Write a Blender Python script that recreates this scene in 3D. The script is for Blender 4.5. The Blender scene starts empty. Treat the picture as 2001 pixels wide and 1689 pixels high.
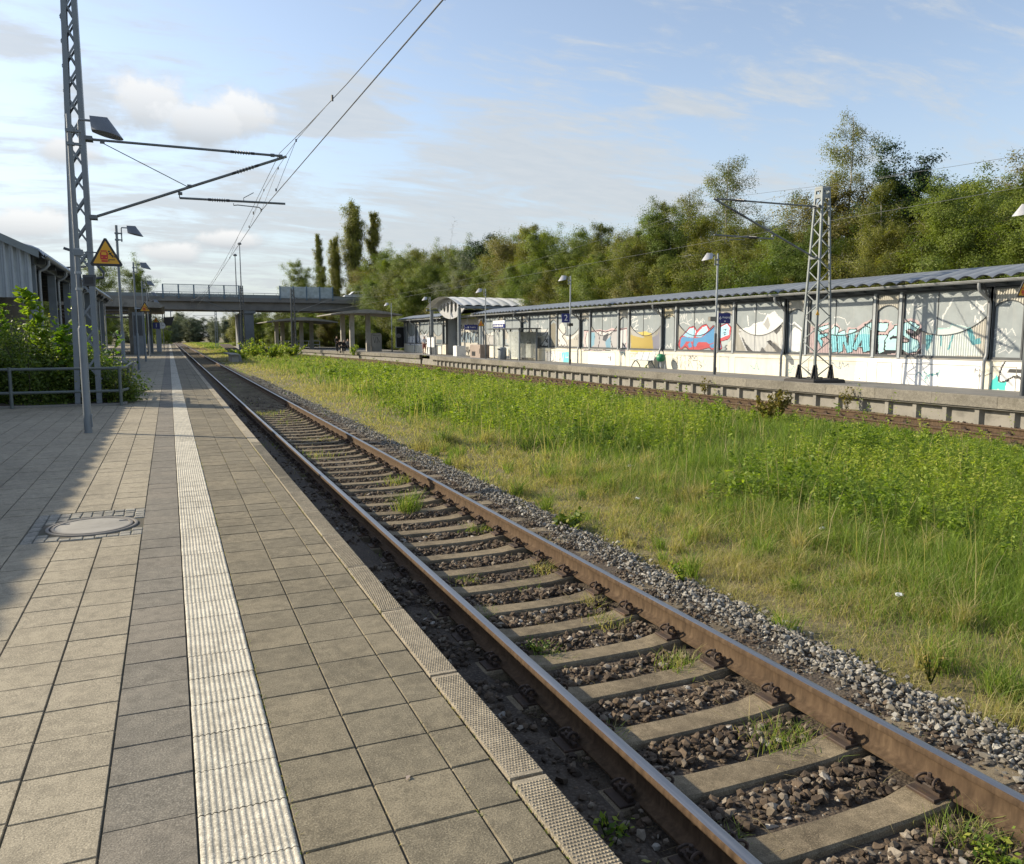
import bpy, bmesh, math, random
import numpy as np
from mathutils import Vector, Matrix

S = bpy.context.scene
COL = S.collection
R = math.radians

# ------------------------------------------------------------------ camera, sky, sun, exposure
cam_d = bpy.data.cameras.new('camera')
cam = bpy.data.objects.new('camera', cam_d)
COL.objects.link(cam)
cam.location = (0, 0, 1.65)
cam.rotation_euler = (R(90 - 6.817), 0, R(-23.127))
cam_d.sensor_width = 36.0
cam_d.lens = 36.0 * 1560 / 2001
cam_d.clip_start = 0.05
cam_d.clip_end = 4000
S.camera = cam

SUN_EL, SUN_DX, SUN_DY = 28.0, -0.80, 0.60      # the sun stands to the left and a little ahead
sun_d = bpy.data.lights.new('sun', 'SUN')
sun = bpy.data.objects.new('sun', sun_d)
COL.objects.link(sun)
sun_d.energy = 4.0
sun_d.angle = R(0.5)
sun_d.color = (1.0, 0.88, 0.68)
to_sun = Vector((SUN_DX * math.cos(R(SUN_EL)), SUN_DY * math.cos(R(SUN_EL)), math.sin(R(SUN_EL))))
sun.rotation_euler = to_sun.to_track_quat('Z', 'Y').to_euler()

S.view_settings.view_transform = 'Standard'
S.view_settings.look = 'None'
S.view_settings.gamma = 1
S.view_settings.use_curve_mapping = False
S.view_settings.exposure = 0.85
S.cycles.max_bounces = 6
S.cycles.transparent_max_bounces = 12


class NT:
    """small helper to write node trees"""
    def __init__(self, tree):
        self.t = tree
        self.t.nodes.clear()

    def n(self, kind, **kw):
        nd = self.t.nodes.new(kind)
        for k, v in kw.items():
            setattr(nd, k, v)
        return nd

    def l(self, a, b):
        self.t.links.new(a, b)

    def put(self, sock, v):
        if isinstance(v, bpy.types.NodeSocket):
            self.l(v, sock)
        else:
            sock.default_value = v

    def m(self, op, a, b=0.0, c=None, clamp=False):
        nd = self.n('ShaderNodeMath', operation=op, use_clamp=clamp)
        self.put(nd.inputs[0], a)
        self.put(nd.inputs[1], b)
        if c is not None:
            self.put(nd.inputs[2], c)
        return nd.outputs[0]

    def noise(self, vec, scale, detail=4.0, rough=0.55, dist=0.0):
        nd = self.n('ShaderNodeTexNoise')
        if vec is not None:
            self.l(vec, nd.inputs['Vector'])
        nd.inputs['Scale'].default_value = scale
        nd.inputs['Detail'].default_value = detail
        nd.inputs['Roughness'].default_value = rough
        nd.inputs['Distortion'].default_value = dist
        return nd.outputs['Fac']

    def rng(self, v, a, b, c=0.0, d=1.0, smooth=False):
        nd = self.n('ShaderNodeMapRange', interpolation_type='SMOOTHSTEP' if smooth else 'LINEAR')
        self.put(nd.inputs[0], v)
        for i, x in enumerate((a, b, c, d)):
            self.put(nd.inputs[i + 1], x)
        return nd.outputs[0]

    def mix(self, f, a, b, blend='MIX'):
        nd = self.n('ShaderNodeMix', data_type='RGBA', blend_type=blend)
        self.put(nd.inputs[0], f)
        self.put(nd.inputs[6], a if isinstance(a, bpy.types.NodeSocket) else (*a[:3], 1))
        self.put(nd.inputs[7], b if isinstance(b, bpy.types.NodeSocket) else (*b[:3], 1))
        return nd.outputs[2]

    def ramp(self, f, stops, interp='LINEAR'):
        nd = self.n('ShaderNodeValToRGB')
        nd.color_ramp.interpolation = interp
        el = nd.color_ramp.elements
        while len(el) < len(stops):
            el.new(0.5)
        for e, (p, c) in zip(el, stops):
            e.position = p
            e.color = (*c, 1)
        self.put(nd.inputs[0], f)
        return nd.outputs[0]

    def scale(self, vec, s):
        nd = self.n('ShaderNodeVectorMath', operation='MULTIPLY')
        self.l(vec, nd.inputs[0])
        nd.inputs[1].default_value = s
        return nd.outputs[0]


world = bpy.data.worlds.new('World')
S.world = world
world.use_nodes = True
w = NT(world.node_tree)
out = w.n('ShaderNodeOutputWorld')
bg = w.n('ShaderNodeBackground')
bg.inputs[1].default_value = 0.125
sky = w.n('ShaderNodeTexSky', sky_type='NISHITA')
sky.sun_disc = False
sky.sun_elevation = R(SUN_EL)
sky.sun_rotation = math.atan2(SUN_DX, SUN_DY)
sky.air_density = 1.0
sky.dust_density = 0.9
sky.ozone_density = 1.6
tc = w.n('ShaderNodeTexCoord')
D = tc.outputs['Generated']
sp = w.n('ShaderNodeSeparateXYZ')
w.l(D, sp.inputs[0])
az = w.m('ARCTAN2', sp.outputs[0], sp.outputs[1])
el_ = w.m('ARCSINE', sp.outputs[2])
# thin high cloud: noise on a plane far above
zz = w.m('ADD', w.m('MAXIMUM', sp.outputs[2], 0.0), 0.16)
cv = w.n('ShaderNodeCombineXYZ')
w.l(w.m('DIVIDE', sp.outputs[0], zz), cv.inputs[0])
w.l(w.m('DIVIDE', sp.outputs[1], zz), cv.inputs[1])
hv = w.scale(cv.outputs[0], (1.0, 2.3, 1.0))
n1 = w.noise(hv, 2.1, 10, 0.64, 0.7)
n2 = w.noise(hv, 8.0, 7, 0.62, 0.4)
azel = w.n('ShaderNodeCombineXYZ')
w.l(az, azel.inputs[0])
w.l(el_, azel.inputs[1])
bn = w.noise(azel.outputs[0], 11.0, 8, 0.62, 0.15)
bn2 = w.noise(azel.outputs[0], 34.0, 5, 0.6)
bnz = w.m('ADD', w.m('MULTIPLY', w.m('SUBTRACT', bn, 0.5), 2.1), w.m('MULTIPLY', w.m('SUBTRACT', bn2, 0.5), 0.7))


def blob(a, e, sa, se):
    x = w.m('POWER', w.m('ABSOLUTE', w.m('DIVIDE', w.m('SUBTRACT', az, R(a)), R(sa))), 2.0)
    y = w.m('POWER', w.m('ABSOLUTE', w.m('DIVIDE', w.m('SUBTRACT', el_, R(e)), R(se))), 2.0)
    return w.m('SQRT', w.m('ADD', x, y))


def dir_of(u, v):
    # compass bearing and height of a spot of sky seen u, v pixels from the middle of the view
    a, p = math.atan2(u, 1560), R(-6.817)
    q = Vector((u, -v, -1560)).normalized()
    q = cam.rotation_euler.to_matrix() @ q
    return math.degrees(math.atan2(q.x, q.y)), math.degrees(math.asin(q.z))


thin = w.m('ADD', w.m('MULTIPLY', n1, 0.72), w.m('MULTIPLY', n2, 0.28))
low = w.rng(el_, R(4), R(22), 0.09, 0.0)
veil = None
for (u, v, su, sv, k) in [(-330, -640, 7.0, 3.6, .20), (60, -520, 13.0, 5.0, .20), (160, -450, 16, 3.4, .14), (-960, -765, 5, 1.6, .24), (-840, -660, 3.4, 3.4, .16),
                          (-560, -430, 10, 5, .10), (-200, -400, 16, 4, .15), (20, -610, 9, 3.0, .16), (330, -640, 9, 1.6, .14)]:
    a_, e_ = dir_of(u, v)
    f = w.m('MULTIPLY', w.rng(blob(a_, e_, su, sv), 0.1, 1.0, 1.0, 0.0, True), k)
    veil = f if veil is None else w.m('MAXIMUM', veil, f)
thin = w.rng(w.m('ADD', w.m('ADD', thin, low), veil), 0.50, 0.72, 0.0, 0.8, True)
cum = None
shade = None
for (u, v, su, sv) in [(-700, -645, 3.3, 2.2), (-610, -612, 3.8, 1.9), (-515, -618, 2.5, 2.0), (-960, -405, 2.8, 1.3),
                       (-655, -350, 2.6, 1.0), (-560, -375, 2.4, 0.8), (-870, -550, 2.2, 1.4)]:
    a_, e_ = dir_of(u, v)
    d = w.m('ADD', blob(a_, e_, su, sv), bnz)
    f = w.rng(d, 0.42, 1.05, 1.0, 0.0, True)
    g = w.rng(w.m('DIVIDE', w.m('SUBTRACT', el_, R(e_)), R(sv)), -0.9, 0.75, 0.0, 1.0, True)
    g = w.m('MULTIPLY', f, g)
    cum = f if cum is None else w.m('MAXIMUM', cum, f)
    shade = g if shade is None else w.m('MAXIMUM', shade, g)
ccol = w.ramp(shade, [(0.0, (2.55, 2.75, 2.95)), (0.3, (3.3, 3.4, 3.48)), (1.0, (4.4, 4.4, 4.35))])
tcol = w.mix(n2, (2.45, 2.72, 2.98), (3.2, 3.3, 3.35))
sat = w.n('ShaderNodeHueSaturation')
w.l(sky.outputs[0], sat.inputs['Color'])
sat.inputs['Saturation'].default_value = 0.80
sat.inputs['Value'].default_value = 0.92
haze_ = w.rng(el_, R(-2), R(17), 0.78, 0.0, True)
skb = w.mix(haze_, sat.outputs[0], (2.45, 2.7, 2.85))
sk = w.mix(thin, skb, tcol)
sk = w.mix(w.m('MULTIPLY', cum, 0.9), sk, ccol)
w.l(sk, bg.inputs[0])
w.l(bg.outputs[0], out.inputs[0])

# ------------------------------------------------------------------ helpers
WL = {}


def vnoise(x, y, seed=0):
    """smooth value noise on arrays, -1..1"""
    x = np.asarray(x, float)
    y = np.asarray(y, float)
    xi = np.floor(x).astype(np.int64)
    yi = np.floor(y).astype(np.int64)
    fx = x - xi
    fy = y - yi
    fx = fx * fx * (3 - 2 * fx)
    fy = fy * fy * (3 - 2 * fy)

    def h(a, b):
        k = (a * 374761393 + b * 668265263 + seed * 974711) & 0x7fffffff
        k = ((k ^ (k >> 13)) * 1274126177) & 0x7fffffff
        k = (k ^ (k >> 16)) & 0xffff
        return k / 32767.5 - 1
    return (h(xi, yi) * (1 - fx) + h(xi + 1, yi) * fx) * (1 - fy) + (h(xi, yi + 1) * (1 - fx) + h(xi + 1, yi + 1) * fx) * fy


def fbm(x, y, seed=0):
    return vnoise(x, y, seed) * .55 + vnoise(x * 2.1, y * 2.1, seed + 7) * .3 + vnoise(x * 4.3, y * 4.3, seed + 13) * .15


class MB:
    """collects shapes for ONE mesh"""
    def __init__(self):
        self.v = []
        self.f = []
        self.mi = []
        self.k = 0

    def add(self, vs, fs):
        b = len(self.v)
        self.v.extend([tuple(p) for p in vs])
        for f in fs:
            self.f.append(tuple(i + b for i in f))
            self.mi.append(self.k)
        return self

    def box(self, x0, x1, y0, y1, z0, z1):
        return self.add([(x0, y0, z0), (x1, y0, z0), (x1, y1, z0), (x0, y1, z0), (x0, y0, z1), (x1, y0, z1), (x1, y1, z1), (x0, y1, z1)],
                        [(0, 3, 2, 1), (4, 5, 6, 7), (0, 1, 5, 4), (1, 2, 6, 5), (2, 3, 7, 6), (3, 0, 4, 7)])

    def cbox(self, x0, x1, y0, y1, z0, z1, b=0.01):
        """box with chamfered upper edges"""
        return self.add([(x0, y0, z0), (x1, y0, z0), (x1, y1, z0), (x0, y1, z0), (x0, y0, z1 - b), (x1, y0, z1 - b), (x1, y1, z1 - b), (x0, y1, z1 - b),
                         (x0 + b, y0 + b, z1), (x1 - b, y0 + b, z1), (x1 - b, y1 - b, z1), (x0 + b, y1 - b, z1)],
                        [(0, 3, 2, 1), (8, 9, 10, 11), (0, 1, 5, 4), (1, 2, 6, 5), (2, 3, 7, 6), (3, 0, 4, 7), (4, 5, 9, 8), (5, 6, 10, 9), (6, 7, 11, 10), (7, 4, 8, 11)])

    def beam(self, p0, p1, w, h, up=(0, 0, 1)):
        p0 = Vector(p0)
        p1 = Vector(p1)
        d = (p1 - p0).normalized()
        u = Vector(up)
        s = d.cross(u)
        if s.length < 1e-4:
            s = d.cross(Vector((1, 0, 0)))
        s.normalize()
        u = s.cross(d)
        s = s * w / 2
        u = u * h / 2
        return self.add([p0 - s - u, p0 + s - u, p0 + s + u, p0 - s + u, p1 - s - u, p1 + s - u, p1 + s + u, p1 - s + u],
                        [(0, 3, 2, 1), (4, 5, 6, 7), (0, 1, 5, 4), (1, 2, 6, 5), (2, 3, 7, 6), (3, 0, 4, 7)])

    def tube(self, pts, r, n=8, cap=True):
        pts = [Vector(p) for p in pts]
        rs = r if isinstance(r, (list, tuple)) else [r] * len(pts)
        vs = []
        prev = None
        for i, p in enumerate(pts):
            d = (pts[min(i + 1, len(pts) - 1)] - pts[max(i - 1, 0)])
            if d.length < 1e-6:
                d = Vector((0, 0, 1))
            d.normalize()
            if prev is None:
                a = Vector((0, 0, 1)) if abs(d.z) < .9 else Vector((1, 0, 0))
            else:
                a = prev
            s = d.cross(a)
            if s.length < 1e-5:
                s = d.cross(Vector((0, 1, 0)))
            s.normalize()
            t = s.cross(d)
            prev = t
            for j in range(n):
                q = 2 * math.pi * j / n
                vs.append(p + (s * math.cos(q) + t * math.sin(q)) * rs[i])
        fs = []
        for i in range(len(pts) - 1):
            for j in range(n):
                a, b = i * n + j, i * n + (j + 1) % n
                fs.append((a, b, b + n, a + n))
        if cap:
            fs.append(tuple(range(n - 1, -1, -1)))
            fs.append(tuple((len(pts) - 1) * n + j for j in range(n)))
        return self.add(vs, fs)

    def lathe(self, prof, c=(0, 0, 0), n=24, cap=True):
        """prof: (radius, z) from low to high"""
        vs = []
        for (r, z) in prof:
            for j in range(n):
                q = 2 * math.pi * j / n
                vs.append((c[0] + r * math.cos(q), c[1] + r * math.sin(q), c[2] + z))
        fs = []
        for i in range(len(prof) - 1):
            for j in range(n):
                a, b = i * n + j, i * n + (j + 1) % n
                fs.append((a, b, b + n, a + n))
        if cap:
            fs.append(tuple(range(n - 1, -1, -1)))
            fs.append(tuple((len(prof) - 1) * n + j for j in range(n)))
        return self.add(vs, fs)

    def prism(self, pts, ax, a, b):
        """polygon in the plane across axis ax, thick from a to b; pts are the two other coordinates in xyz order"""
        def q(p, h):
            return (h, p[0], p[1]) if ax == 'x' else ((p[0], h, p[1]) if ax == 'y' else (p[0], p[1], h))
        n = len(pts)
        vs = [q(p, a) for p in pts] + [q(p, b) for p in pts]
        fs = [tuple(range(n - 1, -1, -1)), tuple(range(n, 2 * n))] + [(i, (i + 1) % n, n + (i + 1) % n, n + i) for i in range(n)]
        return self.add(vs, fs)

    def sheet(self, X, Y, Z, flip=False):
        """grid surface from 2-D arrays"""
        m, n = X.shape
        vs = np.stack([X.ravel(), Y.ravel(), Z.ravel()], 1).tolist()
        fs = []
        for i in range(m - 1):
            for j in range(n - 1):
                a = i * n + j
                q = (a, a + 1, a + n + 1, a + n)
                fs.append(q[::-1] if flip else q)
        return self.add(vs, fs)


def setmats(me, mats):
    for m in (mats if isinstance(mats, (list, tuple)) else [mats]):
        me.materials.append(m)


def obj(name, mb, mats, parent=None, smooth=False):
    me = bpy.data.meshes.new(name)
    off = WL.get(parent, Vector((0, 0, 0)))
    me.from_pydata([(p[0] - off.x, p[1] - off.y, p[2] - off.z) for p in mb.v], [], mb.f)
    if any(mb.mi):
        me.polygons.foreach_set('material_index', mb.mi)
    setmats(me, mats)
    bm = bmesh.new()
    bm.from_mesh(me)
    bmesh.ops.recalc_face_normals(bm, faces=bm.faces)
    bm.to_mesh(me)
    bm.free()
    if smooth:
        me.polygons.foreach_set('use_smooth', [True] * len(me.polygons))
        try:
            me.set_sharp_from_angle(angle=R(38))
        except Exception:
            pass
    return link(name, me, parent)


def link(name, me, parent=None):
    o = bpy.data.objects.new(name, me)
    COL.objects.link(o)
    if parent is not None:
        o.parent = parent
        WL[o] = WL.get(parent, Vector((0, 0, 0)))
    else:
        WL[o] = Vector((0, 0, 0))
    return o


def npmesh(name, V, F, mats, parent=None, attrs=None, cols=None, midx=None, smooth=False):
    """V (n,3), F (m,k) arrays of equal faces; attrs: per-face floats; cols: per-face RGBA"""
    me = bpy.data.meshes.new(name)
    off = WL.get(parent, Vector((0, 0, 0)))
    V = np.asarray(V, np.float32) - np.array(off, np.float32)
    F = np.asarray(F, np.int32)
    m, k = F.shape
    me.vertices.add(len(V))
    me.vertices.foreach_set('co', V.ravel())
    me.loops.add(m * k)
    me.loops.foreach_set('vertex_index', F.ravel())
    me.polygons.add(m)
    me.polygons.foreach_set('loop_start', np.arange(0, m * k, k, dtype=np.int32))
    me.polygons.foreach_set('loop_total', np.full(m, k, np.int32))
    if midx is not None:
        me.polygons.foreach_set('material_index', np.asarray(midx, np.int32))
    me.polygons.foreach_set('use_smooth', np.full(m, smooth, bool))
    for nm, a in (attrs or {}).items():
        at = me.attributes.new(nm, 'FLOAT', 'FACE')
        at.data.foreach_set('value', np.asarray(a, np.float32))
    for nm, a in (cols or {}).items():
        at = me.attributes.new(nm, 'FLOAT_COLOR', 'FACE')
        at.data.foreach_set('color', np.asarray(a, np.float32).ravel())
    me.update(calc_edges=True)
    setmats(me, mats)
    return link(name, me, parent)


def thing(name, label, cat, loc=(0, 0, 0), group=None):
    o = bpy.data.objects.new(name, None)
    o.empty_display_size = 0.2
    COL.objects.link(o)
    o.location = loc
    WL[o] = Vector(loc)
    return tag(o, label, cat, group)


def tag(o, label, cat, group=None, kind=None):
    if label:
        o['label'] = label
    if cat:
        o['category'] = cat
    if group:
        o['group'] = group
    if kind:
        o['kind'] = kind
    return o


def struct(o, kind='structure'):
    o['kind'] = kind
    return o


KIDS = {}


def copy_tree(o, loc=None, rotz=0.0, scale=None, label=None, parent=None):
    c = o.copy()
    COL.objects.link(c)
    if parent is not None:
        c.parent = parent
    if loc is not None:
        c.location = loc
        c.rotation_euler = (0, 0, rotz)
    if scale is not None:
        c.scale = scale if hasattr(scale, '__len__') else (scale,) * 3
    if label:
        c['label'] = label
    for ch in list(o.children):
        copy_tree(ch, parent=c)
    return c


def drop(o):
    for ch in list(o.children):
        drop(ch)
    bpy.data.objects.remove(o)


def text_mesh(s, size):
    cu = bpy.data.curves.new('txt', 'FONT')
    cu.body = s
    cu.size = size
    cu.align_x = 'CENTER'
    cu.align_y = 'CENTER'
    cu.extrude = 0.002
    o = bpy.data.objects.new('txt', cu)
    me = bpy.data.meshes.new_from_object(o)
    bpy.data.objects.remove(o)
    vs = [tuple(v.co) for v in me.vertices]
    fs = [tuple(p.vertices) for p in me.polygons]
    bpy.data.meshes.remove(me)
    return vs, fs


def put_text(mb, s, size, pos, right, up=(0, 0, 1)):
    vs, fs = text_mesh(s, size)
    r, u = Vector(right), Vector(up)
    n = r.cross(u)
    p = Vector(pos)
    mb.add([p + r * v[0] + u * v[1] + n * v[2] for v in vs], fs)


# ------------------------------------------------------------------ materials
def new_mat(name):
    m = bpy.data.materials.new(name)
    m.use_nodes = True
    t = NT(m.node_tree)
    o = t.n('ShaderNodeOutputMaterial')
    b = t.n('ShaderNodeBsdfPrincipled')
    t.l(b.outputs[0], o.inputs[0])
    return m, t, b, o


def bump(t, b, h, strength, dist):
    n = t.n('ShaderNodeBump')
    n.inputs['Strength'].default_value = strength
    n.inputs['Distance'].default_value = dist
    t.l(h, n.inputs['Height'])
    t.l(n.outputs[0], b.inputs['Normal'])


def plain(name, c, rough=0.6, metal=0.0, var=0.18, scale=3.0, dirt=None, dscale=1.2, damt=0.5, bmp=0.0, bscale=60.0, spec=0.5):
    """painted / metal / concrete surface with tone variation, dirt patches and fine bump"""
    m, t, b, o = new_mat(name)
    g = t.n('ShaderNodeNewGeometry').outputs['Position']
    n = t.noise(g, scale, 5, 0.6)
    lo = tuple(x * (1 - var) for x in c)
    hi = tuple(min(1, x * (1 + var)) for x in c)
    k = t.mix(t.rng(n, 0.3, 0.7), lo, hi)
    if dirt is not None:
        d = t.noise(g, dscale, 7, 0.65, 0.4)
        k = t.mix(t.m('MULTIPLY', t.rng(d, 0.46, 0.7, 0, 1, True), damt), k, dirt)
    f = t.noise(g, bscale, 3, 0.6)
    k = t.mix(t.rng(f, 0.25, 0.75, 0.0, 0.22), k, tuple(x * 0.6 for x in c))
    t.l(k, b.inputs['Base Color'])
    t.l(t.rng(n, 0.2, 0.8, max(0.04, rough - 0.1), min(1, rough + 0.1)), b.inputs['Roughness'])
    b.inputs['Metallic'].default_value = metal
    b.inputs['Specular IOR Level'].default_value = spec
    if bmp:
        bump(t, b, f, bmp, 0.01)
    return m


def foliage(name, stops, trans=0.35, rough=0.55, objvar=0.25, hue=0.02, tcol=None):
    m, t, b, o = new_mat(name)
    a = t.n('ShaderNodeAttribute')
    a.attribute_name = 'rnd'
    c = t.ramp(a.outputs['Fac'], stops)
    oi = t.n('ShaderNodeObjectInfo').outputs['Random']
    hs = t.n('ShaderNodeHueSaturation')
    t.l(c, hs.inputs['Color'])
    t.l(t.rng(oi, 0, 1, 0.5 - hue, 0.5 + hue), hs.inputs['Hue'])
    t.l(t.rng(oi, 0, 1, 1 + objvar, 1 - objvar), hs.inputs['Value'])
    t.l(hs.outputs[0], b.inputs['Base Color'])
    b.inputs['Roughness'].default_value = rough
    b.inputs['Specular IOR Level'].default_value = 0.25
    tr = t.n('ShaderNodeBsdfTranslucent')
    tm = t.mix(1.0, hs.outputs[0], tcol or (1.25, 1.3, 0.55), 'MULTIPLY')
    t.l(tm, tr.inputs[0])
    mx = t.n('ShaderNodeMixShader')
    mx.inputs[0].default_value = trans
    t.l(b.outputs[0], mx.inputs[1])
    t.l(tr.outputs[0], mx.inputs[2])
    t.l(mx.outputs[0], o.inputs[0])
    return m


def painted(name, c, rough=0.5, var=0.08, dirt=(0.2, 0.19, 0.17), damt=0.25, scale=2.0, streak=True):
    """surface whose cells may carry spray paint (face colours 'paint', alpha = painted)"""
    m, t, b, o = new_mat(name)
    g = t.n('ShaderNodeNewGeometry').outputs['Position']
    a = t.n('ShaderNodeAttribute')
    a.attribute_name = 'paint'
    n = t.noise(g, scale, 5, 0.6)
    k = t.mix(t.rng(n, 0.3, 0.7), tuple(x * (1 - var) for x in c), tuple(min(1, x * (1 + var)) for x in c))
    st = t.noise(t.scale(g, (6.0, 6.0, 0.7)), 1.0, 6, 0.65)
    k = t.mix(t.m('MULTIPLY', t.rng(st, 0.48, 0.75, 0, 1, True), damt), k, dirt)
    k = t.mix(a.outputs['Alpha'], k, a.outputs['Color'])
    t.l(k, b.inputs['Base Color'])
    b.inputs['Roughness'].default_value = rough
    return m


M = {}
M['galv'] = plain('galvanised_steel', (0.19, 0.212, 0.216), 0.5, 0.25, 0.12, 2.0, (0.2, 0.2, 0.19), 1.5, 0.4)
M['grey_paint'] = plain('grey_paint', (0.19, 0.215, 0.235), 0.45, 0.0, 0.1, 2.5, (0.1, 0.1, 0.1), 1.5, 0.35)
M['lightgrey_paint'] = plain('light_grey_paint', (0.36, 0.39, 0.41), 0.45, 0.0, 0.1, 2.5, (0.18, 0.17, 0.15), 1.5, 0.4)
M['dark_paint'] = plain('dark_grey_paint', (0.055, 0.062, 0.068), 0.5, 0.0, 0.15, 3.0, (0.1, 0.1, 0.095), 1.0, 0.3)
M['black'] = plain('black_plastic', (0.018, 0.018, 0.02), 0.45)
M['lamp'] = plain('lamp_grey', (0.16, 0.17, 0.185), 0.35, 0.1, 0.1, 2.0)
M['lamp_pale'] = plain('lamp_pale_grey', (0.46, 0.46, 0.47), 0.4, 0.1, 0.1, 2.0)
M['concrete'] = plain('weathered_concrete', (0.25, 0.235, 0.205), 0.85, 0.0, 0.18, 1.2, (0.10, 0.095, 0.08), 2.2, 0.6, 0.4, 45)
M['pale_concrete'] = plain('pale_concrete', (0.36, 0.34, 0.30), 0.85, 0.0, 0.15, 1.0, (0.17, 0.16, 0.13), 1.2, 0.6, 0.3, 40)
M['bridge_concrete'] = plain('bridge_concrete', (0.215, 0.20, 0.18), 0.9, 0.0, 0.15, 0.25, (0.10, 0.095, 0.09), 0.3, 0.6)
M['bridge_dark'] = plain('bridge_underside', (0.05, 0.047, 0.045), 0.95, 0.0, 0.15, 0.3)
M['bridge_blue'] = plain('bridge_blue_paint', (0.09, 0.15, 0.2), 0.5)
M['bridge_pier'] = plain('bridge_pier_grey', (0.19, 0.2, 0.205), 0.8, 0.0, 0.12, 0.4, (0.09, 0.1, 0.11), 0.5, 0.5)
M['white_paint'] = plain('white_paint', (0.76, 0.76, 0.74), 0.55, 0.0, 0.05, 2.0, (0.4, 0.38, 0.33), 1.0, 0.3)
M['roof_metal'] = plain('roof_blue_grey_metal', (0.27, 0.29, 0.31), 0.4, 0.3, 0.12, 0.8, (0.17, 0.18, 0.17), 0.6, 0.6)
M['roof_pale'] = plain('roof_pale_metal', (0.6, 0.6, 0.58), 0.45, 0.15, 0.1, 0.8, (0.26, 0.26, 0.14), 0.5, 0.55)
M['gutter'] = plain('gutter_zinc', (0.33, 0.34, 0.345), 0.5, 0.3, 0.12, 1.4, (0.18, 0.18, 0.17), 1.3, 0.5)
M['corr_grey'] = plain('corrugated_grey_sheet', (0.38, 0.41, 0.43), 0.5, 0.1, 0.1, 1.0, (0.17, 0.18, 0.18), 1.0, 0.4)
M['dark_brown'] = plain('brown_wall', (0.09, 0.08, 0.07), 0.9, 0.0, 0.25, 0.6)  # even dark brown for the building and canopy rear walls
M['blue_sign'] = plain('blue_sign_enamel', (0.012, 0.022, 0.17), 0.35, 0.0, 0.05)
M['sign_white'] = plain('sign_white', (0.82, 0.82, 0.82), 0.45, 0.0, 0.03)
M['sign_yellow'] = plain('sign_yellow', (0.72, 0.36, 0.012), 0.4, 0.0, 0.05)
M['sign_red'] = plain('sign_red', (0.5, 0.02, 0.02), 0.45, 0.0, 0.05)
M['bin_green'] = plain('bin_green', (0.02, 0.20, 0.09), 0.4)
M['wire'] = plain('copper_wire', (0.10, 0.105, 0.11), 0.5, 0.3)
M['insulator'] = plain('insulator_dark', (0.035, 0.035, 0.04), 0.3)
M['tube'] = plain('cantilever_tube', (0.15, 0.165, 0.17), 0.5, 0.3, 0.15, 3.0, (0.08, 0.07, 0.06), 2.0, 0.5)
M['bark'] = plain('bark', (0.09, 0.075, 0.06), 0.9, 0.0, 0.3, 4.0)
M['birch_bark'] = plain('birch_bark', (0.42, 0.40, 0.36), 0.85, 0.0, 0.3, 2.0, (0.07, 0.06, 0.05), 3.5, 0.9)
M['steel_dirty'] = plain('fastening_steel', (0.06, 0.042, 0.032), 0.75, 0.2, 0.3, 8.0, (0.14, 0.075, 0.04), 9.0, 0.6)
M['skin'] = plain('skin', (0.5, 0.33, 0.25), 0.6)
M['hair'] = plain('hair', (0.05, 0.035, 0.025), 0.7)
M['cloth_white'] = plain('white_cloth', (0.75, 0.75, 0.78), 0.9)
M['cloth_rust'] = plain('rust_cloth', (0.32, 0.12, 0.1), 0.9)
M['cloth_dark'] = plain('dark_cloth', (0.02, 0.021, 0.026), 0.9)
M['cloth_grey'] = plain('grey_cloth', (0.22, 0.22, 0.22), 0.9)
M['kiosk'] = plain('brown_box_paint', (0.30, 0.24, 0.20), 0.6, 0.0, 0.1, 2.0, (0.16, 0.12, 0.1), 1.6, 0.5)
M['car_paint'] = plain('car_white', (0.7, 0.72, 0.74), 0.25, 0.0, 0.03)
M['rubber'] = plain('rubber', (0.02, 0.02, 0.02), 0.8)


def glass_mat(name, c, alpha, rough=0.1):
    m, t, b, o = new_mat(name)
    g = t.n('ShaderNodeNewGeometry').outputs['Position']
    n = t.noise(g, 1.5, 5, 0.6)
    t.l(t.mix(t.rng(n, 0.3, 0.7), tuple(x * .8 for x in c), c), b.inputs['Base Color'])
    b.inputs['Roughness'].default_value = rough
    tr = t.n('ShaderNodeBsdfTransparent')
    mx = t.n('ShaderNodeMixShader')
    t.l(t.rng(n, 0.25, 0.75, alpha * .7, min(1, alpha * 1.3)), mx.inputs[0])
    t.l(tr.outputs[0], mx.inputs[1])
    t.l(b.outputs[0], mx.inputs[2])
    t.l(mx.outputs[0], o.inputs[0])
    return m


M['clear_glass'] = glass_mat('clear_glass', (0.5, 0.55, 0.56), 0.16)
M['dusty_glass'] = glass_mat('dusty_glass', (0.55, 0.58, 0.55), 0.45, 0.3)
M['noise_glass'] = glass_mat('milky_noise_panel', (0.42, 0.48, 0.5), 0.85, 0.35)


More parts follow.
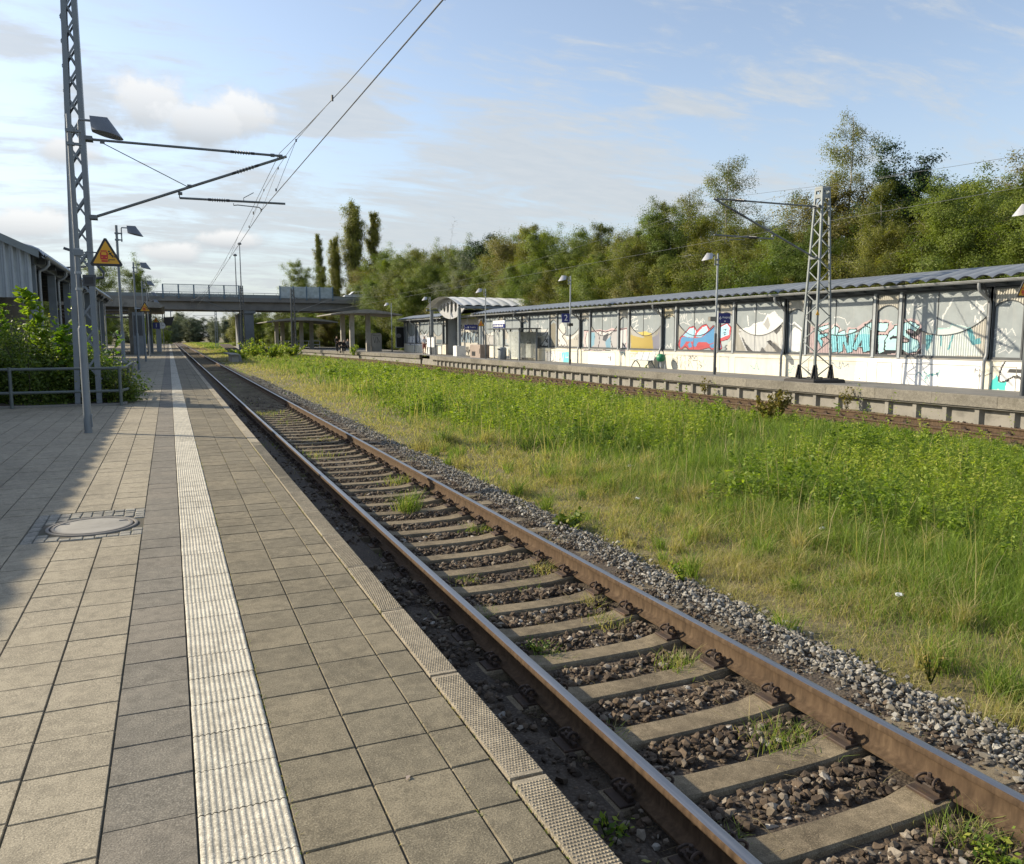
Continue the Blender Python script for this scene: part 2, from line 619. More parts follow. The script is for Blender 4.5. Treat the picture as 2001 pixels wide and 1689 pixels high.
def slab_mat(name, base, warm, stain, stain_amt, moss=0.0):
    m, t, b, o = new_mat(name)
    g = t.n('ShaderNodeNewGeometry').outputs['Position']
    a = t.n('ShaderNodeAttribute')
    a.attribute_name = 'rnd'
    k = t.ramp(a.outputs['Fac'], [(0.0, tuple(x * .90 for x in base)), (0.45, base), (0.75, warm), (1.0, tuple(x * 1.06 for x in warm))])
    big = t.noise(g, 1.1, 6, 0.62, 0.3)
    mid = t.noise(g, 6.0, 7, 0.7, 0.3)
    k = t.mix(t.m('MULTIPLY', t.rng(t.m('ADD', t.m('MULTIPLY', big, .55), t.m('MULTIPLY', mid, .45)), 0.42, 0.66, 0, 1, True), stain_amt), k, stain)
    gr = t.noise(g, 150.0, 2, 0.6)
    k = t.mix(t.rng(gr, 0.34, 0.48, 0.62, 0.0), k, tuple(x * .38 for x in base))
    k = t.mix(t.rng(gr, 0.54, 0.66, 0.0, 0.62), k, tuple(min(1, x * 1.8) for x in base))
    pale = t.noise(g, 9.0, 6, 0.7, 0.8)
    k = t.mix(t.rng(pale, 0.66, 0.74, 0.0, 0.35, True), k, tuple(min(1, x * 1.7) for x in base))
    mt = t.noise(g, 13.0, 6, 0.72, 0.5)
    k = t.mix(t.rng(mt, .34, .5, .55, 0.0), k, tuple(x * .55 for x in base))
    k = t.mix(t.rng(mt, .52, .7, 0.0, .5), k, tuple(min(1, x * 1.35) for x in warm))
    vo = t.n('ShaderNodeTexVoronoi')
    t.l(g, vo.inputs['Vector'])
    vo.inputs['Scale'].default_value = 4.2
    sc = t.n('ShaderNodeSeparateColor')
    t.l(vo.outputs['Color'], sc.inputs[0])
    spot = t.m('MULTIPLY', t.rng(vo.outputs['Distance'], 0.05, 0.09, 1, 0, True), t.rng(sc.outputs[0], .62, .66, 0, .6))
    k = t.mix(spot, k, tuple(x * .42 for x in base))
    wide = t.noise(t.scale(g, (1.0, .35, 1.0)), 0.9, 5, 0.6, 0.6)
    k = t.mix(t.rng(wide, .5, .72, 0, .42, True), k, tuple(x * .6 for x in stain))
    t.l(k, b.inputs['Base Color'])
    b.inputs['Roughness'].default_value = 0.88
    b.inputs['Specular IOR Level'].default_value = 0.3
    bump(t, b, t.m('ADD', gr, t.m('MULTIPLY', mid, 0.6)), 0.5, 0.004)
    return m


M['slab_beige'] = slab_mat('paving_beige', (0.31, 0.272, 0.202), (0.325, 0.284, 0.208), (0.2, 0.175, 0.126), 0.55)
M['slab_grey'] = slab_mat('paving_grey', (0.195, 0.178, 0.146), (0.205, 0.182, 0.146), (0.125, 0.114, 0.096), 0.6)
M['slab_brown'] = slab_mat('paving_brown', (0.185, 0.161, 0.113), (0.215, 0.184, 0.126), (0.098, 0.084, 0.057), 0.75)
M['joint'] = plain('joint_sand', (0.085, 0.075, 0.055), 0.95, 0, 0.3, 5.0, (0.035, 0.05, 0.018), 3.0, 0.8)
M['tactile'] = slab_mat('tactile_white', (0.49, 0.46, 0.38), (0.53, 0.495, 0.41), (0.22, 0.2, 0.155), 0.65)
M['edge_stone'] = slab_mat('edge_stone', (0.31, 0.268, 0.20), (0.34, 0.295, 0.215), (0.15, 0.128, 0.092), 0.6)
M['sleeper'] = slab_mat('sleeper_concrete', (0.20, 0.162, 0.105), (0.235, 0.188, 0.125), (0.065, 0.05, 0.032), 0.95)
M['cobble'] = slab_mat('cobble', (0.26, 0.245, 0.21), (0.31, 0.295, 0.25), (0.12, 0.115, 0.1), 0.4)


def rail_side():
    m, t, b, o = new_mat('rail_rust')
    g = t.n('ShaderNodeNewGeometry').outputs['Position']
    n = t.noise(t.scale(g, (1, 1, .25)), 22.0, 6, 0.65)
    k = t.ramp(n, [(0.25, (0.036, 0.025, 0.016)), (0.5, (0.086, 0.058, 0.036)), (0.75, (0.14, 0.097, 0.060))])
    n2 = t.noise(g, 2.0, 4, 0.6)
    k = t.mix(t.rng(n2, 0.4, 0.7, 0, .5), k, (0.07, 0.045, 0.029))
    t.l(k, b.inputs['Base Color'])
    b.inputs['Roughness'].default_value = 0.85
    b.inputs['Specular IOR Level'].default_value = 0.12
    bump(t, b, n, 0.35, 0.003)
    return m


def rail_head():
    m, t, b, o = new_mat('rail_polished')
    g = t.n('ShaderNodeNewGeometry').outputs['Position']
    n = t.noise(t.scale(g, (40, 1.2, 1)), 1.0, 5, 0.6)
    t.l(t.mix(t.rng(n, .3, .7), (0.24, 0.24, 0.25), (0.36, 0.36, 0.37)), b.inputs['Base Color'])
    b.inputs['Metallic'].default_value = 0.9
    t.l(t.rng(n, .3, .7, 0.30, 0.46), b.inputs['Roughness'])
    return m


M['rail_rust'] = rail_side()
M['rail_head'] = rail_head()
M['rail2_head'] = plain('rail_brown_head', (0.17, 0.10, 0.06), 0.6, 0.2, 0.2, 3.0)


def stone_mat(name, stops):
    m, t, b, o = new_mat(name)
    a = t.n('ShaderNodeAttribute')
    a.attribute_name = 'rnd'
    g = t.n('ShaderNodeNewGeometry').outputs['Position']
    n = t.noise(g, 55.0, 4, 0.65)
    k = t.ramp(a.outputs['Fac'], stops)
    k = t.mix(t.rng(n, .3, .7, 0.0, .45), k, (0.06, 0.048, 0.036))
    t.l(k, b.inputs['Base Color'])
    b.inputs['Roughness'].default_value = 0.85
    b.inputs['Specular IOR Level'].default_value = 0.3
    return m


M['stone_brown'] = stone_mat('ballast_brown', [(0, (0.035, 0.024, 0.017)), (0.35, (0.085, 0.06, 0.04)), (0.55, (0.14, 0.10, 0.066)), (0.75, (0.17, 0.14, 0.105)), (0.9, (0.27, 0.225, 0.17)), (1, (0.42, 0.39, 0.34))])
M['stone_grey'] = stone_mat('ballast_grey', [(0, (0.06, 0.05, 0.038)), (0.3, (0.14, 0.122, 0.095)), (0.55, (0.22, 0.205, 0.175)), (0.8, (0.31, 0.295, 0.26)), (1, (0.46, 0.44, 0.39))])


def ground_mat():
    m, t, b, o = new_mat('ground_soil')
    g = t.n('ShaderNodeNewGeometry').outputs['Position']
    n = t.noise(g, 0.5, 8, 0.65)
    n2 = t.noise(g, 9.0, 7, 0.7)
    k = t.ramp(n2, [(0.25, (0.08, 0.066, 0.036)), (0.5, (0.165, 0.136, 0.07)), (0.75, (0.25, 0.205, 0.115))])
    k = t.mix(t.rng(n, .42, .62, 0, .6, True), k, (0.11, 0.115, 0.032))
    t.l(k, b.inputs['Base Color'])
    b.inputs['Roughness'].default_value = 0.95
    bump(t, b, n2, 0.8, 0.05)
    return m


def bed_mat():
    m, t, b, o = new_mat('track_bed_soil')
    g = t.n('ShaderNodeNewGeometry').outputs['Position']
    v = t.n('ShaderNodeTexVoronoi')
    t.l(g, v.inputs['Vector'])
    v.inputs['Scale'].default_value = 48
    n2 = t.noise(g, 3.0, 7, 0.7)
    k = t.ramp(n2, [(0.25, (0.03, 0.022, 0.016)), (0.55, (0.068, 0.05, 0.034)), (0.8, (0.11, 0.09, 0.06))])
    k = t.mix(t.rng(v.outputs['Distance'], 0.05, .5, .7, 0.0), k, (0.15, 0.12, 0.088))
    t.l(k, b.inputs['Base Color'])
    b.inputs['Roughness'].default_value = 0.95
    bump(t, b, t.m('ADD', n2, t.m('MULTIPLY', v.outputs['Distance'], .3)), 0.8, 0.03)
    return m


M['ground'] = ground_mat()
M['bed'] = bed_mat()
M['asphalt'] = plain('asphalt', (0.17, 0.165, 0.155), 0.9, 0, 0.15, 1.0, (0.11, 0.108, 0.1), 0.8, 0.5, 0.5, 120)
M['aggregate'] = slab_mat('aggregate_edge', (0.20, 0.185, 0.155), (0.24, 0.22, 0.18), (0.10, 0.092, 0.07), 0.7)
G = [(0.0, (0.075, 0.125, 0.024)), (0.35, (0.15, 0.23, 0.042)), (0.62, (0.235, 0.31, 0.07)), (0.8, (0.35, 0.315, 0.14)), (1.0, (0.46, 0.385, 0.22))]
M['grass'] = foliage('grass_blades', G, 0.48, 0.6, 0.0, 0.0)
M['weed'] = foliage('weed_leaves', [(0, (0.065, 0.125, 0.02)), (.4, (0.18, 0.26, 0.035)), (.75, (0.30, 0.37, 0.05)), (1, (0.42, 0.42, 0.09))], 0.48, 0.5, 0.0, 0.0)

# spray paint and repainted patches on the shelter wall: (kind, colour, outline in wall metres (along, up), stroke width)
PAINT = [
    ('p', (0.76,0.76,0.75), [(23.58,0.82),(20.7,0.87),(20.61,-0.1),(23.66,-0.06)], 0),
    ('p', (0.76,0.76,0.75), [(22.02,0.84),(18.23,0.87),(18.19,-0.12),(21.95,-0.11)], 0),
    ('p', (0.74,0.74,0.72), [(45.61,0.66),(42.22,0.7),(42.2,-0.11),(45.59,-0.1)], 0),
    ('p', (0.36,0.36,0.35), [(56.64,0.61),(54.85,0.64),(54.84,-0.16),(56.64,-0.15)], 0),
    ('p', (0.48,0.37,0.37), [(26.19,2.06),(25.92,2.11),(25.2,2.23),(25.04,2.1),(24.78,2.2),(24.5,1.93),(24.26,1.85),(24.2,2.01),(23.73,2.0),(23.41,2.18),(23.06,2.3),(22.22,2.28),(22.09,2.16),(22.08,2.06),(21.68,2.15),(21.51,2.27),(21.25,2.31),(20.96,2.24),(20.77,2.04),(20.69,1.02),(21.53,0.93),(22.31,0.94),(26.11,0.86),(26.26,1.39)], 0),
    ('p', (0.02,0.02,0.025), [(21.66,1.13),(21.49,1.1),(21.25,1.0),(20.94,1.04),(20.73,1.24),(20.71,1.05),(21.01,0.96),(21.53,0.96)], 0),
    ('p', (0.02,0.02,0.025), [(22.32,1.12),(21.58,1.15),(21.57,1.08),(22.35,0.96),(22.65,0.93)], 0),
    ('p', (0.02,0.02,0.025), [(22.98,1.1),(22.67,1.14),(22.66,1.08),(23.33,1.0)], 0),
    ('p', (0.25,0.6,0.67), [(25.99,1.97),(25.15,2.15),(25.16,2.0),(25.61,1.86),(25.64,1.75),(25.2,1.8),(25.21,1.67),(25.59,1.58),(25.44,1.45),(25.49,1.17),(25.78,1.56)], 0),
    ('p', (0.44,0.68,0.7), [(25.99,1.97),(25.15,2.15),(25.16,2.0),(25.61,1.86),(25.64,1.75),(25.2,1.8),(25.22,1.75),(25.6,1.75),(25.46,1.75),(25.53,1.75),(25.79,1.75)], 0),
    ('l', (0.02,0.02,0.025), [(25.99,1.97),(25.15,2.15),(25.16,2.0),(25.61,1.86),(25.64,1.75),(25.2,1.8),(25.21,1.67),(25.59,1.58),(25.44,1.45),(25.49,1.17),(25.78,1.56),(25.99,1.97)], 0.036),
    ('p', (0.25,0.6,0.67), [(25.0,1.96),(24.87,2.1),(24.63,1.99),(24.72,1.67),(24.64,1.04),(24.94,0.99),(25.03,1.67),(25.17,1.77)], 0),
    ('p', (0.44,0.68,0.7), [(25.0,1.96),(24.87,2.1),(24.63,1.99),(24.73,1.75),(24.68,1.75),(24.99,1.75),(25.04,1.75),(25.17,1.77)], 0),
    ('l', (0.02,0.02,0.025), [(25.0,1.96),(24.87,2.1),(24.63,1.99),(24.72,1.67),(24.64,1.04),(24.94,0.99),(25.03,1.67),(25.17,1.77),(25.0,1.96)], 0.036),
    ('p', (0.25,0.6,0.67), [(24.7,1.8),(24.33,1.91),(24.17,1.51),(24.11,1.93),(23.74,1.95),(23.86,1.04),(24.13,0.99),(24.37,1.43),(24.37,1.06),(24.62,0.98)], 0),
    ('p', (0.44,0.68,0.7), [(24.7,1.8),(24.33,1.91),(24.19,1.74),(24.11,1.93),(23.74,1.95),(23.91,1.74),(24.18,1.74),(24.39,1.74),(24.42,1.75),(24.67,1.75)], 0),
    ('l', (0.02,0.02,0.025), [(24.7,1.8),(24.33,1.91),(24.17,1.51),(24.11,1.93),(23.74,1.95),(23.86,1.04),(24.13,0.99),(24.37,1.43),(24.37,1.06),(24.62,0.98),(24.7,1.8)], 0.036),
    ('p', (0.25,0.6,0.67), [(23.58,1.85),(23.34,2.06),(23.06,2.05),(23.01,1.09),(23.33,1.03),(23.41,1.24),(23.59,1.25),(23.67,1.09),(23.89,1.17)], 0),
    ('p', (0.44,0.68,0.7), [(23.58,1.85),(23.34,2.06),(23.06,2.05),(23.05,1.74),(23.38,1.74),(23.45,1.74),(23.63,1.74),(23.71,1.74),(23.93,1.74)], 0),
    ('l', (0.02,0.02,0.025), [(23.58,1.85),(23.34,2.06),(23.06,2.05),(23.01,1.09),(23.33,1.03),(23.41,1.24),(23.59,1.25),(23.67,1.09),(23.89,1.17),(23.58,1.85)], 0.036),
    ('p', (0.44,0.68,0.7), [(23.37,2.11),(23.02,2.19),(22.21,2.16),(22.26,1.94),(22.37,1.83),(22.68,1.84),(22.71,1.72),(22.24,1.71),(22.32,1.53),(22.37,1.5),(22.38,1.06),(22.63,0.98),(22.68,1.51),(22.74,1.82),(22.76,1.12),(22.98,1.1),(23.04,1.97)], 0),
    ('l', (0.02,0.02,0.025), [(23.37,2.11),(23.02,2.19),(22.21,2.16),(22.26,1.94),(22.37,1.83),(22.68,1.84),(22.71,1.72),(22.24,1.71),(22.32,1.53),(22.37,1.5),(22.38,1.06),(22.63,0.98),(22.68,1.51),(22.74,1.82),(22.76,1.12),(22.98,1.1),(23.04,1.97),(23.37,2.11)], 0.036),
    ('p', (0.44,0.68,0.7), [(22.19,1.81),(21.96,1.98),(21.96,2.05),(21.65,2.07),(21.58,1.91),(21.57,1.13),(22.33,1.13),(22.35,1.51),(22.21,1.71)], 0),
    ('l', (0.02,0.02,0.025), [(22.19,1.81),(21.96,1.98),(21.96,2.05),(21.65,2.07),(21.58,1.91),(21.57,1.13),(22.33,1.13),(22.35,1.51),(22.21,1.71),(22.19,1.81)], 0.036),
    ('p', (0.44,0.68,0.7), [(21.63,1.98),(21.5,2.16),(21.24,2.21),(21.04,2.14),(20.85,2.01),(21.0,1.81),(21.17,1.89),(21.34,1.92),(21.37,1.79),(21.15,1.62),(20.87,1.51),(20.78,1.28),(20.94,1.09),(21.25,1.04),(21.55,1.15),(21.6,1.42),(21.31,1.45),(21.23,1.52),(21.59,1.71)], 0),
    ('l', (0.02,0.02,0.025), [(21.63,1.98),(21.5,2.16),(21.24,2.21),(21.04,2.14),(20.85,2.01),(21.0,1.81),(21.17,1.89),(21.34,1.92),(21.37,1.79),(21.15,1.62),(20.87,1.51),(20.78,1.28),(20.94,1.09),(21.25,1.04),(21.55,1.15),(21.6,1.42),(21.31,1.45),(21.23,1.52),(21.59,1.71),(21.63,1.98)], 0.036),
    ('p', (0.02,0.02,0.025), [(21.45,1.91),(21.16,1.76),(20.88,1.9),(20.78,1.95),(20.76,1.78),(21.0,1.62),(21.15,1.66),(21.39,1.76)], 0),
    ('p', (0.02,0.02,0.025), [(22.17,1.59),(22.0,1.69),(21.61,1.64),(21.23,1.52),(21.19,1.45),(21.58,1.59),(21.99,1.58),(22.11,1.52)], 0),
    ('p', (0.02,0.02,0.025), [(24.2,1.45),(24.11,1.24),(24.07,1.67),(24.15,1.74)], 0),
    ('p', (0.02,0.02,0.025), [(23.61,1.28),(23.43,1.51),(23.42,1.3)], 0),
    ('p', (0.55,0.6,0.58), [(20.25,1.77),(20.16,1.93),(19.66,1.96),(19.56,2.08),(19.11,2.02),(18.9,1.92),(18.92,1.77),(18.69,1.8),(18.62,1.32),(18.37,1.02),(20.46,0.97),(20.41,1.33)], 0),
    ('p', (0.1,0.32,0.36), [(20.58,1.71),(20.25,1.71),(20.37,1.3),(20.5,1.13)], 0),
    ('p', (0.1,0.32,0.36), [(19.0,1.92),(18.84,1.98),(18.64,1.56),(18.45,1.62),(18.43,1.41),(18.76,1.37)], 0),
    ('p', (0.1,0.36,0.4), [(19.99,1.68),(19.92,1.71),(19.89,1.3),(19.95,1.3)], 0),
    ('p', (0.1,0.36,0.4), [(19.5,1.74),(19.43,1.77),(19.6,1.18),(19.67,1.18)], 0),
    ('l', (0.3,0.5,0.48), [(20.25,1.77),(20.16,1.93),(19.65,1.93),(19.58,2.07),(18.9,1.92)], 0.03),
    ('l', (0.62,0.62,0.6), [(21.09,2.98),(21.23,2.79),(20.96,2.75),(21.1,2.59),(20.66,2.77)], 0.035),
    ('l', (0.62,0.62,0.6), [(21.5,2.7),(21.36,2.47),(21.34,2.67)], 0.035),
    ('l', (0.62,0.62,0.6), [(19.59,2.92),(19.72,2.77),(19.62,2.86),(19.84,2.49),(19.78,2.65),(19.96,2.25),(19.94,2.43),(19.95,2.06)], 0.035),
    ('l', (0.62,0.62,0.6), [(20.5,2.13),(20.25,2.22),(20.35,2.03)], 0.035),
    ('l', (0.62,0.62,0.6), [(18.05,1.85),(17.87,1.94),(17.98,1.74),(17.74,1.91),(17.75,1.68),(17.62,1.91),(17.57,1.71),(17.4,1.91),(17.27,1.68)], 0.022),
    ('l', (0.62,0.62,0.6), [(18.03,1.56),(17.84,1.65),(17.89,1.47),(17.62,1.62),(17.67,1.44),(17.47,1.62)], 0.022),
    ('l', (0.62,0.62,0.6), [(17.95,1.38),(17.83,1.47),(17.79,1.32),(17.61,1.44),(17.57,1.3),(17.28,1.5)], 0.022),
    ('l', (0.62,0.62,0.6), [(17.99,1.14),(17.75,1.27),(17.8,1.12),(17.57,1.24),(17.46,1.12),(17.32,1.27)], 0.022),
    ('p', (0.7,0.69,0.67), [(17.7,0.62),(17.57,0.85),(16.91,0.86),(16.84,-0.07),(17.4,-0.1),(17.64,0.15)], 0),
    ('p', (0.03,0.5,0.46), [(18.0,-0.08),(17.92,0.22),(17.74,0.43),(17.67,0.18),(17.41,0.21),(17.46,-0.08),(17.65,-0.06)], 0),
    ('l', (0.02,0.02,0.025), [(17.5,0.84),(17.63,0.62),(17.69,0.24),(17.62,0.18),(17.43,0.22),(17.2,0.38),(16.87,0.34)], 0.055),
    ('p', (0.02,0.02,0.025), [(17.42,0.51),(17.33,0.62),(16.89,0.61),(16.88,0.52),(17.29,0.49)], 0),
    ('p', (0.02,0.02,0.025), [(17.25,0.36),(17.08,0.44),(16.87,0.36),(16.86,0.29),(17.13,0.31)], 0),
    ('p', (0.66,0.66,0.64), [(30.72,1.82),(30.51,2.0),(30.03,2.1),(29.2,2.26),(28.91,2.57),(28.66,2.7),(28.42,2.79),(28.16,2.55),(27.91,2.41),(27.86,2.28),(27.89,2.08),(27.84,1.07),(28.29,1.4),(28.64,1.43),(28.98,1.12),(29.28,0.94),(29.86,0.95),(30.48,1.42)], 0),
    ('p', (0.38,0.38,0.37), [(29.2,2.26),(28.96,2.53),(28.86,2.57),(28.68,2.15),(28.82,1.95)], 0),
    ('p', (0.02,0.02,0.025), [(28.84,1.43),(28.6,1.5),(28.29,1.27),(28.38,1.13),(28.58,1.26)], 0),
    ('p', (0.1,0.1,0.1), [(30.55,1.68),(30.26,1.32),(29.7,0.94),(30.02,0.93),(30.47,1.32)], 0),
    ('p', (0.12,0.12,0.12), [(28.42,1.88),(27.9,2.21),(27.89,2.08),(28.21,1.74)], 0),
    ('p', (0.12,0.12,0.12), [(28.69,1.43),(28.29,1.33),(27.84,1.07),(27.83,0.94),(28.17,0.96)], 0),
    ('p', (0.14,0.14,0.14), [(29.28,0.94),(29.14,1.19),(28.82,0.95)], 0),
    ('l', (0.75,0.75,0.74), [(30.73,1.96),(29.97,2.06),(29.82,2.2),(29.1,2.3),(28.86,2.63),(28.54,2.29),(27.91,2.34)], 0.08),
    ('l', (0.75,0.75,0.74), [(30.24,2.6),(30.14,2.17)], 0.05),
    ('l', (0.7,0.7,0.7), [(29.86,2.97),(29.74,2.76)], 0.04),
    ('l', (0.66,0.66,0.66), [(29.48,2.75),(29.27,2.68),(29.01,2.67)], 0.03),
    ('l', (0.7,0.7,0.7), [(30.78,1.82),(30.48,1.39),(30.13,0.93)], 0.06),
    ('p', (0.7,0.69,0.67), [(27.35,1.06),(27.46,1.55),(27.36,1.84),(27.13,2.07),(26.72,1.89),(26.63,1.05),(26.94,1.01)], 0),
    ('l', (0.75,0.75,0.74), [(27.5,2.24),(27.33,2.15),(27.18,2.27),(26.68,1.95)], 0.06),
    ('l', (0.2,0.2,0.2), [(27.41,2.13),(27.09,2.12),(26.68,1.86)], 0.04),
    ('l', (0.66,0.66,0.64), [(24.92,2.42),(24.71,2.44),(24.36,2.35),(24.28,2.19),(24.2,2.09),(24.11,2.22)], 0.03),
    ('p', (0.6,0.1,0.11), [(35.7,1.19),(35.55,1.6),(35.28,1.74),(34.75,2.13),(34.33,2.19),(34.12,1.94),(33.71,2.2),(33.34,2.27),(33.05,2.02),(32.78,2.2),(32.47,2.01),(32.12,2.2),(31.71,2.31),(31.38,2.11),(31.44,1.66),(31.61,1.51),(32.14,1.42),(32.05,1.06),(32.24,0.98),(32.43,1.23),(32.75,0.96),(33.03,1.09),(33.47,1.02),(34.17,0.9),(34.7,0.95),(35.05,1.12),(35.45,0.91)], 0),
    ('l', (0.08,0.02,0.03), [(35.7,1.19),(35.55,1.6),(35.28,1.74),(34.75,2.13),(34.33,2.19),(34.12,1.94),(33.71,2.2),(33.34,2.27),(33.05,2.02),(32.78,2.2),(32.47,2.01),(32.12,2.2),(31.71,2.31),(31.38,2.11),(31.44,1.66),(31.61,1.51),(32.14,1.42),(32.05,1.06),(32.24,0.98),(32.43,1.23),(32.75,0.96),(33.03,1.09),(33.47,1.02),(34.17,0.9),(34.7,0.95),(35.05,1.12),(35.45,0.91),(35.7,1.19)], 0.04),
    ('p', (0.42,0.68,0.82), [(35.28,1.7),(34.75,2.05),(34.36,2.11),(34.2,1.91),(34.33,1.6),(34.87,1.62)], 0),
    ('p', (0.42,0.68,0.82), [(34.07,1.83),(33.65,2.11),(33.35,2.18),(33.17,1.98),(33.69,1.62),(34.17,1.62)], 0),
    ('p', (0.42,0.68,0.82), [(32.37,1.98),(32.11,2.14),(31.71,2.26),(31.5,2.08),(31.54,1.73),(32.2,1.57),(32.39,1.71)], 0),
    ('p', (0.12,0.36,0.62), [(35.53,1.18),(35.41,1.6),(35.17,1.64),(34.33,1.57),(34.39,1.4),(34.99,1.4),(35.19,1.2),(35.45,1.04)], 0),
    ('p', (0.12,0.36,0.62), [(34.33,1.56),(33.69,1.6),(33.13,1.87),(32.65,2.15),(32.59,1.38),(33.04,1.26),(33.23,1.37),(33.93,1.37),(34.18,1.09),(34.38,1.21)], 0),
    ('p', (0.12,0.36,0.62), [(34.85,1.24),(34.59,1.4),(34.44,1.13),(34.71,1.07)], 0),
    ('p', (0.12,0.36,0.62), [(33.01,1.22),(32.58,1.34),(32.57,1.11),(32.85,1.07)], 0),
    ('p', (0.12,0.36,0.62), [(32.34,1.3),(32.16,1.3),(32.12,1.12),(32.27,1.08)], 0),
    ('l', (0.02,0.02,0.025), [(31.99,1.97),(31.75,2.01),(31.87,1.9)], 0.03),
    ('l', (0.02,0.02,0.025), [(32.01,1.82),(31.81,1.86),(31.92,1.71),(31.74,1.79)], 0.03),
    ('l', (0.02,0.02,0.025), [(31.8,1.21),(31.66,1.23),(31.83,1.12),(31.65,1.05),(31.82,0.99)], 0.025),
    ('l', (0.64,0.64,0.63), [(35.8,2.69),(35.6,2.84),(35.65,2.48),(35.46,2.76),(35.41,2.48),(35.23,2.91),(35.25,2.55),(35.05,2.83),(34.97,2.39),(34.76,2.23)], 0.03),
    ('l', (0.64,0.64,0.63), [(34.93,3.06),(34.52,2.85),(34.57,2.54),(34.97,2.39)], 0.03),
    ('l', (0.64,0.64,0.63), [(35.58,2.32),(35.31,2.4),(34.69,2.23)], 0.03),
    ('l', (0.64,0.64,0.63), [(38.68,2.28),(38.61,2.17)], 0.03),
    ('p', (0.6,0.46,0.13), [(39.47,1.88),(38.98,1.96),(38.27,1.81),(38.18,1.59),(37.57,1.47),(38.08,0.81),(39.43,0.79)], 0),
    ('p', (0.6,0.46,0.13), [(40.49,1.71),(39.91,1.89),(38.86,1.92),(38.81,0.72),(40.38,0.78)], 0),
    ('p', (0.55,0.54,0.5), [(40.59,2.07),(40.24,1.71),(39.25,1.58),(38.93,1.6),(39.75,1.89)], 0),
    ('l', (0.66,0.66,0.63), [(40.61,2.6),(40.11,2.77),(40.35,2.42),(39.77,2.59),(40.01,2.24),(39.68,2.32),(40.34,2.07),(39.75,2.06)], 0.05),
    ('l', (0.66,0.66,0.63), [(40.36,2.82),(39.86,2.76)], 0.05),
    ('p', (0.36,0.35,0.4), [(38.18,1.59),(37.65,1.76),(37.48,2.18),(37.43,0.82),(38.0,0.81)], 0),
    ('p', (0.5,0.44,0.3), [(37.11,3.13),(36.24,3.1),(36.23,2.74),(37.09,2.59)], 0),
    ('p', (0.62,0.46,0.46), [(46.26,1.99),(45.44,2.01),(44.14,2.1),(43.47,2.0),(42.63,2.18),(41.99,2.03),(40.94,2.2),(40.89,0.81),(46.24,0.73)], 0),
    ('p', (0.6,0.58,0.57), [(46.0,1.91),(43.75,1.97),(42.35,1.99),(41.06,2.07),(41.02,0.83),(46.13,0.75)], 0),
    ('p', (0.08,0.26,0.36), [(45.38,1.72),(44.72,1.72),(44.72,1.47),(45.37,1.47)], 0),
    ('p', (0.35,0.58,0.68), [(45.38,1.91),(44.78,1.91),(44.81,1.14),(45.31,0.94)], 0),
    ('p', (0.28,0.48,0.6), [(43.45,1.34),(42.8,1.67),(42.78,0.8),(43.24,0.8)], 0),
    ('p', (0.12,0.13,0.15), [(43.7,1.71),(43.09,1.9),(43.08,1.67),(43.35,1.34),(43.74,1.43)], 0),
    ('l', (0.08,0.06,0.07), [(45.85,1.96),(46.09,1.42),(45.82,0.78)], 0.06),
    ('l', (0.08,0.06,0.07), [(44.33,1.91),(44.12,1.43),(44.35,0.8)], 0.06),
    ('l', (0.08,0.06,0.07), [(42.72,1.95),(42.79,1.43),(42.41,0.83)], 0.06),
    ('l', (0.08,0.06,0.07), [(43.85,2.0),(44.23,1.52)], 0.06),
    ('l', (0.08,0.06,0.07), [(42.35,1.94),(41.46,2.16)], 0.06),
    ('l', (0.08,0.06,0.07), [(46.27,2.04),(45.44,2.03),(45.23,1.96),(44.24,2.03),(43.46,1.93),(42.63,2.04),(41.99,1.99),(40.98,2.14)], 0.06),
    ('l', (0.08,0.06,0.07), [(41.42,0.85),(41.43,1.26),(41.16,1.08),(41.04,1.26)], 0.06),
    ('l', (0.08,0.06,0.07), [(46.13,0.75),(45.2,0.79),(44.3,0.78),(43.43,0.82),(42.68,0.79)], 0.06),
    ('l', (0.65,0.65,0.65), [(44.85,2.78),(44.89,2.58)], 0.04),
    ('l', (0.65,0.65,0.65), [(42.7,2.96),(42.72,2.22)], 0.03),
    ('p', (0.16,0.175,0.18), [(55.84,1.56),(52.83,1.56),(52.56,0.79),(55.77,0.72)], 0),
    ('p', (0.62,0.61,0.58), [(54.44,2.07),(53.35,1.61),(52.18,1.67),(51.55,2.05),(51.48,1.72),(52.18,1.4),(52.82,0.84),(51.47,0.86),(51.49,2.16),(52.83,2.17),(52.83,1.73)], 0),
    ('p', (0.24,0.22,0.17), [(51.18,2.48),(50.81,2.63),(50.39,2.52),(50.28,0.79),(51.1,0.78)], 0),
    ('p', (0.6,0.58,0.54), [(49.96,2.14),(49.85,2.46),(49.38,2.61),(48.91,2.24),(48.79,1.93),(49.25,1.67),(48.55,1.2),(48.43,0.79),(50.0,0.8)], 0),
    ('l', (0.02,0.02,0.025), [(52.95,0.89),(52.18,1.4),(51.49,2.05)], 0.07),
    ('l', (0.02,0.02,0.025), [(52.82,1.06),(52.56,0.9),(52.17,1.07),(51.92,0.91),(51.54,1.07)], 0.07),
    ('l', (0.02,0.02,0.025), [(49.94,1.09),(49.7,0.93),(49.47,1.09),(49.23,0.94),(49.0,1.1),(48.77,0.94),(48.6,1.1)], 0.07),
    ('l', (0.02,0.02,0.025), [(48.91,2.24),(48.85,1.93),(49.36,1.67),(48.72,1.26),(48.43,0.79)], 0.07),
    ('l', (0.02,0.02,0.025), [(52.05,1.45),(51.54,1.4),(51.29,1.4)], 0.07),
    ('p', (0.02,0.02,0.025), [(52.05,1.29),(51.67,1.56),(51.6,1.18)], 0),
    ('p', (0.02,0.02,0.025), [(49.95,1.46),(49.71,1.41),(49.83,1.25)], 0),
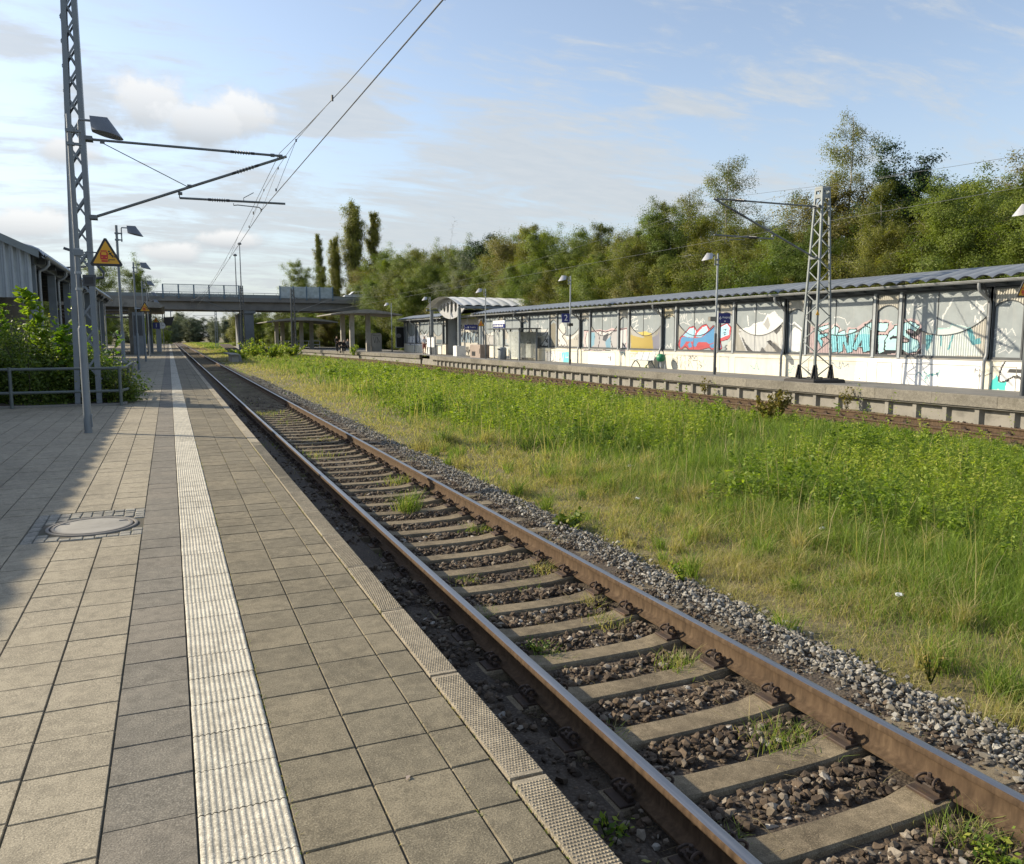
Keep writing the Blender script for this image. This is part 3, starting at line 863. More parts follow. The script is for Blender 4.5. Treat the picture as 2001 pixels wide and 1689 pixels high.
    ('p', (0.62,0.61,0.58), [(48.9,1.72),(47.88,1.62),(46.85,2.12),(46.85,1.92),(47.77,1.52),(48.66,1.41)], 0),
    ('l', (0.15,0.15,0.15), [(47.54,1.47),(47.33,1.72),(47.21,1.42),(47.0,1.62)], 0.05),
    ('l', (0.15,0.15,0.15), [(47.45,2.12),(47.5,2.22)], 0.05),
    ('l', (0.02,0.02,0.025), [(51.78,0.53),(51.53,0.58),(51.65,-0.13),(51.27,-0.17)], 0.045),
    ('l', (0.02,0.02,0.025), [(51.16,0.54),(50.91,0.6),(51.02,-0.11),(50.53,0.01),(50.78,0.44)], 0.045),
    ('l', (0.02,0.02,0.025), [(50.18,0.55),(50.29,-0.09),(49.81,-0.13)], 0.045),
    ('l', (0.02,0.02,0.025), [(49.7,0.56),(49.57,-0.12),(49.46,0.52)], 0.045),
    ('p', (0.68,0.67,0.64), [(52.04,0.58),(49.46,0.62),(49.45,-0.17),(51.52,-0.23)], 0),
    ('l', (0.02,0.02,0.025), [(51.78,0.53),(51.53,0.58),(51.65,-0.13),(51.27,-0.17)], 0.045),
    ('l', (0.02,0.02,0.025), [(51.16,0.54),(50.91,0.6),(51.02,-0.11),(50.53,0.01),(50.78,0.44)], 0.045),
    ('l', (0.02,0.02,0.025), [(50.18,0.55),(50.29,-0.09),(49.81,-0.13)], 0.045),
    ('l', (0.02,0.02,0.025), [(49.7,0.56),(49.57,-0.12),(49.46,0.52)], 0.045),
    ('p', (0.12,0.55,0.56), [(49.34,0.57),(48.25,0.62),(48.24,-0.08),(49.1,-0.11)], 0),
    ('l', (0.65,0.7,0.68), [(48.99,0.52),(49.1,-0.05)], 0.05),
    ('l', (0.65,0.7,0.68), [(48.65,0.48),(48.7,0.22),(48.3,0.28)], 0.05),
    ('l', (0.02,0.02,0.025), [(35.99,0.44),(35.85,0.46),(35.91,0.34),(36.06,0.37)], 0.028),
    ('l', (0.02,0.02,0.025), [(35.78,0.54),(35.64,0.61),(35.71,0.38),(35.55,-0.06),(35.85,0.38)], 0.028),
    ('l', (0.02,0.02,0.025), [(35.43,0.55),(35.3,0.64),(35.42,0.31),(35.31,-0.01),(35.22,0.4)], 0.028),
    ('l', (0.02,0.02,0.025), [(35.09,0.6),(34.96,0.64),(34.95,0.48)], 0.028),
    ('l', (0.02,0.02,0.025), [(34.95,0.44),(35.07,0.2),(34.93,-0.08),(34.88,0.37)], 0.028),
    ('l', (0.02,0.02,0.025), [(34.69,0.61),(34.42,0.66),(34.68,0.41),(34.66,0.09),(34.54,0.41),(34.26,0.03)], 0.028),
    ('l', (0.02,0.02,0.025), [(34.28,0.5),(33.96,0.67),(33.89,0.43),(34.28,0.42)], 0.028),
    ('l', (0.02,0.02,0.025), [(33.95,0.39),(33.81,0.16),(33.93,-0.12)], 0.028),
    ('l', (0.02,0.02,0.025), [(33.76,0.44),(33.63,0.32),(33.69,0.21),(33.49,0.17),(33.62,0.07)], 0.028),
    ('l', (0.02,0.02,0.025), [(83.32,2.03),(82.56,2.38),(81.85,1.89),(80.88,2.3)], 0.12),
    ('l', (0.02,0.02,0.025), [(82.85,1.33),(82.34,1.75),(81.88,1.33)], 0.12),
    ('l', (0.02,0.02,0.025), [(80.67,1.75),(80.22,1.34)], 0.12),
    ('p', (0.62,0.6,0.56), [(63.35,1.84),(62.14,2.06),(60.68,2.05),(60.68,0.86),(63.36,0.83)], 0),
    ('l', (0.05,0.05,0.05), [(62.74,1.95),(63.2,1.39),(62.75,0.9)], 0.07),
    ('l', (0.05,0.05,0.05), [(60.96,2.0),(61.7,1.51),(60.97,1.24),(61.55,0.91)], 0.07),
    ('l', (0.05,0.05,0.05), [(60.11,1.94),(60.68,1.4)], 0.07),
    ('p', (0.16,0.2,0.22), [(77.51,1.35),(75.37,1.35),(75.4,0.7),(77.54,0.68)], 0),
    ('p', (0.66,0.66,0.66), [(88.15,1.61),(80.71,1.92),(80.75,0.76),(88.61,0.68)], 0),
    ('l', (0.06,0.08,0.16), [(87.76,1.51),(88.19,0.85)], 0.12),
    ('l', (0.06,0.08,0.16), [(87.15,1.72),(87.59,0.96),(86.62,0.76)], 0.12),
    ('l', (0.06,0.08,0.16), [(86.18,1.72),(86.42,0.86),(85.8,1.51)], 0.12),
    ('l', (0.06,0.08,0.16), [(84.28,1.72),(84.51,0.88),(83.57,1.3),(83.91,1.72)], 0.12),
    ('l', (0.06,0.08,0.16), [(82.46,1.72),(82.86,0.89)], 0.12),
    ('l', (0.06,0.08,0.16), [(81.93,1.72),(82.14,1.0),(81.27,0.91),(81.41,1.72)], 0.12),
]

# ------------------------------------------------------------------ ground
rng = np.random.default_rng(11)


def ground_z(x, y):
    """lie of the land: shallow ditch between the tracks, bank behind the far platform"""
    x = np.asarray(x, float)
    y = np.asarray(y, float)
    z = -0.80 + 0.05 * fbm(x * .35, y * .35, 3)
    z = z + np.clip((x - 4.6) / 1.5, 0, 1) * 0.05
    z = z + np.clip((x - 28) / 14, 0, 1) * 1.2
    z = z - np.clip((4.4 - x) / .3, 0, 1) * 0.05 - np.clip((x - 16.3) / .5, 0, 1) * np.clip((20.9 - x) / .3, 0, 1) * .10
    return z


xs = np.concatenate([[-600, -200, -60, -20], np.arange(-8, 3.9, 2.0), np.arange(4.0, 20.0, .25), np.arange(20, 50, 2.0), [60, 90, 150, 300, 900]])
ys = np.concatenate([[-40, -10, -4], np.arange(-2, 40, .25), np.arange(40, 130, 1.0), np.arange(130, 260, 6), [300, 400, 600, 1200, 2200]])
GX, GY = np.meshgrid(xs, ys)
GZ = ground_z(GX, GY)
m_, n_ = GX.shape
idx = np.arange(m_ * n_).reshape(m_, n_)
F = np.stack([idx[:-1, :-1].ravel(), idx[:-1, 1:].ravel(), idx[1:, 1:].ravel(), idx[1:, :-1].ravel()], 1)
struct(npmesh('ground', np.stack([GX.ravel(), GY.ravel(), GZ.ravel()], 1), F, M['ground'], smooth=True))

# track bed of the near track: a slightly lumpy strip of dirty fines under the stones
bx = np.arange(1.30, 4.75, .08)
by = np.concatenate([np.arange(0, 30, .1), np.arange(30, 330, 2.0)])
BX, BY = np.meshgrid(bx, by)
BZ = -0.792 + 0.022 * fbm(BX * 2.5, BY * 2.5, 5)
BZ = BZ + np.clip((2.05 - BX) / .1, 0, 1) * 0.088 - np.clip((1.5 - BX) / .2, 0, 1) * .05 + np.clip((BX - 3.78) / .12, 0, 1) * .062 - np.clip((BX - 4.25) / .1, 0, 1) * .03 - np.clip((BX - 4.45) / .25, 0, 1) * .1
m_, n_ = BX.shape
idx = np.arange(m_ * n_).reshape(m_, n_)
F = np.stack([idx[:-1, :-1].ravel(), idx[:-1, 1:].ravel(), idx[1:, 1:].ravel(), idx[1:, :-1].ravel()], 1)
struct(npmesh('track_bed', np.stack([BX.ravel(), BY.ravel(), BZ.ravel()], 1), F, M['bed'], smooth=True))


# ------------------------------------------------------------------ near platform
def slabs(cells, zt, bev=0.0038, sink=0.012, tilt=0.0015):
    """cells: (n,4) x0,x1,y0,y1 -> separate paving stones with bevelled rims, one mesh"""
    c = np.asarray(cells, float)
    n = len(c)
    x0, x1, y0, y1 = c.T
    j = rng.uniform(-tilt, tilt, (n, 4))
    dz = rng.uniform(-.0015, .0015, n)
    b = bev
    V = np.empty((n, 8, 3))
    V[:, 0] = np.stack([x0, y0, np.full(n, zt - sink)], 1)
    V[:, 1] = np.stack([x1, y0, np.full(n, zt - sink)], 1)
    V[:, 2] = np.stack([x1, y1, np.full(n, zt - sink)], 1)
    V[:, 3] = np.stack([x0, y1, np.full(n, zt - sink)], 1)
    for k, (xx, yy) in enumerate([(x0 + b, y0 + b), (x1 - b, y0 + b), (x1 - b, y1 - b), (x0 + b, y1 - b)]):
        V[:, 4 + k] = np.stack([xx, yy, zt + dz + j[:, k]], 1)
    f = np.array([(4, 5, 6, 7), (0, 1, 5, 4), (1, 2, 6, 5), (2, 3, 7, 6), (3, 0, 4, 7)])
    F = (np.arange(n)[:, None, None] * 8 + f[None]).reshape(-1, 4)
    r = np.repeat(rng.uniform(0, 1, n), 5)
    return V.reshape(-1, 3), F, r


YE = 196.0
GAP = 0.0038
base = MB()
base.box(-12.5, 1.09, -6, YE, -1.1, -0.0085)
base.box(1.09, 1.235, -6, YE, -1.1, -0.10)
struct(obj('platform', base, M['joint']))


def column_cells(x0, x1, off, y_to=YE):
    ya = np.arange(-1.5 + off, y_to, 0.30)
    g = GAP / 2
    return [(x0 + g, x1 - g, y + g, y + .30 - g) for y in ya]


COB = (-1.185, -0.285, 7.27, 8.40)     # square of small setts round the manhole


def not_cob(cells):
    o = []
    for c in cells:
        if c[1] > COB[0] + .02 and c[0] < COB[1] - .02 and c[3] > COB[2] + .03 and c[2] < COB[3] - .03:
            if c[2] < COB[2] - .06:
                o.append((c[0], c[1], c[2], COB[2]))
            elif c[3] > COB[3] + .06:
                o.append((c[0], c[1], COB[3], c[3]))
            continue
        o.append(c)
    return o


V, F, r = slabs(column_cells(-.285, .013, .13), 0.0)
struct(npmesh('pavement_dark_band', V, F, M['slab_grey'], attrs={'rnd': r}))
cells = []
for k in range(40):
    x1 = -.285 - .30 * k
    cells += not_cob(column_cells(x1 - .30, x1, (.0, .02, .15, .05, .11, .16, .21)[k % 7]))
V, F, r = slabs(cells, 0.0)
struct(npmesh('pavement', V, F, M['slab_beige'], attrs={'rnd': r}))
cells = column_cells(.316, .620, .06) + column_cells(.620, .922, .06) + column_cells(.922, 1.090, .06)
V, F, r = slabs(cells, 0.0, 0.0045)
struct(npmesh('pavement_edge_band', V, F, M['slab_brown'], attrs={'rnd': r}))

# ribbed guidance strip, tile by tile
prof = []
NR = 13
for k in range(NR):
    for s, z in ((0.0, -.0005), (.22, .0035), (.40, .0052), (.60, .0052), (.78, .0035)):
        prof.append((.013 + .003 + (k + s) * (.297 / NR), z))
prof.append((.313, -.0005))
prof = np.array(prof)
ya = np.arange(-1.5 + .10, YE, .30)
nt, npf = len(ya), len(prof)
V = np.empty((nt, 2, npf, 3))
for q, yo in ((0, .003), (1, .297)):
    V[:, q, :, 0] = prof[None, :, 0] + rng.uniform(-.0012, .0012, (nt, 1))
    V[:, q, :, 1] = (ya + yo)[:, None]
    V[:, q, :, 2] = prof[None, :, 1] + rng.uniform(-.001, .001, (nt, 1))
bi = np.arange(nt)[:, None] * (2 * npf)
k_ = np.arange(npf - 1)[None]
F = np.stack([bi + k_, bi + k_ + 1, bi + npf + k_ + 1, bi + npf + k_], -1).reshape(-1, 4)
struct(npmesh('guidance_path', V.reshape(-1, 3), F, M['tactile'], attrs={'rnd': np.repeat(rng.uniform(.2, .9, nt), npf - 1)}, smooth=True))

# studded edge stones, one metre each
V_, F_, r_ = slabs([(1.092, 1.242, y + .004, y + .996) for y in np.arange(-1.42, YE, 1.0)], 0.006, 0.007, 0.19, .002)
VV, FF, RR = [V_], [F_], [r_]
b0 = len(V_)
su = np.arange(1.106, 1.232, .0125)
sv = np.concatenate([np.arange(-1.0, 13.0, .017)])
SX, SY = np.meshgrid(su, sv)
SX = SX + ((np.arange(len(sv)) % 2) * .006)[:, None]
SX, SY = SX.ravel(), SY.ravel()
keep = (np.abs(((SY + 1.42) % 1.0) - .5) < .47) & (SX < 1.236)
SX, SY = SX[keep], SY[keep]
n = len(SX)
st = np.array([(-1, -1, 0), (1, -1, 0), (1, 1, 0), (-1, 1, 0), (-.5, -.5, 1), (.5, -.5, 1), (.5, .5, 1), (-.5, .5, 1)], float)
P = np.stack([SX, SY, np.full(n, .0055)], 1)[:, None] + st[None] * np.array([.0046, .006, .0046])
f = np.array([(4, 5, 6, 7), (0, 1, 5, 4), (1, 2, 6, 5), (2, 3, 7, 6), (3, 0, 4, 7)])
VV.append(P.reshape(-1, 3))
FF.append((np.arange(n)[:, None, None] * 8 + f[None]).reshape(-1, 4) + b0)
RR.append(np.repeat(rng.uniform(.3, .9, n), 5))
struct(npmesh('platform_kerb', np.concatenate(VV), np.concatenate(FF), M['edge_stone'], attrs={'rnd': np.concatenate(RR)}))

# manhole: ring of small setts, iron rim, concrete filled lid
MC = (-.69, 7.76)
mh = thing('manhole', 'round concrete filled manhole lid with iron rim in the platform paving', 'manhole', (MC[0], MC[1], 0))
mb = MB()
for (cx, cy) in [(x, y) for x in np.arange(COB[0] + .05, COB[1], .09) for y in np.arange(COB[2] + .05, COB[3], .086)]:
    d = math.hypot(cx - MC[0], cy - MC[1])
    if d < .41 or cx > COB[1] - .03 or cy > COB[3] - .03:
        continue
    a, b_ = .043 + rng.uniform(-.004, .002), .041 + rng.uniform(-.004, .002)
    mb.cbox(cx - a, cx + a, cy - b_, cy + b_, -.02, rng.uniform(-.003, .004), .006)
o = obj('cobble_surround', mb, M['cobble'], mh)
o.data.attributes.new('rnd', 'FLOAT', 'FACE').data.foreach_set('value', np.repeat(rng.uniform(0, 1, len(mb.f) // 10 + 1), 10)[:len(mb.f)].astype(np.float32))
mb = MB()
mb.lathe([(.362, -.02), (.362, .002), (.358, .005), (.340, .005), (.336, .0), (.336, -.02)], (*MC, 0), 48, False)
mb.lathe([(.322, -.02), (.322, .004), (.318, .007), (.298, .007), (.296, .003), (.296, -.02)], (*MC, 0), 48, False)
obj('iron_rim', mb, M['bridge_concrete'], mh, True)
mb = MB()
mb.lathe([(.2955, -.02), (.2955, .0015), (.28, .003), (.0005, .004)], (*MC, 0), 48)
lid = obj('lid', mb, M['pale_concrete'], mh, True)
for (a, s) in ((2.6, 1), (.45, 1)):
    mb = MB()
    c, d = math.cos(a) * .265, math.sin(a) * .265
    mb.box(MC[0] + c - .035, MC[0] + c + .035, MC[1] + d - .02, MC[1] + d + .02, -.01, .0047)
    obj('lift_hole', mb, M['black'], lid)

# ------------------------------------------------------------------ near track
XR = (2.165, 3.672)       # rail centres
ZR = -0.55                # top of rail


def rail_mesh(x, pts=None, z=ZR, y0=-3, y1=330, head=1):
    """rail section swept along y; head faces get their own material"""
    sec = [(-.075, -.172), (.075, -.172), (.075, -.160), (.022, -.143), (.010, -.128), (.009, -.055), (.034, -.040), (.036, -.014), (.030, -.003), (.018, 0.0),
           (-.018, 0.0), (-.030, -.003), (-.036, -.014), (-.034, -.040), (-.009, -.055), (-.010, -.128), (-.022, -.143), (-.075, -.160)]
    path = pts if pts is not None else [(x, y0), (x, y1)]
    mb = MB()
    n = len(sec)
    for (px_, py_) in path:
        mb.v.extend([(px_ + s[0], py_, z + s[1]) for s in sec])
    for i in range(len(path) - 1):
        for j in range(n):
            a, b = i * n + j, i * n + (j + 1) % n
            mb.f.append((a, b, b + n, a + n))
            mb.mi.append(head if j in (8, 9, 10) else 0)
    mb.f.append(tuple(range(n)))
    mb.f.append(tuple(range((len(path) - 1) * n, len(path) * n)))
    mb.mi.extend([0, 0])
    return mb


def sleeper_mb():
    """concrete monobloc sleeper, dipped in the middle"""
    mb = MB()
    st = [(-1.30, .11, .15, -.005), (-1.25, .115, .15, 0), (-.62, .115, .15, 0), (-.42, .10, .135, -.028), (0, .095, .125, -.035), (.42, .10, .135, -.028), (.62, .115, .15, 0), (1.25, .115, .15, 0), (1.30, .11, .15, -.005)]
    for (x, t, b, z) in st:
        mb.v.extend([(x, -b, -.20), (x, -t - .004, z - .014), (x, -t + .008, z), (x, t - .008, z), (x, t + .004, z - .014), (x, b, -.20)])
    for i in range(len(st) - 1):
        for j in range(5):
            a = i * 6 + j
            mb.f.append((a, a + 1, a + 7, a + 6))
            mb.mi.append(0)
    mb.f.append((0, 1, 2, 3, 4, 5))
    mb.f.append(tuple((len(st) - 1) * 6 + j for j in range(6)))
    mb.mi.extend([0, 0])
    return mb


def fastening_mb():
    """ribbed base plate with two spring clips, bolts and nuts; origin on the rail axis at sleeper top"""
    mb = MB()
    mb.cbox(-.185, .185, -.085, .085, -.002, .014, .004)
    for s in (-1, 1):
        mb.cbox(s * .118 - .016, s * .118 + .016, -.075, .075, .014, .045, .006)
        # looped spring clip
        p = []
        for k in range(22):
            a = k / 21 * 2 * math.pi * 1.15 - .6
            p.append((s * (.118 + .036 * math.cos(a)), -.052 + .018 * math.sin(a * .5), .064 + .026 * math.sin(a)))
        mb.tube(p, .0078, 6)
        p = []
        for k in range(22):
            a = k / 21 * 2 * math.pi * 1.15 - .6
            p.append((s * (.118 + .036 * math.cos(a)), .052 - .018 * math.sin(a * .5), .060 + .024 * math.sin(a)))
        mb.tube(p, .0078, 6)
        mb.tube([(s * .112, -.05, .045), (s * .07, -.03, .05), (s * .055, 0, .034), (s * .07, .03, .05), (s * .112, .05, .045)], .008, 6)
        mb.lathe([(.013, .014), (.013, .062), (.024, .062), (.024, .082), (.012, .086), (.012, .105), (.008, .108)], (s * .118, 0, 0), 6)
    return mb


def make_track(name, label, xr, zr, y_first, n_det, n_parts, n_far, rail_mats, path=None, bolts_for=40):
    cx = (xr[0] + xr[1]) / 2
    t = thing(name, label, 'railway track', (cx, 0, zr))
    for x in xr:
        if path is None:
            mb = rail_mesh(x)
        else:
            mb = rail_mesh(x, [(px_ + (x - cx), py_) for (px_, py_) in path], zr)
        obj('rail', mb, rail_mats, t, True)
    zs = zr - .172
    sm = obj('sleeper', sleeper_mb(), M['sleeper'])
    sme = sm.data
    sme.attributes.new('rnd', 'FLOAT', 'FACE').data.foreach_set('value', np.full(len(sme.polygons), .5, np.float32))
    bpy.data.objects.remove(sm)
    fm = obj('rail_fastening', fastening_mb(), M['steel_dirty'], None, True)
    fme = fm.data
    bpy.data.objects.remove(fm)
    for k in range(n_parts):
        o = bpy.data.objects.new('sleeper', sme)
        COL.objects.link(o)
        o.parent = t
        o.location = (random.uniform(-.012, .012), y_first + k * .6 + random.uniform(-.02, .02), -.172 - .004)
        o.rotation_euler = (random.uniform(-.01, .01), 0, random.uniform(-.012, .012))
        if k < bolts_for:
            for x in xr:
                q = bpy.data.objects.new('rail_fastening', fme)
                COL.objects.link(q)
                q.parent = o
                q.location = (x - cx, random.uniform(-.006, .006), .0)
    if n_far:
        mb = MB()
        for k in range(n_far):
            y = y_first + (n_parts + k) * .6
            mb.box(cx - 1.3, cx + 1.3, y - .12, y + .12, zs - .18, zs)
        o = obj('far_sleepers', mb, M['sleeper'], t)
        o['kind'] = 'stuff'
    return t


random.seed(4)
make_track('railway_track', 'near railway track with rusty rails on concrete sleepers beside the paved platform', XR, ZR, 0.97, 40, 100, 260, [M['rail_rust'], M['rail_head']], None, 46)
PATH2 = [(18.35, -4), (18.35, 66), (17.6, 78), (16.2, 92), (14.2, 108), (11.5, 126), (7, 150), (3.6, 180)]
make_track('railway_track', 'brown far railway track below the edge of the graffiti platform', (17.60, 19.10), -.60, 9.0, 0, 92, 0, [M['rail_rust'], M['rail2_head']], PATH2, 92)

# ------------------------------------------------------------------ ballast stones
ICO = None


def stones(name, pts, size, mat, rnd, seed):
    """pts (n,3), size (n,) -> angular stones, one mesh"""
    bm = bmesh.new()
    bmesh.ops.create_icosphere(bm, subdivisions=1, radius=1.0)
    bv = np.array([v.co for v in bm.verts])
    bf = np.array([[v.index for v in f.verts] for f in bm.faces])
    bm.free()
    g = np.random.default_rng(seed)
    n = len(pts)
    # a few base shapes cut into angular lumps
    shapes = []
    for k in range(90):
        v = bv * g.uniform(.5, 1.3, 3)
        for c in range(9):
            d = g.normal(size=3)
            d /= np.linalg.norm(d)
            lim = g.uniform(.32, .75)
            t = v @ d - lim
            v = v - np.where(t > 0, t, 0)[:, None] * d
        shapes.append(v)
    shapes = np.array(shapes)
    v = shapes[g.integers(0, 90, n)]
    q = g.normal(size=(n, 4))
    q /= np.linalg.norm(q, axis=1)[:, None]
    a, b, c, d = q.T
    Rm = np.stack([np.stack([1 - 2 * (c * c + d * d), 2 * (b * c - a * d), 2 * (b * d + a * c)], 1),
                   np.stack([2 * (b * c + a * d), 1 - 2 * (b * b + d * d), 2 * (c * d - a * b)], 1),
                   np.stack([2 * (b * d - a * c), 2 * (c * d + a * b), 1 - 2 * (b * b + c * c)], 1)], 1)
    v = np.einsum('nij,nkj->nki', Rm, v) * size[:, None, None]
    v[:, :, 2] *= .8
    v = v + pts[:, None]
    F = (np.arange(n)[:, None, None] * 12 + bf[None]).reshape(-1, 3)
    o = npmesh(name, v.reshape(-1, 3), F, mat, attrs={'rnd': np.repeat(rnd, 20)})
    return struct(o, 'stuff')


def scatter(x0, x1, y0, y1, n):
    return rng.uniform(x0, x1, n), rng.uniform(y0, y1, n)


P, Sz = [], []
for (x0, x1, ya, yb, dens, s0, s1) in [(2.27, 3.58, 1.6, 7, 1150, .010, .046), (2.27, 3.58, 7, 14, 650, .014, .046), (2.27, 3.58, 14, 34, 200, .022, .046), (1.27, 2.08, 1.6, 8, 640, .010, .042), (1.27, 2.08, 8, 30, 150, .018, .04),
                                       (3.76, 4.2, 1.6, 14, 1100, .009, .032), (3.76, 4.2, 14, 30, 350, .015, .036)]:
    n = int((x1 - x0) * (yb - ya) * dens)
    x, y = scatter(x0, x1, ya, yb, n)
    # leave bare patches of fines
    k = fbm(x * 1.6, y * 1.6, 21) > (-.5 if x0 > 1.5 else -.1)
    x, y = x[k], y[k]
    n = len(x)
    s = s0 + (s1 - s0) * rng.uniform(0, 1, n) ** 1.7
    # stones do not lie on the sleepers
    ph = np.abs(((y - .97 + .3) % .6) - .3)
    z = -.785 + np.where(x < 2.05, .085 - np.clip((1.5 - x) / .2, 0, 1) * .05, np.where(x > 3.75, .055, 0)) + .028 * fbm(x * 3, y * 3, 9) + s * .25 + np.where(ph > .17, rng.uniform(0, .012, n), -.012)
    P.append(np.stack([x, y, z], 1))
    Sz.append(s)
P, Sz = np.concatenate(P), np.concatenate(Sz)
ph = np.abs(((P[:, 1] - .97 + .3) % .6) - .3)
k = (ph > .125 + Sz * .6) | (P[:, 0] < 1.9) | (P[:, 0] > 3.76)
P, Sz = P[k], Sz[k]
stones('ballast', P, Sz, M['stone_brown'], np.clip(rng.beta(1.15, 1.5, len(P)) + .14 * fbm(P[:, 0] * 1.3, P[:, 1] * 1.3, 31), 0, 1), 5)
P, Sz = [], []
for (ya, yb, dens, s0, s1) in [(1.5, 7, 1500, .011, .038), (7, 14, 1000, .014, .038), (14, 30, 380, .02, .042), (30, 50, 120, .035, .06)]:
    n = int(.95 * (yb - ya) * dens)
    x, y = scatter(3.98, 4.93, ya, yb, n)
    mid, hw = 4.31 + .07 * fbm(y * .9, y * 0 + 3, 2) + np.clip((y - 8) / 20, 0, .12), .31 + .10 * fbm(y * 1.3, y * 0 + 9, 4)
    d = np.abs(x - mid) / hw
    k = rng.uniform(0, 1, n) > np.clip((d - .45) / .95, 0, 1)
    x, y, d = x[k], y[k], d[k]
    s = s0 + (s1 - s0) * rng.uniform(0, 1, len(x)) ** 1.6
    z = -.765 + .07 * np.clip(1 - d * d, 0, 1) * rng.uniform(.3, 1.1, len(x)) + s * .2
    P.append(np.stack([x, y, z], 1))
    Sz.append(s)
P, Sz = np.concatenate(P), np.concatenate(Sz)
stones('gravel', P, Sz, M['stone_grey'], np.clip(rng.beta(1.7, 1.7, len(P)) + .12 - .2 * np.clip((4.2 - P[:, 0]) / .15, 0, 1), 0, 1), 6)
n = 5200
x, y = scatter(16.6, 20.7, 8, 46, n)
s = rng.uniform(.03, .06, n)
stones('ballast', np.stack([x, y, np.full(n, -.85) + s * .3 + np.clip((x - 19.6) / 1, 0, 1) * .07], 1), s, M['stone_brown'], rng.beta(1.2, 3.6, n), 8)

# ------------------------------------------------------------------ far platform
XE = 20.75


def p2z(x):
    return -0.02 * (x - XE)


EDGE2 = [(XE, -6), (XE, 70), (19.6, 80), (17.6, 92), (15.6, 108), (13.2, 126), (9.5, 152)]
BACK2 = [(34, -6), (34, 152)]
top = MB()
V2 = []
for (x, y) in EDGE2:
    V2 += [(x + .02, y, 0), (24.0, y, p2z(24.0)), (27.5, y, p2z(27.5))]
F2 = []
for i in range(len(EDGE2) - 1):
    for j in range(2):
        a = i * 3 + j
        F2.append((a, a + 1, a + 4, a + 3))
top.add(V2, F2)
struct(obj('far_platform', top, M['asphalt']))
lip = MB()
cells_y = np.arange(-6, 66, 2.08)
for y in cells_y:
    lip.cbox(XE, XE + .30, y + .004, y + 2.076, -.31, .012, .012)
for i in range(1, len(EDGE2) - 1):
    (x0, y0), (x1, y1) = EDGE2[i], EDGE2[i + 1]
    lip.beam((x0 + .15, y0 - .1, -.15), (x1 + .15, y1, -.15), .30, .33)
o = obj('far_platform_kerb', lip, M['aggregate'])
o.data.attributes.new('rnd', 'FLOAT', 'FACE').data.foreach_set('value', np.repeat(rng.uniform(0, 1, len(lip.f) // 6 + 2), 6)[:len(lip.f)].astype(np.float32))
struct(o)
wl = MB()
wl.box(XE + .26, XE + .45, -6, 70, -1.1, -.311)
for y in np.arange(-5.2, 66, 1.035):
    # upright ribs with splayed sides
    wl.prism([(XE + .262, y - .15), (XE + .14, y - .08), (XE + .14, y + .06), (XE + .262, y + .10)], 'z', -1.1, -.312)
wl.box(XE + .06, XE + .262, -6, 66, -.36, -.3125)
for i in range(1, len(EDGE2) - 1):
    (x0, y0), (x1, y1) = EDGE2[i], EDGE2[i + 1]
    wl.beam((x0 + .22, y0, -.72), (x1 + .22, y1, -.72), .2, .8)
struct(obj('far_platform_wall', wl, M['concrete']))


def paint_cells(Yc, Zc):
    """RGBA of the spray paint at wall points"""
    shp = Yc.shape
    y, z = Yc.ravel(), Zc.ravel()
    y, z = y + .010 * vnoise(y * 14, z * 14, 5) + .008 * vnoise(y * 37, z * 37, 6), z + .010 * vnoise(y * 14, z * 14, 8)
    o = np.zeros((len(y), 4), np.float32)
    for kind, c, pts, wd in PAINT:
        p = np.array(pts)
        mg = wd + .02
        box = (y > p[:, 0].min() - mg) & (y < p[:, 0].max() + mg) & (z > p[:, 1].min() - mg) & (z < p[:, 1].max() + mg)
        if not box.any():
            continue
        ii = np.nonzero(box)[0]
        a, b = y[ii], z[ii]
        if kind == 'p':
            ins = np.zeros(len(ii), bool)
            j = len(p) - 1
            for i in range(len(p)):
                yi, zi, yj, zj = p[i, 0], p[i, 1], p[j, 0], p[j, 1]
                if zi != zj:
                    ins ^= ((zi > b) != (zj > b)) & (a < (yj - yi) * (b - zi) / (zj - zi) + yi)
                j = i
            o[ii[ins]] = (*c, .94)
        else:
            d = np.full(len(ii), 9.0)
            for i in range(len(p) - 1):
                v = p[i + 1] - p[i]
                L2 = max(1e-6, v @ v)
                t = np.clip(((a - p[i, 0]) * v[0] + (b - p[i, 1]) * v[1]) / L2, 0, 1)
                d = np.minimum(d, np.hypot(a - p[i, 0] - t * v[0], b - p[i, 1] - t * v[1]))
            o[ii[d < wd / 2 * (1 + .25 * vnoise(a * 3, b * 3, 3))]] = (*c, .96)
    return o.reshape(*shp, 4)


M['sheet_grey'] = painted('smooth_grey_sheet', (0.29, 0.32, 0.33), 0.2, 0.1, (0.36, 0.37, 0.36), 0.4)
M['sheet_rib'] = painted('ribbed_cream_sheet', (0.47, 0.445, 0.385), 0.55, 0.06, (0.25, 0.24, 0.21), 0.3)
M['wall_cream'] = painted('cream_wall_plaster', (0.66, 0.63, 0.52), 0.8, 0.07, (0.38, 0.34, 0.26), 0.35)
XW = 24.8
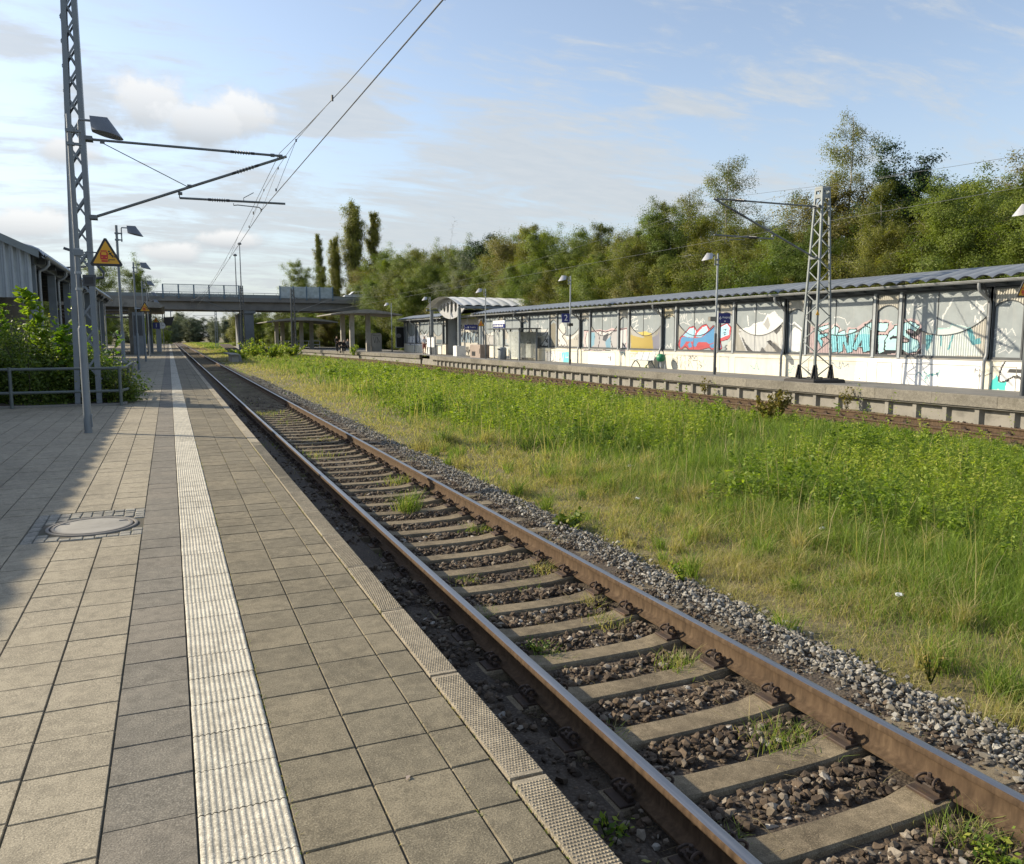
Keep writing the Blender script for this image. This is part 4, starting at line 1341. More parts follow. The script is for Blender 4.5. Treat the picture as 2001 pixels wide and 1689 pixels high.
# thin scrawled tags all over the wall: white on the smooth panels, dark on the plaster base
_tg = random.Random(21)
for k in range(44):
    y0_, up_ = _tg.uniform(17.5, 62), k % 3 != 0
    z0_ = _tg.uniform(1.1, 2.9) if up_ else _tg.uniform(.15, .6)
    pts_ = [(y0_, z0_)]
    for q in range(_tg.randint(5, 11)):
        pts_.append((pts_[-1][0] - _tg.uniform(-.04, .17), z0_ + _tg.uniform(-.17, .2)))
    PAINT.insert(12 if up_ else len(PAINT), ('l', (.62, .62, .6) if up_ else _tg.choice([(.05, .05, .06), (.16, .2, .24), (.1, .3, .32)]), pts_, _tg.uniform(.022, .05)))
for k in range(26):
    y0_, z0_, w_, h_ = _tg.uniform(19, 60), _tg.uniform(1.0, 1.5), _tg.uniform(.3, 1.1), _tg.uniform(.2, .6)
    PAINT.insert(0, ('p', _tg.choice([(.52, .5, .46), (.45, .46, .46), (.55, .53, .48), (.42, .47, .48)]), [(y0_ + w_ * math.cos(q) * _tg.uniform(.6, 1.1), z0_ + h_ * math.sin(q) * _tg.uniform(.6, 1.1)) for q in np.linspace(0, 5.8, 11)], 0))


def wall_grid(name, y0, y1, z0, z1, cell, xf, mat, parent, mask=None, smooth=False):
    """upright sheet facing the tracks with paint per cell; xf(y) gives its depth; mask(y, z) keeps cells"""
    ny, nz = max(1, round((y1 - y0) / cell)), max(1, round((z1 - z0) / cell))
    ye, ze = np.linspace(y0, y1, ny + 1), np.linspace(z0, z1, nz + 1)
    Yv, Zv = np.meshgrid(ye, ze)
    Xv = np.broadcast_to(xf(ye)[None], Yv.shape)
    yc, zc = np.meshgrid((ye[1:] + ye[:-1]) / 2, (ze[1:] + ze[:-1]) / 2)
    idx = np.arange((ny + 1) * (nz + 1)).reshape(nz + 1, ny + 1)
    F = np.stack([idx[:-1, :-1], idx[1:, :-1], idx[1:, 1:], idx[:-1, 1:]], -1)
    k = np.ones(yc.shape, bool) if mask is None else mask(yc, zc)
    C = paint_cells(yc, zc)[k]
    F = F[k]
    used, inv = np.unique(F, return_inverse=True)
    V = np.stack([Xv.ravel(), Yv.ravel(), Zv.ravel()], 1)[used]
    o = npmesh(name, V, inv.reshape(-1, 4), mat, parent, cols={'paint': C}, smooth=smooth)
    return o


def rib(y, d=.026, p=.09):
    f = np.abs((np.asarray(y) / p) % 1 - .5) * 2
    return XW + .035 - d * np.clip((f - .3) / .4, 0, 1)


def flat(x):
    return lambda y: np.full(np.shape(y), x)


def wave_roof(mb, y0, y1, prof, lam=.61, amp=.125, step=.0508, ax='y'):
    """sheet of round humps; prof = [(x, z)] up the slope"""
    y = np.arange(y0, y1 + 1e-6, step)
    h = amp * np.abs(np.sin(np.pi * y / lam)) ** .8
    X = np.array([p[0] for p in prof])[:, None] + 0 * y[None]
    Zz = np.array([p[1] for p in prof])[:, None] + h[None]
    Y = 0 * X + y[None]
    mb.sheet(X, Y, Zz)
    mb.sheet(X, Y, Zz - .012, True)


def frame_mb(y0, y1, z0, z1, w=.05, wb=.085, x=XW - .02, t=.05):
    mb = MB()
    mb.box(x, x + t, y0, y1, z0, z0 + wb)
    mb.box(x, x + t, y0, y1, z1 - w, z1)
    mb.box(x, x + t, y0, y0 + w, z0 + wb, z1 - w)
    mb.box(x, x + t, y1 - w, y1, z0 + wb, z1 - w)
    return mb


def shelter(label, ya, yb, ks, base_cells, holes=()):
    t = thing('platform_shelter', label, 'shelter', (XW, ya, 0))
    # base wall with a coping and sunken fields
    w_ = wall_grid('base_wall', ya, yb, p2z(XW) - .05, .86, base_cells, flat(XW - .03), M['wall_cream'], t)
    mb = MB()
    mb.box(XW - .025, XW + .2, ya + .004, yb - .004, -.3, .855)
    mb.box(XW - .055, XW + .2, ya, yb, .86, .895)
    obj('coping', mb, M['pale_concrete'], w_)
    mb = MB()
    for k in ks:
        d = 18.1 + 9.5 * k
        for (a, b) in ((.25, 3.35), (3.8, 4.5), (4.95, 8.05), (8.5, 9.35)):
            a, b = max(ya + .02, d + a), min(yb - .02, d + b)
            if b - a > .3:
                mb.box(XW - .0335, XW - .028, a, b, .665, .685)
                mb.box(XW - .0335, XW - .028, a, a + .02, -.1, .665)
                mb.box(XW - .0335, XW - .028, b - .02, b, -.1, .665)
    obj('field_groove', mb, M['concrete'], w_)
    mb = MB()
    mb.box(XW + .06, XW + .2, ya, yb, .895, 3.26)
    obj('rear_wall', mb, M['dark_paint'], t)
    for k in ks:
        d = 18.1 + 9.5 * k
        cell = .025 if d < 40 else .05
        for kind, a, b in (('w', .17, 3.42), ('n', 3.68, 4.61), ('w', 4.86, 8.11), ('n', 8.44, 9.41)):
            a, b = d + a, d + b
            if b < ya + .2 or a > yb - .2:
                continue
            a, b = max(a, ya + .03), min(b, yb - .03)
            yc, hw = (a + b) / 2, (b - a) / 2
            o = wall_grid('wall_panel', a, b, .90, 3.22, cell, flat(XW + .045), M['sheet_grey'], t)
            if kind == 'w':
                Rr = (hw * hw + .62 * .62) / (2 * .62)

                def arc(y, yc=yc, Rr=Rr):
                    return 1.70 + Rr - np.sqrt(np.maximum(0, Rr * Rr - (y - yc) ** 2))
                wall_grid('ribbed_sheet', a, b, .90, 2.36, .0225 if cell < .03 else .045, rib, M['sheet_rib'], o, lambda y, z: z < arc(y))
            else:
                Rr = (hw * hw + .2 * .2) / (2 * .2)

                def arc(y, yc=yc, Rr=Rr):
                    return 2.81 - Rr + np.sqrt(np.maximum(0, Rr * Rr - (y - yc) ** 2))
                wall_grid('ribbed_sheet', a, b, 2.58, 3.22, .0225 if cell < .03 else .045, rib, M['sheet_rib'], o, lambda y, z: z > arc(y))
            mb = MB()
            yy = np.linspace(a + .02, b - .02, 25)
            mb.tube([(XW + .006, float(y), float(arc(y))) for y in yy], .016, 5)
            if kind == 'w':
                mb.box(XW + .028, XW + .044, yc - .012 + .25, yc + .012 + .25, .95, 3.2)
            obj('arch_trim', mb, M['dark_paint'], o)
            obj('panel_frame', frame_mb(a - .05, b + .05, .896, 3.24), M['dark_paint'], o)
        for a in (3.55, 4.735, 8.275, 9.5):
            y = d + a
            if ya < y < yb:
                mb = MB()
                mb.box(XW - .05, XW + .05, y - .055, y + .055, .895, 3.30)
                mb.box(XW - .075, XW - .04, y - .075, y + .075, .86, .90)
                obj('post', mb, M['lightgrey_paint'] if a < 9 else M['grey_paint'], t)
    # eaves beam, soffit brackets, roof, gutter
    mb = MB()
    mb.box(XW - .08, XW + .1, ya - .3, yb + .3, 3.262, 3.40)
    for y in np.arange(ya, yb, .95):
        mb.box(XW - .62, XW - .081, y - .03, y + .03, 3.33, 3.43)
    obj('eaves_beam', mb, M['dark_paint'], t)
    mb = MB()
    pr = [(XW - .66, 3.50), (XW - .2, 3.62), (XW + .4, 3.76), (XW + 1.1, 3.90), (XW + 1.8, 3.97), (XW + 2.5, 3.99), (XW + 3.2, 3.95)]
    wave_roof(mb, ya - .3, yb + .3, pr)
    obj('roof', mb, M['roof_metal'], t, True)
    g = MB()
    seg = [(math.pi + q * math.pi / 8) for q in range(9)]
    ysg = [ya - .3, yb + .3]
    for r_, fl in ((.085, False), (.078, True)):
        X = np.array([[XW - .71 + r_ * math.cos(s) for s in seg]] * 2)
        Zz = np.array([[3.44 + r_ * math.sin(s) for s in seg]] * 2)
        Y = np.array([[y] * 9 for y in ysg])
        g.sheet(X, Y, Zz, fl)
    g.tube([(XW - .797, ysg[0], 3.444), (XW - .797, ysg[1], 3.444)], .012, 6)
    obj('gutter', g, M['gutter'], t, True)
    for k in ks:
        d = 18.1 + 9.5 * k
        if not ya < d < yb:
            continue
        mb = MB()
        x0 = XW - .70
        mb.tube([(x0, d, 3.40), (x0, d, 3.24), (x0 + .05, d, 3.12), (XW - .17, d, 2.82), (XW - .12, d, 2.70), (XW - .12, d, 1.12), (XW - .14, d, 1.0), (XW - .20, d, .88), (XW - .22, d, .76), (XW - .22, d, -.08)], .052, 10)
        for z in (2.3, 1.5, .5):
            mb.lathe([(.06, -.03), (.06, .03)], (XW - (.12 if z > 1 else .22), d, z), 10)
        obj('downpipe', mb, M['gutter'], t, True)
        mb = MB()
        mb.box(XW - .05, XW + .05, d - .05, d + .05, .895, 3.26)
        mb.beam((XW - .02, d + .0, 2.5), (XW - .5, d + .0, 3.35), .05, .05)
        obj('bracket_post', mb, M['dark_paint'], t)
    return t


shelter('long graffiti covered shelter wall with wavy metal roof along the far platform', 10.0, 65.6, [-1, 0, 1, 2, 3, 4, 5], .03)
shelter('short end of the shelter wall beyond the vaulted entrance, black scribbles on white', 74.4, 89.5, [5, 6, 7], .05)

# ------------------------------------------------------------------ vaulted entrance hall
hall = thing('entrance_hall', 'vaulted hall with pale corrugated barrel roof above the gap in the shelter wall', 'hall', (24.8, 70, 0))
mb = MB()
a0, a1, zs, rise = 65.4, 74.8, 4.28, .86
hw = (a1 - a0) / 2
Rv = (hw * hw + rise * rise) / (2 * rise)
yy = np.linspace(a0, a1, 25)
zz = zs + rise - Rv + np.sqrt(Rv * Rv - (yy - (a0 + a1) / 2) ** 2)
xx = np.arange(22.9, 36.0, .075)
hump = .10 * np.abs(np.sin(np.pi * xx / .9)) ** .8
X = xx[:, None] + 0 * yy[None]
mb.sheet(X, 0 * X + yy[None], zz[None] + hump[:, None])
mb.sheet(X, 0 * X + yy[None], zz[None] + hump[:, None] - .014, True)
obj('barrel_roof', mb, M['roof_pale'], hall, True)
# lens shaped gable truss, white, with a row of pointed openings
lens = MB()
lz = lambda y: 4.20 - .95 * (1 - ((y - 70.1) / 3.9) ** 2)
uz = lambda y: 4.20 + .86 * (1 - ((y - 70.1) / 4.6) ** 2)
hs = [(66.9, .32), (67.75, .5), (68.75, .62), (69.85, .72), (70.95, .62), (71.95, .5), (72.8, .32)]
ys_ = np.arange(66.2, 74.01, .06)
for i in range(len(ys_) - 1):
    y = (ys_[i] + ys_[i + 1]) / 2
    lo, hi = lz(y), uz(y)
    cut = None
    for (hy, hh) in hs:
        t_ = abs(y - hy) / .36
        if t_ < 1:
            s = math.sqrt(1 - t_ * t_)
            cut = (4.36 - hh * .85 * s, 4.36 + hh * .7 * s)
    parts = [(lo, hi)] if cut is None else [(lo, max(lo, cut[0])), (min(hi, cut[1]), hi)]
    for (a, b) in parts:
        if b - a > .01:
            lens.box(23.85, 23.95, ys_[i], ys_[i + 1], a, b)
obj('gable_truss', lens, M['lamp_pale'], hall)
mb = MB()
for (a, b) in ((a0 - .05, a0 + .12), (a1 - .12, a1 + .05)):
    mb.box(22.95, 35.8, a, b, 4.08, 4.26)
for y in (66.15, 74.05):
    mb.box(23.15, 23.4, y - .12, y + .12, .8, 4.08)
    mb.box(32.8, 33.0, y - .12, y + .12, -.2, 4.08)
obj('steel_frame', mb, M['grey_paint'], hall)
mb = MB()
for y in (66.15, 74.05):
    mb = MB()
    mb.cbox(22.85, 23.7, y - .45, y + .45, -.3, .85, .02)
    obj('pillar_base', mb, M['white_paint'], hall)
wall_grid('back_wall', 65.6, 74.4, -.3, 3.3, .06, flat(25.9), M['sheet_rib'], hall)
mb = MB()
for (a, b) in ((65.3, 65.5), (74.5, 74.7)):
    mb = MB()
    mb.box(24.9, 26.0, a, b, -.3, 3.4)
    obj('side_wall', mb, M['corr_grey'], hall)
mb = MB()
mb.box(24.4, 26.1, 65.5, 74.5, 3.42, 3.55)
obj('ceiling', mb, M['grey_paint'], hall)
# dark tags on the back wall of the passage
mb = MB()
rr = random.Random(5)
for (y0, y1, z0, z1, n, col) in ((68.3, 73.8, 1.0, 2.15, 15, 0), (69.5, 73.3, 2.35, 2.8, 7, 0), (69.9, 73.2, -.05, .75, 8, 0)):
    for k in range(n):
        y = y0 + (y1 - y0) * (k + .5) / n
        p = [(25.88, y + rr.uniform(-.25, .25), z0 + (z1 - z0) * rr.uniform(0, 1)) for _ in range(5)]
        for i in range(4):
            mb.beam(p[i], p[i + 1], .012, .085, (0, 0, 1))
        mb.k = 1 if z0 == 1.0 else 0
        if z0 == 1.0:
            mb.beam((25.885, y, z0 + .1), (25.885, y + .2, z1 - .1), .01, .2, (0, 1, 0))
        mb.k = 0
M['tag_black'] = plain('black_spray', (.02, .022, .03), .6)
M['tag_blue'] = plain('pale_blue_spray', (.22, .3, .36), .6)
obj('graffiti', mb, [M['tag_black'], M['tag_blue']], hall)

# ------------------------------------------------------------------ concrete platform canopies far off
def canopy(label, cx, cy, hx, hy, zt, cols, tilt, z0=0.0):
    """thin butterfly slab on square columns"""
    t = thing('platform_canopy', label, 'canopy', (cx, cy, z0), 'concrete canopies on the platforms')
    mb = MB()
    n = 9
    for side in (0, 1):
        pts = []
    xs_ = np.linspace(-hx, hx, n)
    up = [zt - tilt * (abs(x) / hx) ** 1.4 for x in xs_]
    th = [.10 + .34 * (1 - abs(x) / hx) for x in xs_]
    poly = [(cx + x, z) for x, z in zip(xs_, up)] + [(cx + x, z - t_) for x, z, t_ in zip(xs_[::-1], up[::-1], th[::-1])]
    mb.prism(poly, 'y', cy - hy, cy + hy)
    obj('roof_slab', mb, M['concrete'], t)
    for (x, y) in cols:
        mb = MB()
        mb.cbox(x - .24, x + .24, y - .24, y + .24, z0 - .2, zt - .36, .02)
        obj('column', mb, M['pale_concrete'], t)
    return t


canopy('nearer low concrete canopy with waiting people, left of the shelter end', 19.9, 91, 3.9, 4.5, 4.6, [(18.6, 88.5), (18.6, 93.5), (20.75, 90)], .55)
canopy('farther long concrete canopy on thin columns in front of the bridge', 16.0, 113, 4.5, 7, 4.15, [(13.4, 112), (14.35, 113.5), (16.5, 111), (18.0, 112), (16.4, 117)], .6)

# ------------------------------------------------------------------ road bridge
br = thing('road_bridge', 'grey concrete road bridge with glass screens crossing the tracks', 'bridge', (12, 128, 0))
mb = MB()
mb.box(-70, 60, 123.0, 133.0, 6.72, 7.1)
mb.box(-70, 60, 122.6, 123.4, 6.62, 7.22)
mb.box(-70, 60, 132.6, 133.4, 6.62, 7.22)
obj('deck', mb, M['bridge_concrete'], br)
mb = MB()
for (a, b) in ((123.2, 123.9), (126, 126.6), (129.4, 130), (132, 132.7)):
    mb.box(-70, 60, a, b, 5.45, 6.72)
mb.box(-70, 60, 123.9, 132, 6.3, 6.715)
obj('girder', mb, [M['bridge_concrete']], br)
mb = MB()
mb.box(-70, 60, 122.66, 122.72, 7.22, 7.68)
mb.box(-70, 60, 133.2, 133.26, 7.22, 7.68)
obj('parapet', mb, M['galv'], br)
mb = MB()
for y in (122.75, 133.1):
    mb.box(-70, 60, y - .03, y + .03, 7.86, 7.92)
    for x in np.arange(-70, 60, 1.6):
        mb.box(x - .02, x + .02, y - .02, y + .02, 7.2, 7.86)
obj('railing', mb, M['dark_paint'], br)
for k in range(5):
    x = -.45 + 2.01 * k
    mb = MB()
    mb.box(x + .06, x + 1.95, 122.5, 122.52, 7.3, 8.9)
    p = obj('glass_screen', mb, M['clear_glass'], br)
    mb = MB()
    mb.box(x - .09, x + .09, 122.44, 122.6, 7.0, 8.95)
    mb.box(x, x + 2.01, 122.47, 122.55, 8.88, 8.95)
    if k == 4:
        mb.box(x + 1.92, x + 2.1, 122.44, 122.6, 7.0, 8.95)
    obj('screen_frame', mb, M['bridge_blue'], p)
for k in range(4):
    x = 15.3 + 1.92 * k
    mb = MB()
    mb.box(x + .08, x + 1.85, 122.48, 122.53, 7.25, 8.95)
    p = obj('noise_panel', mb, M['noise_glass'], br)
    mb = MB()
    mb.box(x - .08, x + .08, 122.42, 122.6, 7.0, 9.05)
    if k == 3:
        mb.box(x + 1.84, x + 2.0, 122.42, 122.6, 7.0, 9.05)
    obj('panel_post', mb, M['bridge_blue'], p)
for (x0, x1) in ((9.6, 11.6), (-13.5, -11.5), (33, 35)):
    mb = MB()
    mb.cbox(x0 + .75, x1, 123.6, 124.8, -1.0, 5.0, .05)
    mb.cbox(x0, x0 + .65, 126, 131.5, -1.0, 5.0, .05)
    mb.cbox(x0 + .65, x1 + .25, 123.3, 132.4, 5.0, 5.45, .02)
    obj('pier', mb, M['bridge_pier'], br)
for (x, zt, nm) in ((9.72, 13.7, 'left of the pair of tall lamp poles on the bridge, with round lamp'), (10.42, 15.4, 'right of the pair of tall lamp poles on the bridge, taller one')):
    o = thing('street_lamp', nm, 'street lamp', (x, 128.5, 7.1), 'street lamps on the bridge')
    mb = MB()
    mb.tube([(x, 128.5, 7.1), (x, 128.5, zt)], [.10, .06], 8)
    obj('pole', mb, M['grey_paint'], o, True)
    mb = MB()
    mb.lathe([(.06, 0), (.26, .05), (.3, .18), (.2, .32), (.05, .38)], (x, 128.5, zt - .1), 12)
    obj('lamp_head', mb, M['lamp'], o, True)

# small white car on the bridge
car = thing('car', 'small white car driving on the bridge at its right end', 'car', (27.0, 124.6, 7.1))
mb = MB()
pf = [(-1.95, .25), (-1.95, .75), (-1.75, .86), (-1.15, .92), (-.55, 1.42), (.75, 1.46), (1.35, 1.02), (1.85, .92), (1.98, .7), (1.98, .25)]
mb.prism([(27 + x, 7.1 + z) for x, z in pf], 'y', 123.8, 125.4)
obj('body', mb, M['car_paint'], car)
mb = MB()
mb.prism([(27 + x, 7.1 + z) for x, z in [(-1.0, .96), (-.5, 1.36), (.08, 1.39), (.08, .96)]], 'y', 123.79, 125.41)
mb.prism([(27 + x, 7.1 + z) for x, z in [(.16, .96), (.16, 1.39), (.7, 1.39), (1.15, 1.02)]], 'y', 123.79, 125.41)
obj('window', mb, M['black'], car)
for x in (-1.2, 1.25):
    for y in (123.85, 125.35):
        mb = MB()
        p = [(27 + x + .32 * math.cos(q), 7.1 + .32 + .32 * math.sin(q)) for q in np.linspace(0, 2 * math.pi, 14)[:-1]]
        mb.prism(p, 'y', y - .1, y + .1)
        obj('wheel', mb, M['rubber'], car)

# ------------------------------------------------------------------ masts and overhead line
def lattice(mb, x, y, z0, z1, w0, w1, four, leg, pitch, lace=.035):
    def at(z):
        return w0 + (w1 - w0) * (z - z0) / (z1 - z0)
    if four:
        for sx in (-1, 1):
            for sy in (-1, 1):
                mb.beam((x + sx * w0 / 2, y + sy * w0 / 2, z0), (x + sx * w1 / 2, y + sy * w1 / 2, z1), leg, leg, (0, 1, 0))
    zs_ = [z0 + .1]
    while zs_[-1] < z1 - pitch * .5:
        zs_.append(zs_[-1] + pitch * (.55 + .45 * at(zs_[-1]) / w0))
    for i in range(len(zs_) - 1):
        a, b = zs_[i], zs_[i + 1]
        wa, wb = at(a) / 2, at(b) / 2
        if four:
            for s in (-1, 1):
                q = s if i % 2 else -s
                mb.beam((x - q * wa, y + s * wa, a), (x + q * wb, y + s * wb, b), lace, .012, (0, 1, 0))
                mb.beam((x + s * wa, y - q * wa, a), (x + s * wb, y + q * wb, b), .012, lace, (0, 1, 0))
        else:
            for s in (-1, 1):
                mb.beam((x - wa, y + s * .135, a), (x + wb, y + s * .135, b), lace, .014, (0, 1, 0))
                mb.beam((x + wa, y + s * .120, a), (x - wb, y + s * .120, b), lace, .014, (0, 1, 0))


def insulator(mb, p, q, r=.055, n=6):
    p, q = Vector(p), Vector(q)
    d = q - p
    mb.tube([p - d * .25, p - d * .02], .036, 8)
    mb.tube([q + d * .02, q + d * .25], .036, 8)
    pts, rs = [], []
    for k in range(n):
        for s, rr in ((0.1, .022), (.35, r), (.5, r * .9), (.6, .022)):
            pts.append(p + d * ((k + s) / n))
            rs.append(rr)
    mb.tube(pts, rs, 10)


def cantilever(t, xm, y, s, dz=0.0, fine=True):
    P = lambda x, z: (xm + s * x, y, z + dz)
    mb = MB()
    mb.tube([P(0, 6.30), P(4.40, 6.29)], .030, 10)
    mb.tube([P(0, 4.49), P(4.55, 6.29)], .034, 10)
    mb.tube([P(1.93, 5.07), P(4.48, 5.09)], .028, 10)
    mb.tube([P(.28, 6.24), P(2.12, 5.36), P(2.19, 5.40)], .011, 6)
    mb.tube([P(3.20, 5.02), P(3.20, 4.97), P(3.30, 4.985), P(3.82, 4.96), P(3.88, 4.91)], .013, 6)
    mb.tube([P(3.45, 5.08), P(3.45, 5.17), P(3.70, 5.32)], .010, 6)
    mb.tube([P(1.93, 5.28), P(1.93, 5.07)], .014, 6)
    for (x, z, r) in ((0.02, 6.30, .055), (.02, 4.49, .06), (.28, 6.25, .03), (2.17, 5.37, .045), (4.40, 6.27, .06), (4.2, 6.29, .045), (1.95, 5.18, .04)):
        mb.tube([P(x - .05, z), P(x + .05, z)], r, 8)
    mb.box(xm - .08, xm + .08, y - .16, y + .16, 6.26 + dz, 6.35 + dz)
    mb.box(xm - .08, xm + .08, y - .16, y + .16, 4.44 + dz, 4.53 + dz)
    c = obj('cantilever', mb, M['tube'], t, True)
    if fine:
        for (a, b) in (((3.27, 6.293), (3.66, 6.292)), ((3.30, 5.795), (3.74, 5.97)), ((2.68, 5.077), (3.02, 5.08))):
            mb = MB()
            insulator(mb, P(*a), P(*b))
            obj('insulator', mb, M['insulator'], c, True)


mast = thing('catenary_mast', 'tall grey lattice mast with overhead arm rising behind the bushes on the near platform', 'catenary mast', (-1.84, 22, 0))
mb = MB()
for s in (-1, 1):
    a, b = Vector((-1.865 + s * .285, 22, -.1)), Vector((-1.755 + s * .15, 22, 9.9))
    mb.beam(a, b, .012, .29, (0, 1, 0))
    for q in (-1, 1):
        mb.beam(a + Vector((-s * .05, q * .14, 0)), b + Vector((-s * .05, q * .14, 0)), .115, .014, (0, 1, 0))
obj('channel_leg', mb, M['grey_paint'], mast)
mb = MB()
lattice(mb, -1.81, 22, .5, 9.8, .50, .26, False, 0, .66, .045)
obj('lacing', mb, M['grey_paint'], mast)
cantilever(mast, -1.52, 22, 1)

mast2 = thing('catenary_mast', 'bright galvanised four legged lattice mast standing on the far platform', 'catenary mast', (21.95, 22.85, 0))
mb = MB()
lattice(mb, 21.95, 22.85, .02, 6.98, .78, .31, True, .068, .47, .034)
obj('lattice_tower', mb, M['galv'], mast2)
mb = MB()
for z in (6.60, 6.86):
    for s in (-1, 1):
        mb.box(21.95 - .19, 21.95 + .19, 22.85 + s * .17 - .01, 22.85 + s * .17 + .01, z, z + .14)
        mb.box(21.95 + s * .185 - .01, 21.95 + s * .185 + .01, 22.85 - .16, 22.85 + .16, z, z + .14)
obj('mast_head', mb, M['galv'], mast2)
mb = MB()
mb.cbox(21.95 - .75, 21.95 + .75, 22.85 - .75, 22.85 + .75, -.1, .10, .04)
obj('footing', mb, M['bridge_dark'], mast2)
mb = MB()
for sx in (-1, 1):
    for sy in (-1, 1):
        x, y = 21.95 + sx * .39, 22.85 + sy * .39
        mb.prism([(x - .17, .10), (x + .17, .10), (x + .06, .62), (x - .06, .62)], 'y', y - .02, y + .02)
        mb.prism([(y - .17, .10), (y + .17, .10), (y + .06, .62), (y - .06, .62)], 'x', x - .02, x + .02)
        mb.box(x - .2, x + .2, y - .2, y + .2, .10, .14)
        mb.tube([(x + .12, y + .12, .14), (x + .12, y + .12, .24)], .03, 6)
        mb.tube([(x - .12, y - .12, .14), (x - .12, y - .12, .24)], .03, 6)
obj('foot', mb, M['black'], mast2)
mb = MB()
mb.prism([(21.44, 2.42), (21.62, 2.42), (21.53, 2.60)], 'y', 22.39, 22.40)
obj('warning_plate', mb, M['sign_yellow'], mast2)
cantilever(mast2, 21.72, 22.85, -1)

for (x, y, zt, s, lab) in ((9.1, 112, 8.3, -1, 'distant lattice mast beside the bridge pier with arm over the near track'),
                           (13.95, 100, 7.4, 1, 'thin distant mast in front of the far canopies with arm to the right'),
                           (9.9, 192, 8.2, -1, 'small far lattice mast standing in the grass seen under the bridge')):
    t = thing('catenary_mast', lab, 'catenary mast', (x, y, -.8), 'distant catenary masts')
    mb = MB()
    lattice(mb, x, y, -.9, zt, .55, .3, True, .10, .7, .06)
    obj('lattice_tower', mb, M['dark_paint'] if y < 150 else M['grey_paint'], t)
    mb = MB()
    mb.cbox(x - .6, x + .6, y - .6, y + .6, -1, -.5, .05)
    obj('footing', mb, M['concrete'], t)
    cantilever(t, x + s * .2, y, s, 0, False)


def sag(p, q, drop, n=12):
    p, q = Vector(p), Vector(q)
    return [p.lerp(q, k / n) - Vector((0, 0, drop * 4 * (k / n) * (1 - k / n))) for k in range(n + 1)]


def line(label, xc, xm, ys_, zc, zm, r, first, stitch=True):
    t = thing('overhead_line', label, 'overhead wire', (xc[0], ys_[0], zc))
    ca, me_, dr = MB(), MB(), MB()
    for i in range(len(ys_) - 1):
        ca.tube([(xc[i], ys_[i], zc), (xc[i + 1], ys_[i + 1], zc)], r, 6, False)
        mp = sag((xm[i], ys_[i], zm), (xm[i + 1], ys_[i + 1], zm), 1.05)
        me_.tube(mp, r * .85, 6, False)
        L = ys_[i + 1] - ys_[i]
        n = max(3, int(L / 6.5))
        for k in range(1, n):
            f = k / n
            y = ys_[i] + L * f
            if abs(y - ys_[i]) < 9 or abs(y - ys_[i + 1]) < 9:
                continue
            zt = zm - 1.05 * 4 * f * (1 - f)
            dr.tube([(xm[i] + (xm[i + 1] - xm[i]) * f, y, zt), (xc[i] + (xc[i + 1] - xc[i]) * f, y + .12, zc + .01)], .005, 4)
            dr.tube([(xc[i] + (xc[i + 1] - xc[i]) * f, y + .06, zc - .01), (xc[i] + (xc[i + 1] - xc[i]) * f, y + .18, zc + .05)], .017, 5)
    obj('contact_wire', ca, M['wire'], t)
    obj('messenger_wire', me_, M['wire'], t)
    st = MB()
    for i in range(1, len(ys_) - 1):
        y, x, xw = ys_[i], xm[i], xc[i]
        zz = lambda d: zm - 1.05 * 4 * (d / 50) * (1 - d / 50)
        pts = [(x, y - 7.2, zz(7.2) - .02), (x - .03, y - 3.4, 6.0), (x - .1, y, 5.93), (x - .03, y + 3.6, 6.0), (x, y + 7.2, zz(7.2) - .02)]
        st.tube(pts, r * .7, 5, False)
        for d in (-3.2, 0, 3.4):
            st.tube([(x - .05, y + d, 5.98), (xw, y + d + .3, zc)], .005, 4)
            st.lathe([(.018, -.03), (.018, .03)], (x - .05, y + d, 5.98), 6)
            st.lathe([(.018, -.03), (.018, .03)], (xw, y + d + .3, zc + .02), 6)
        for d in (-7.2, 7.2):
            st.lathe([(.022, -.05), (.022, .05)], (x, y + d, zz(7.2)), 6)
    obj('dropper', dr, M['wire'], t)
    if st.v:
        obj('stitch_wire', st, M['wire'], t)
    return t


line('overhead contact wire and cable running above the near track', (3.2, 2.38, 3.2, 2.8), (3.05, 2.86, 2.9, 2.9), (-28, 22, 112, 192), 4.91, 6.36, .0085, 0)
line('thin overhead wires above the far track in front of the trees', (18.0, 18.0, 19.3, 14.0), (18.0, 17.75, 19.0, 14), (-28, 22.85, 100, 170), 5.02, 6.36, .0055, 0)


# ------------------------------------------------------------------ lamp posts and their signs
def lamp_head_mb(s):
    """oblique cone shade with a flat wedge towards the post; origin at the bracket end, opens along s"""
    bm = bmesh.new()
    pts = [(s * (.26 + .235 * math.cos(q)), .235 * math.sin(q), -.25 - .05 * math.cos(q)) for q in np.linspace(0, 2 * math.pi, 33)[:-1]]
    pts += [(s * .0, -.05, .03), (s * .0, .05, .03), (s * .265, -.015, .035), (s * .265, .015, .035), (s * .02, -.1, -.2), (s * .02, .1, -.2)]
    vs = [bm.verts.new(p) for p in pts]
    bmesh.ops.convex_hull(bm, input=vs)
    mb = MB()
    bm.verts.index_update()
    mb.add([v.co[:] for v in bm.verts], [tuple(v.index for v in f.verts) for f in bm.faces])
    bm.free()
    return mb


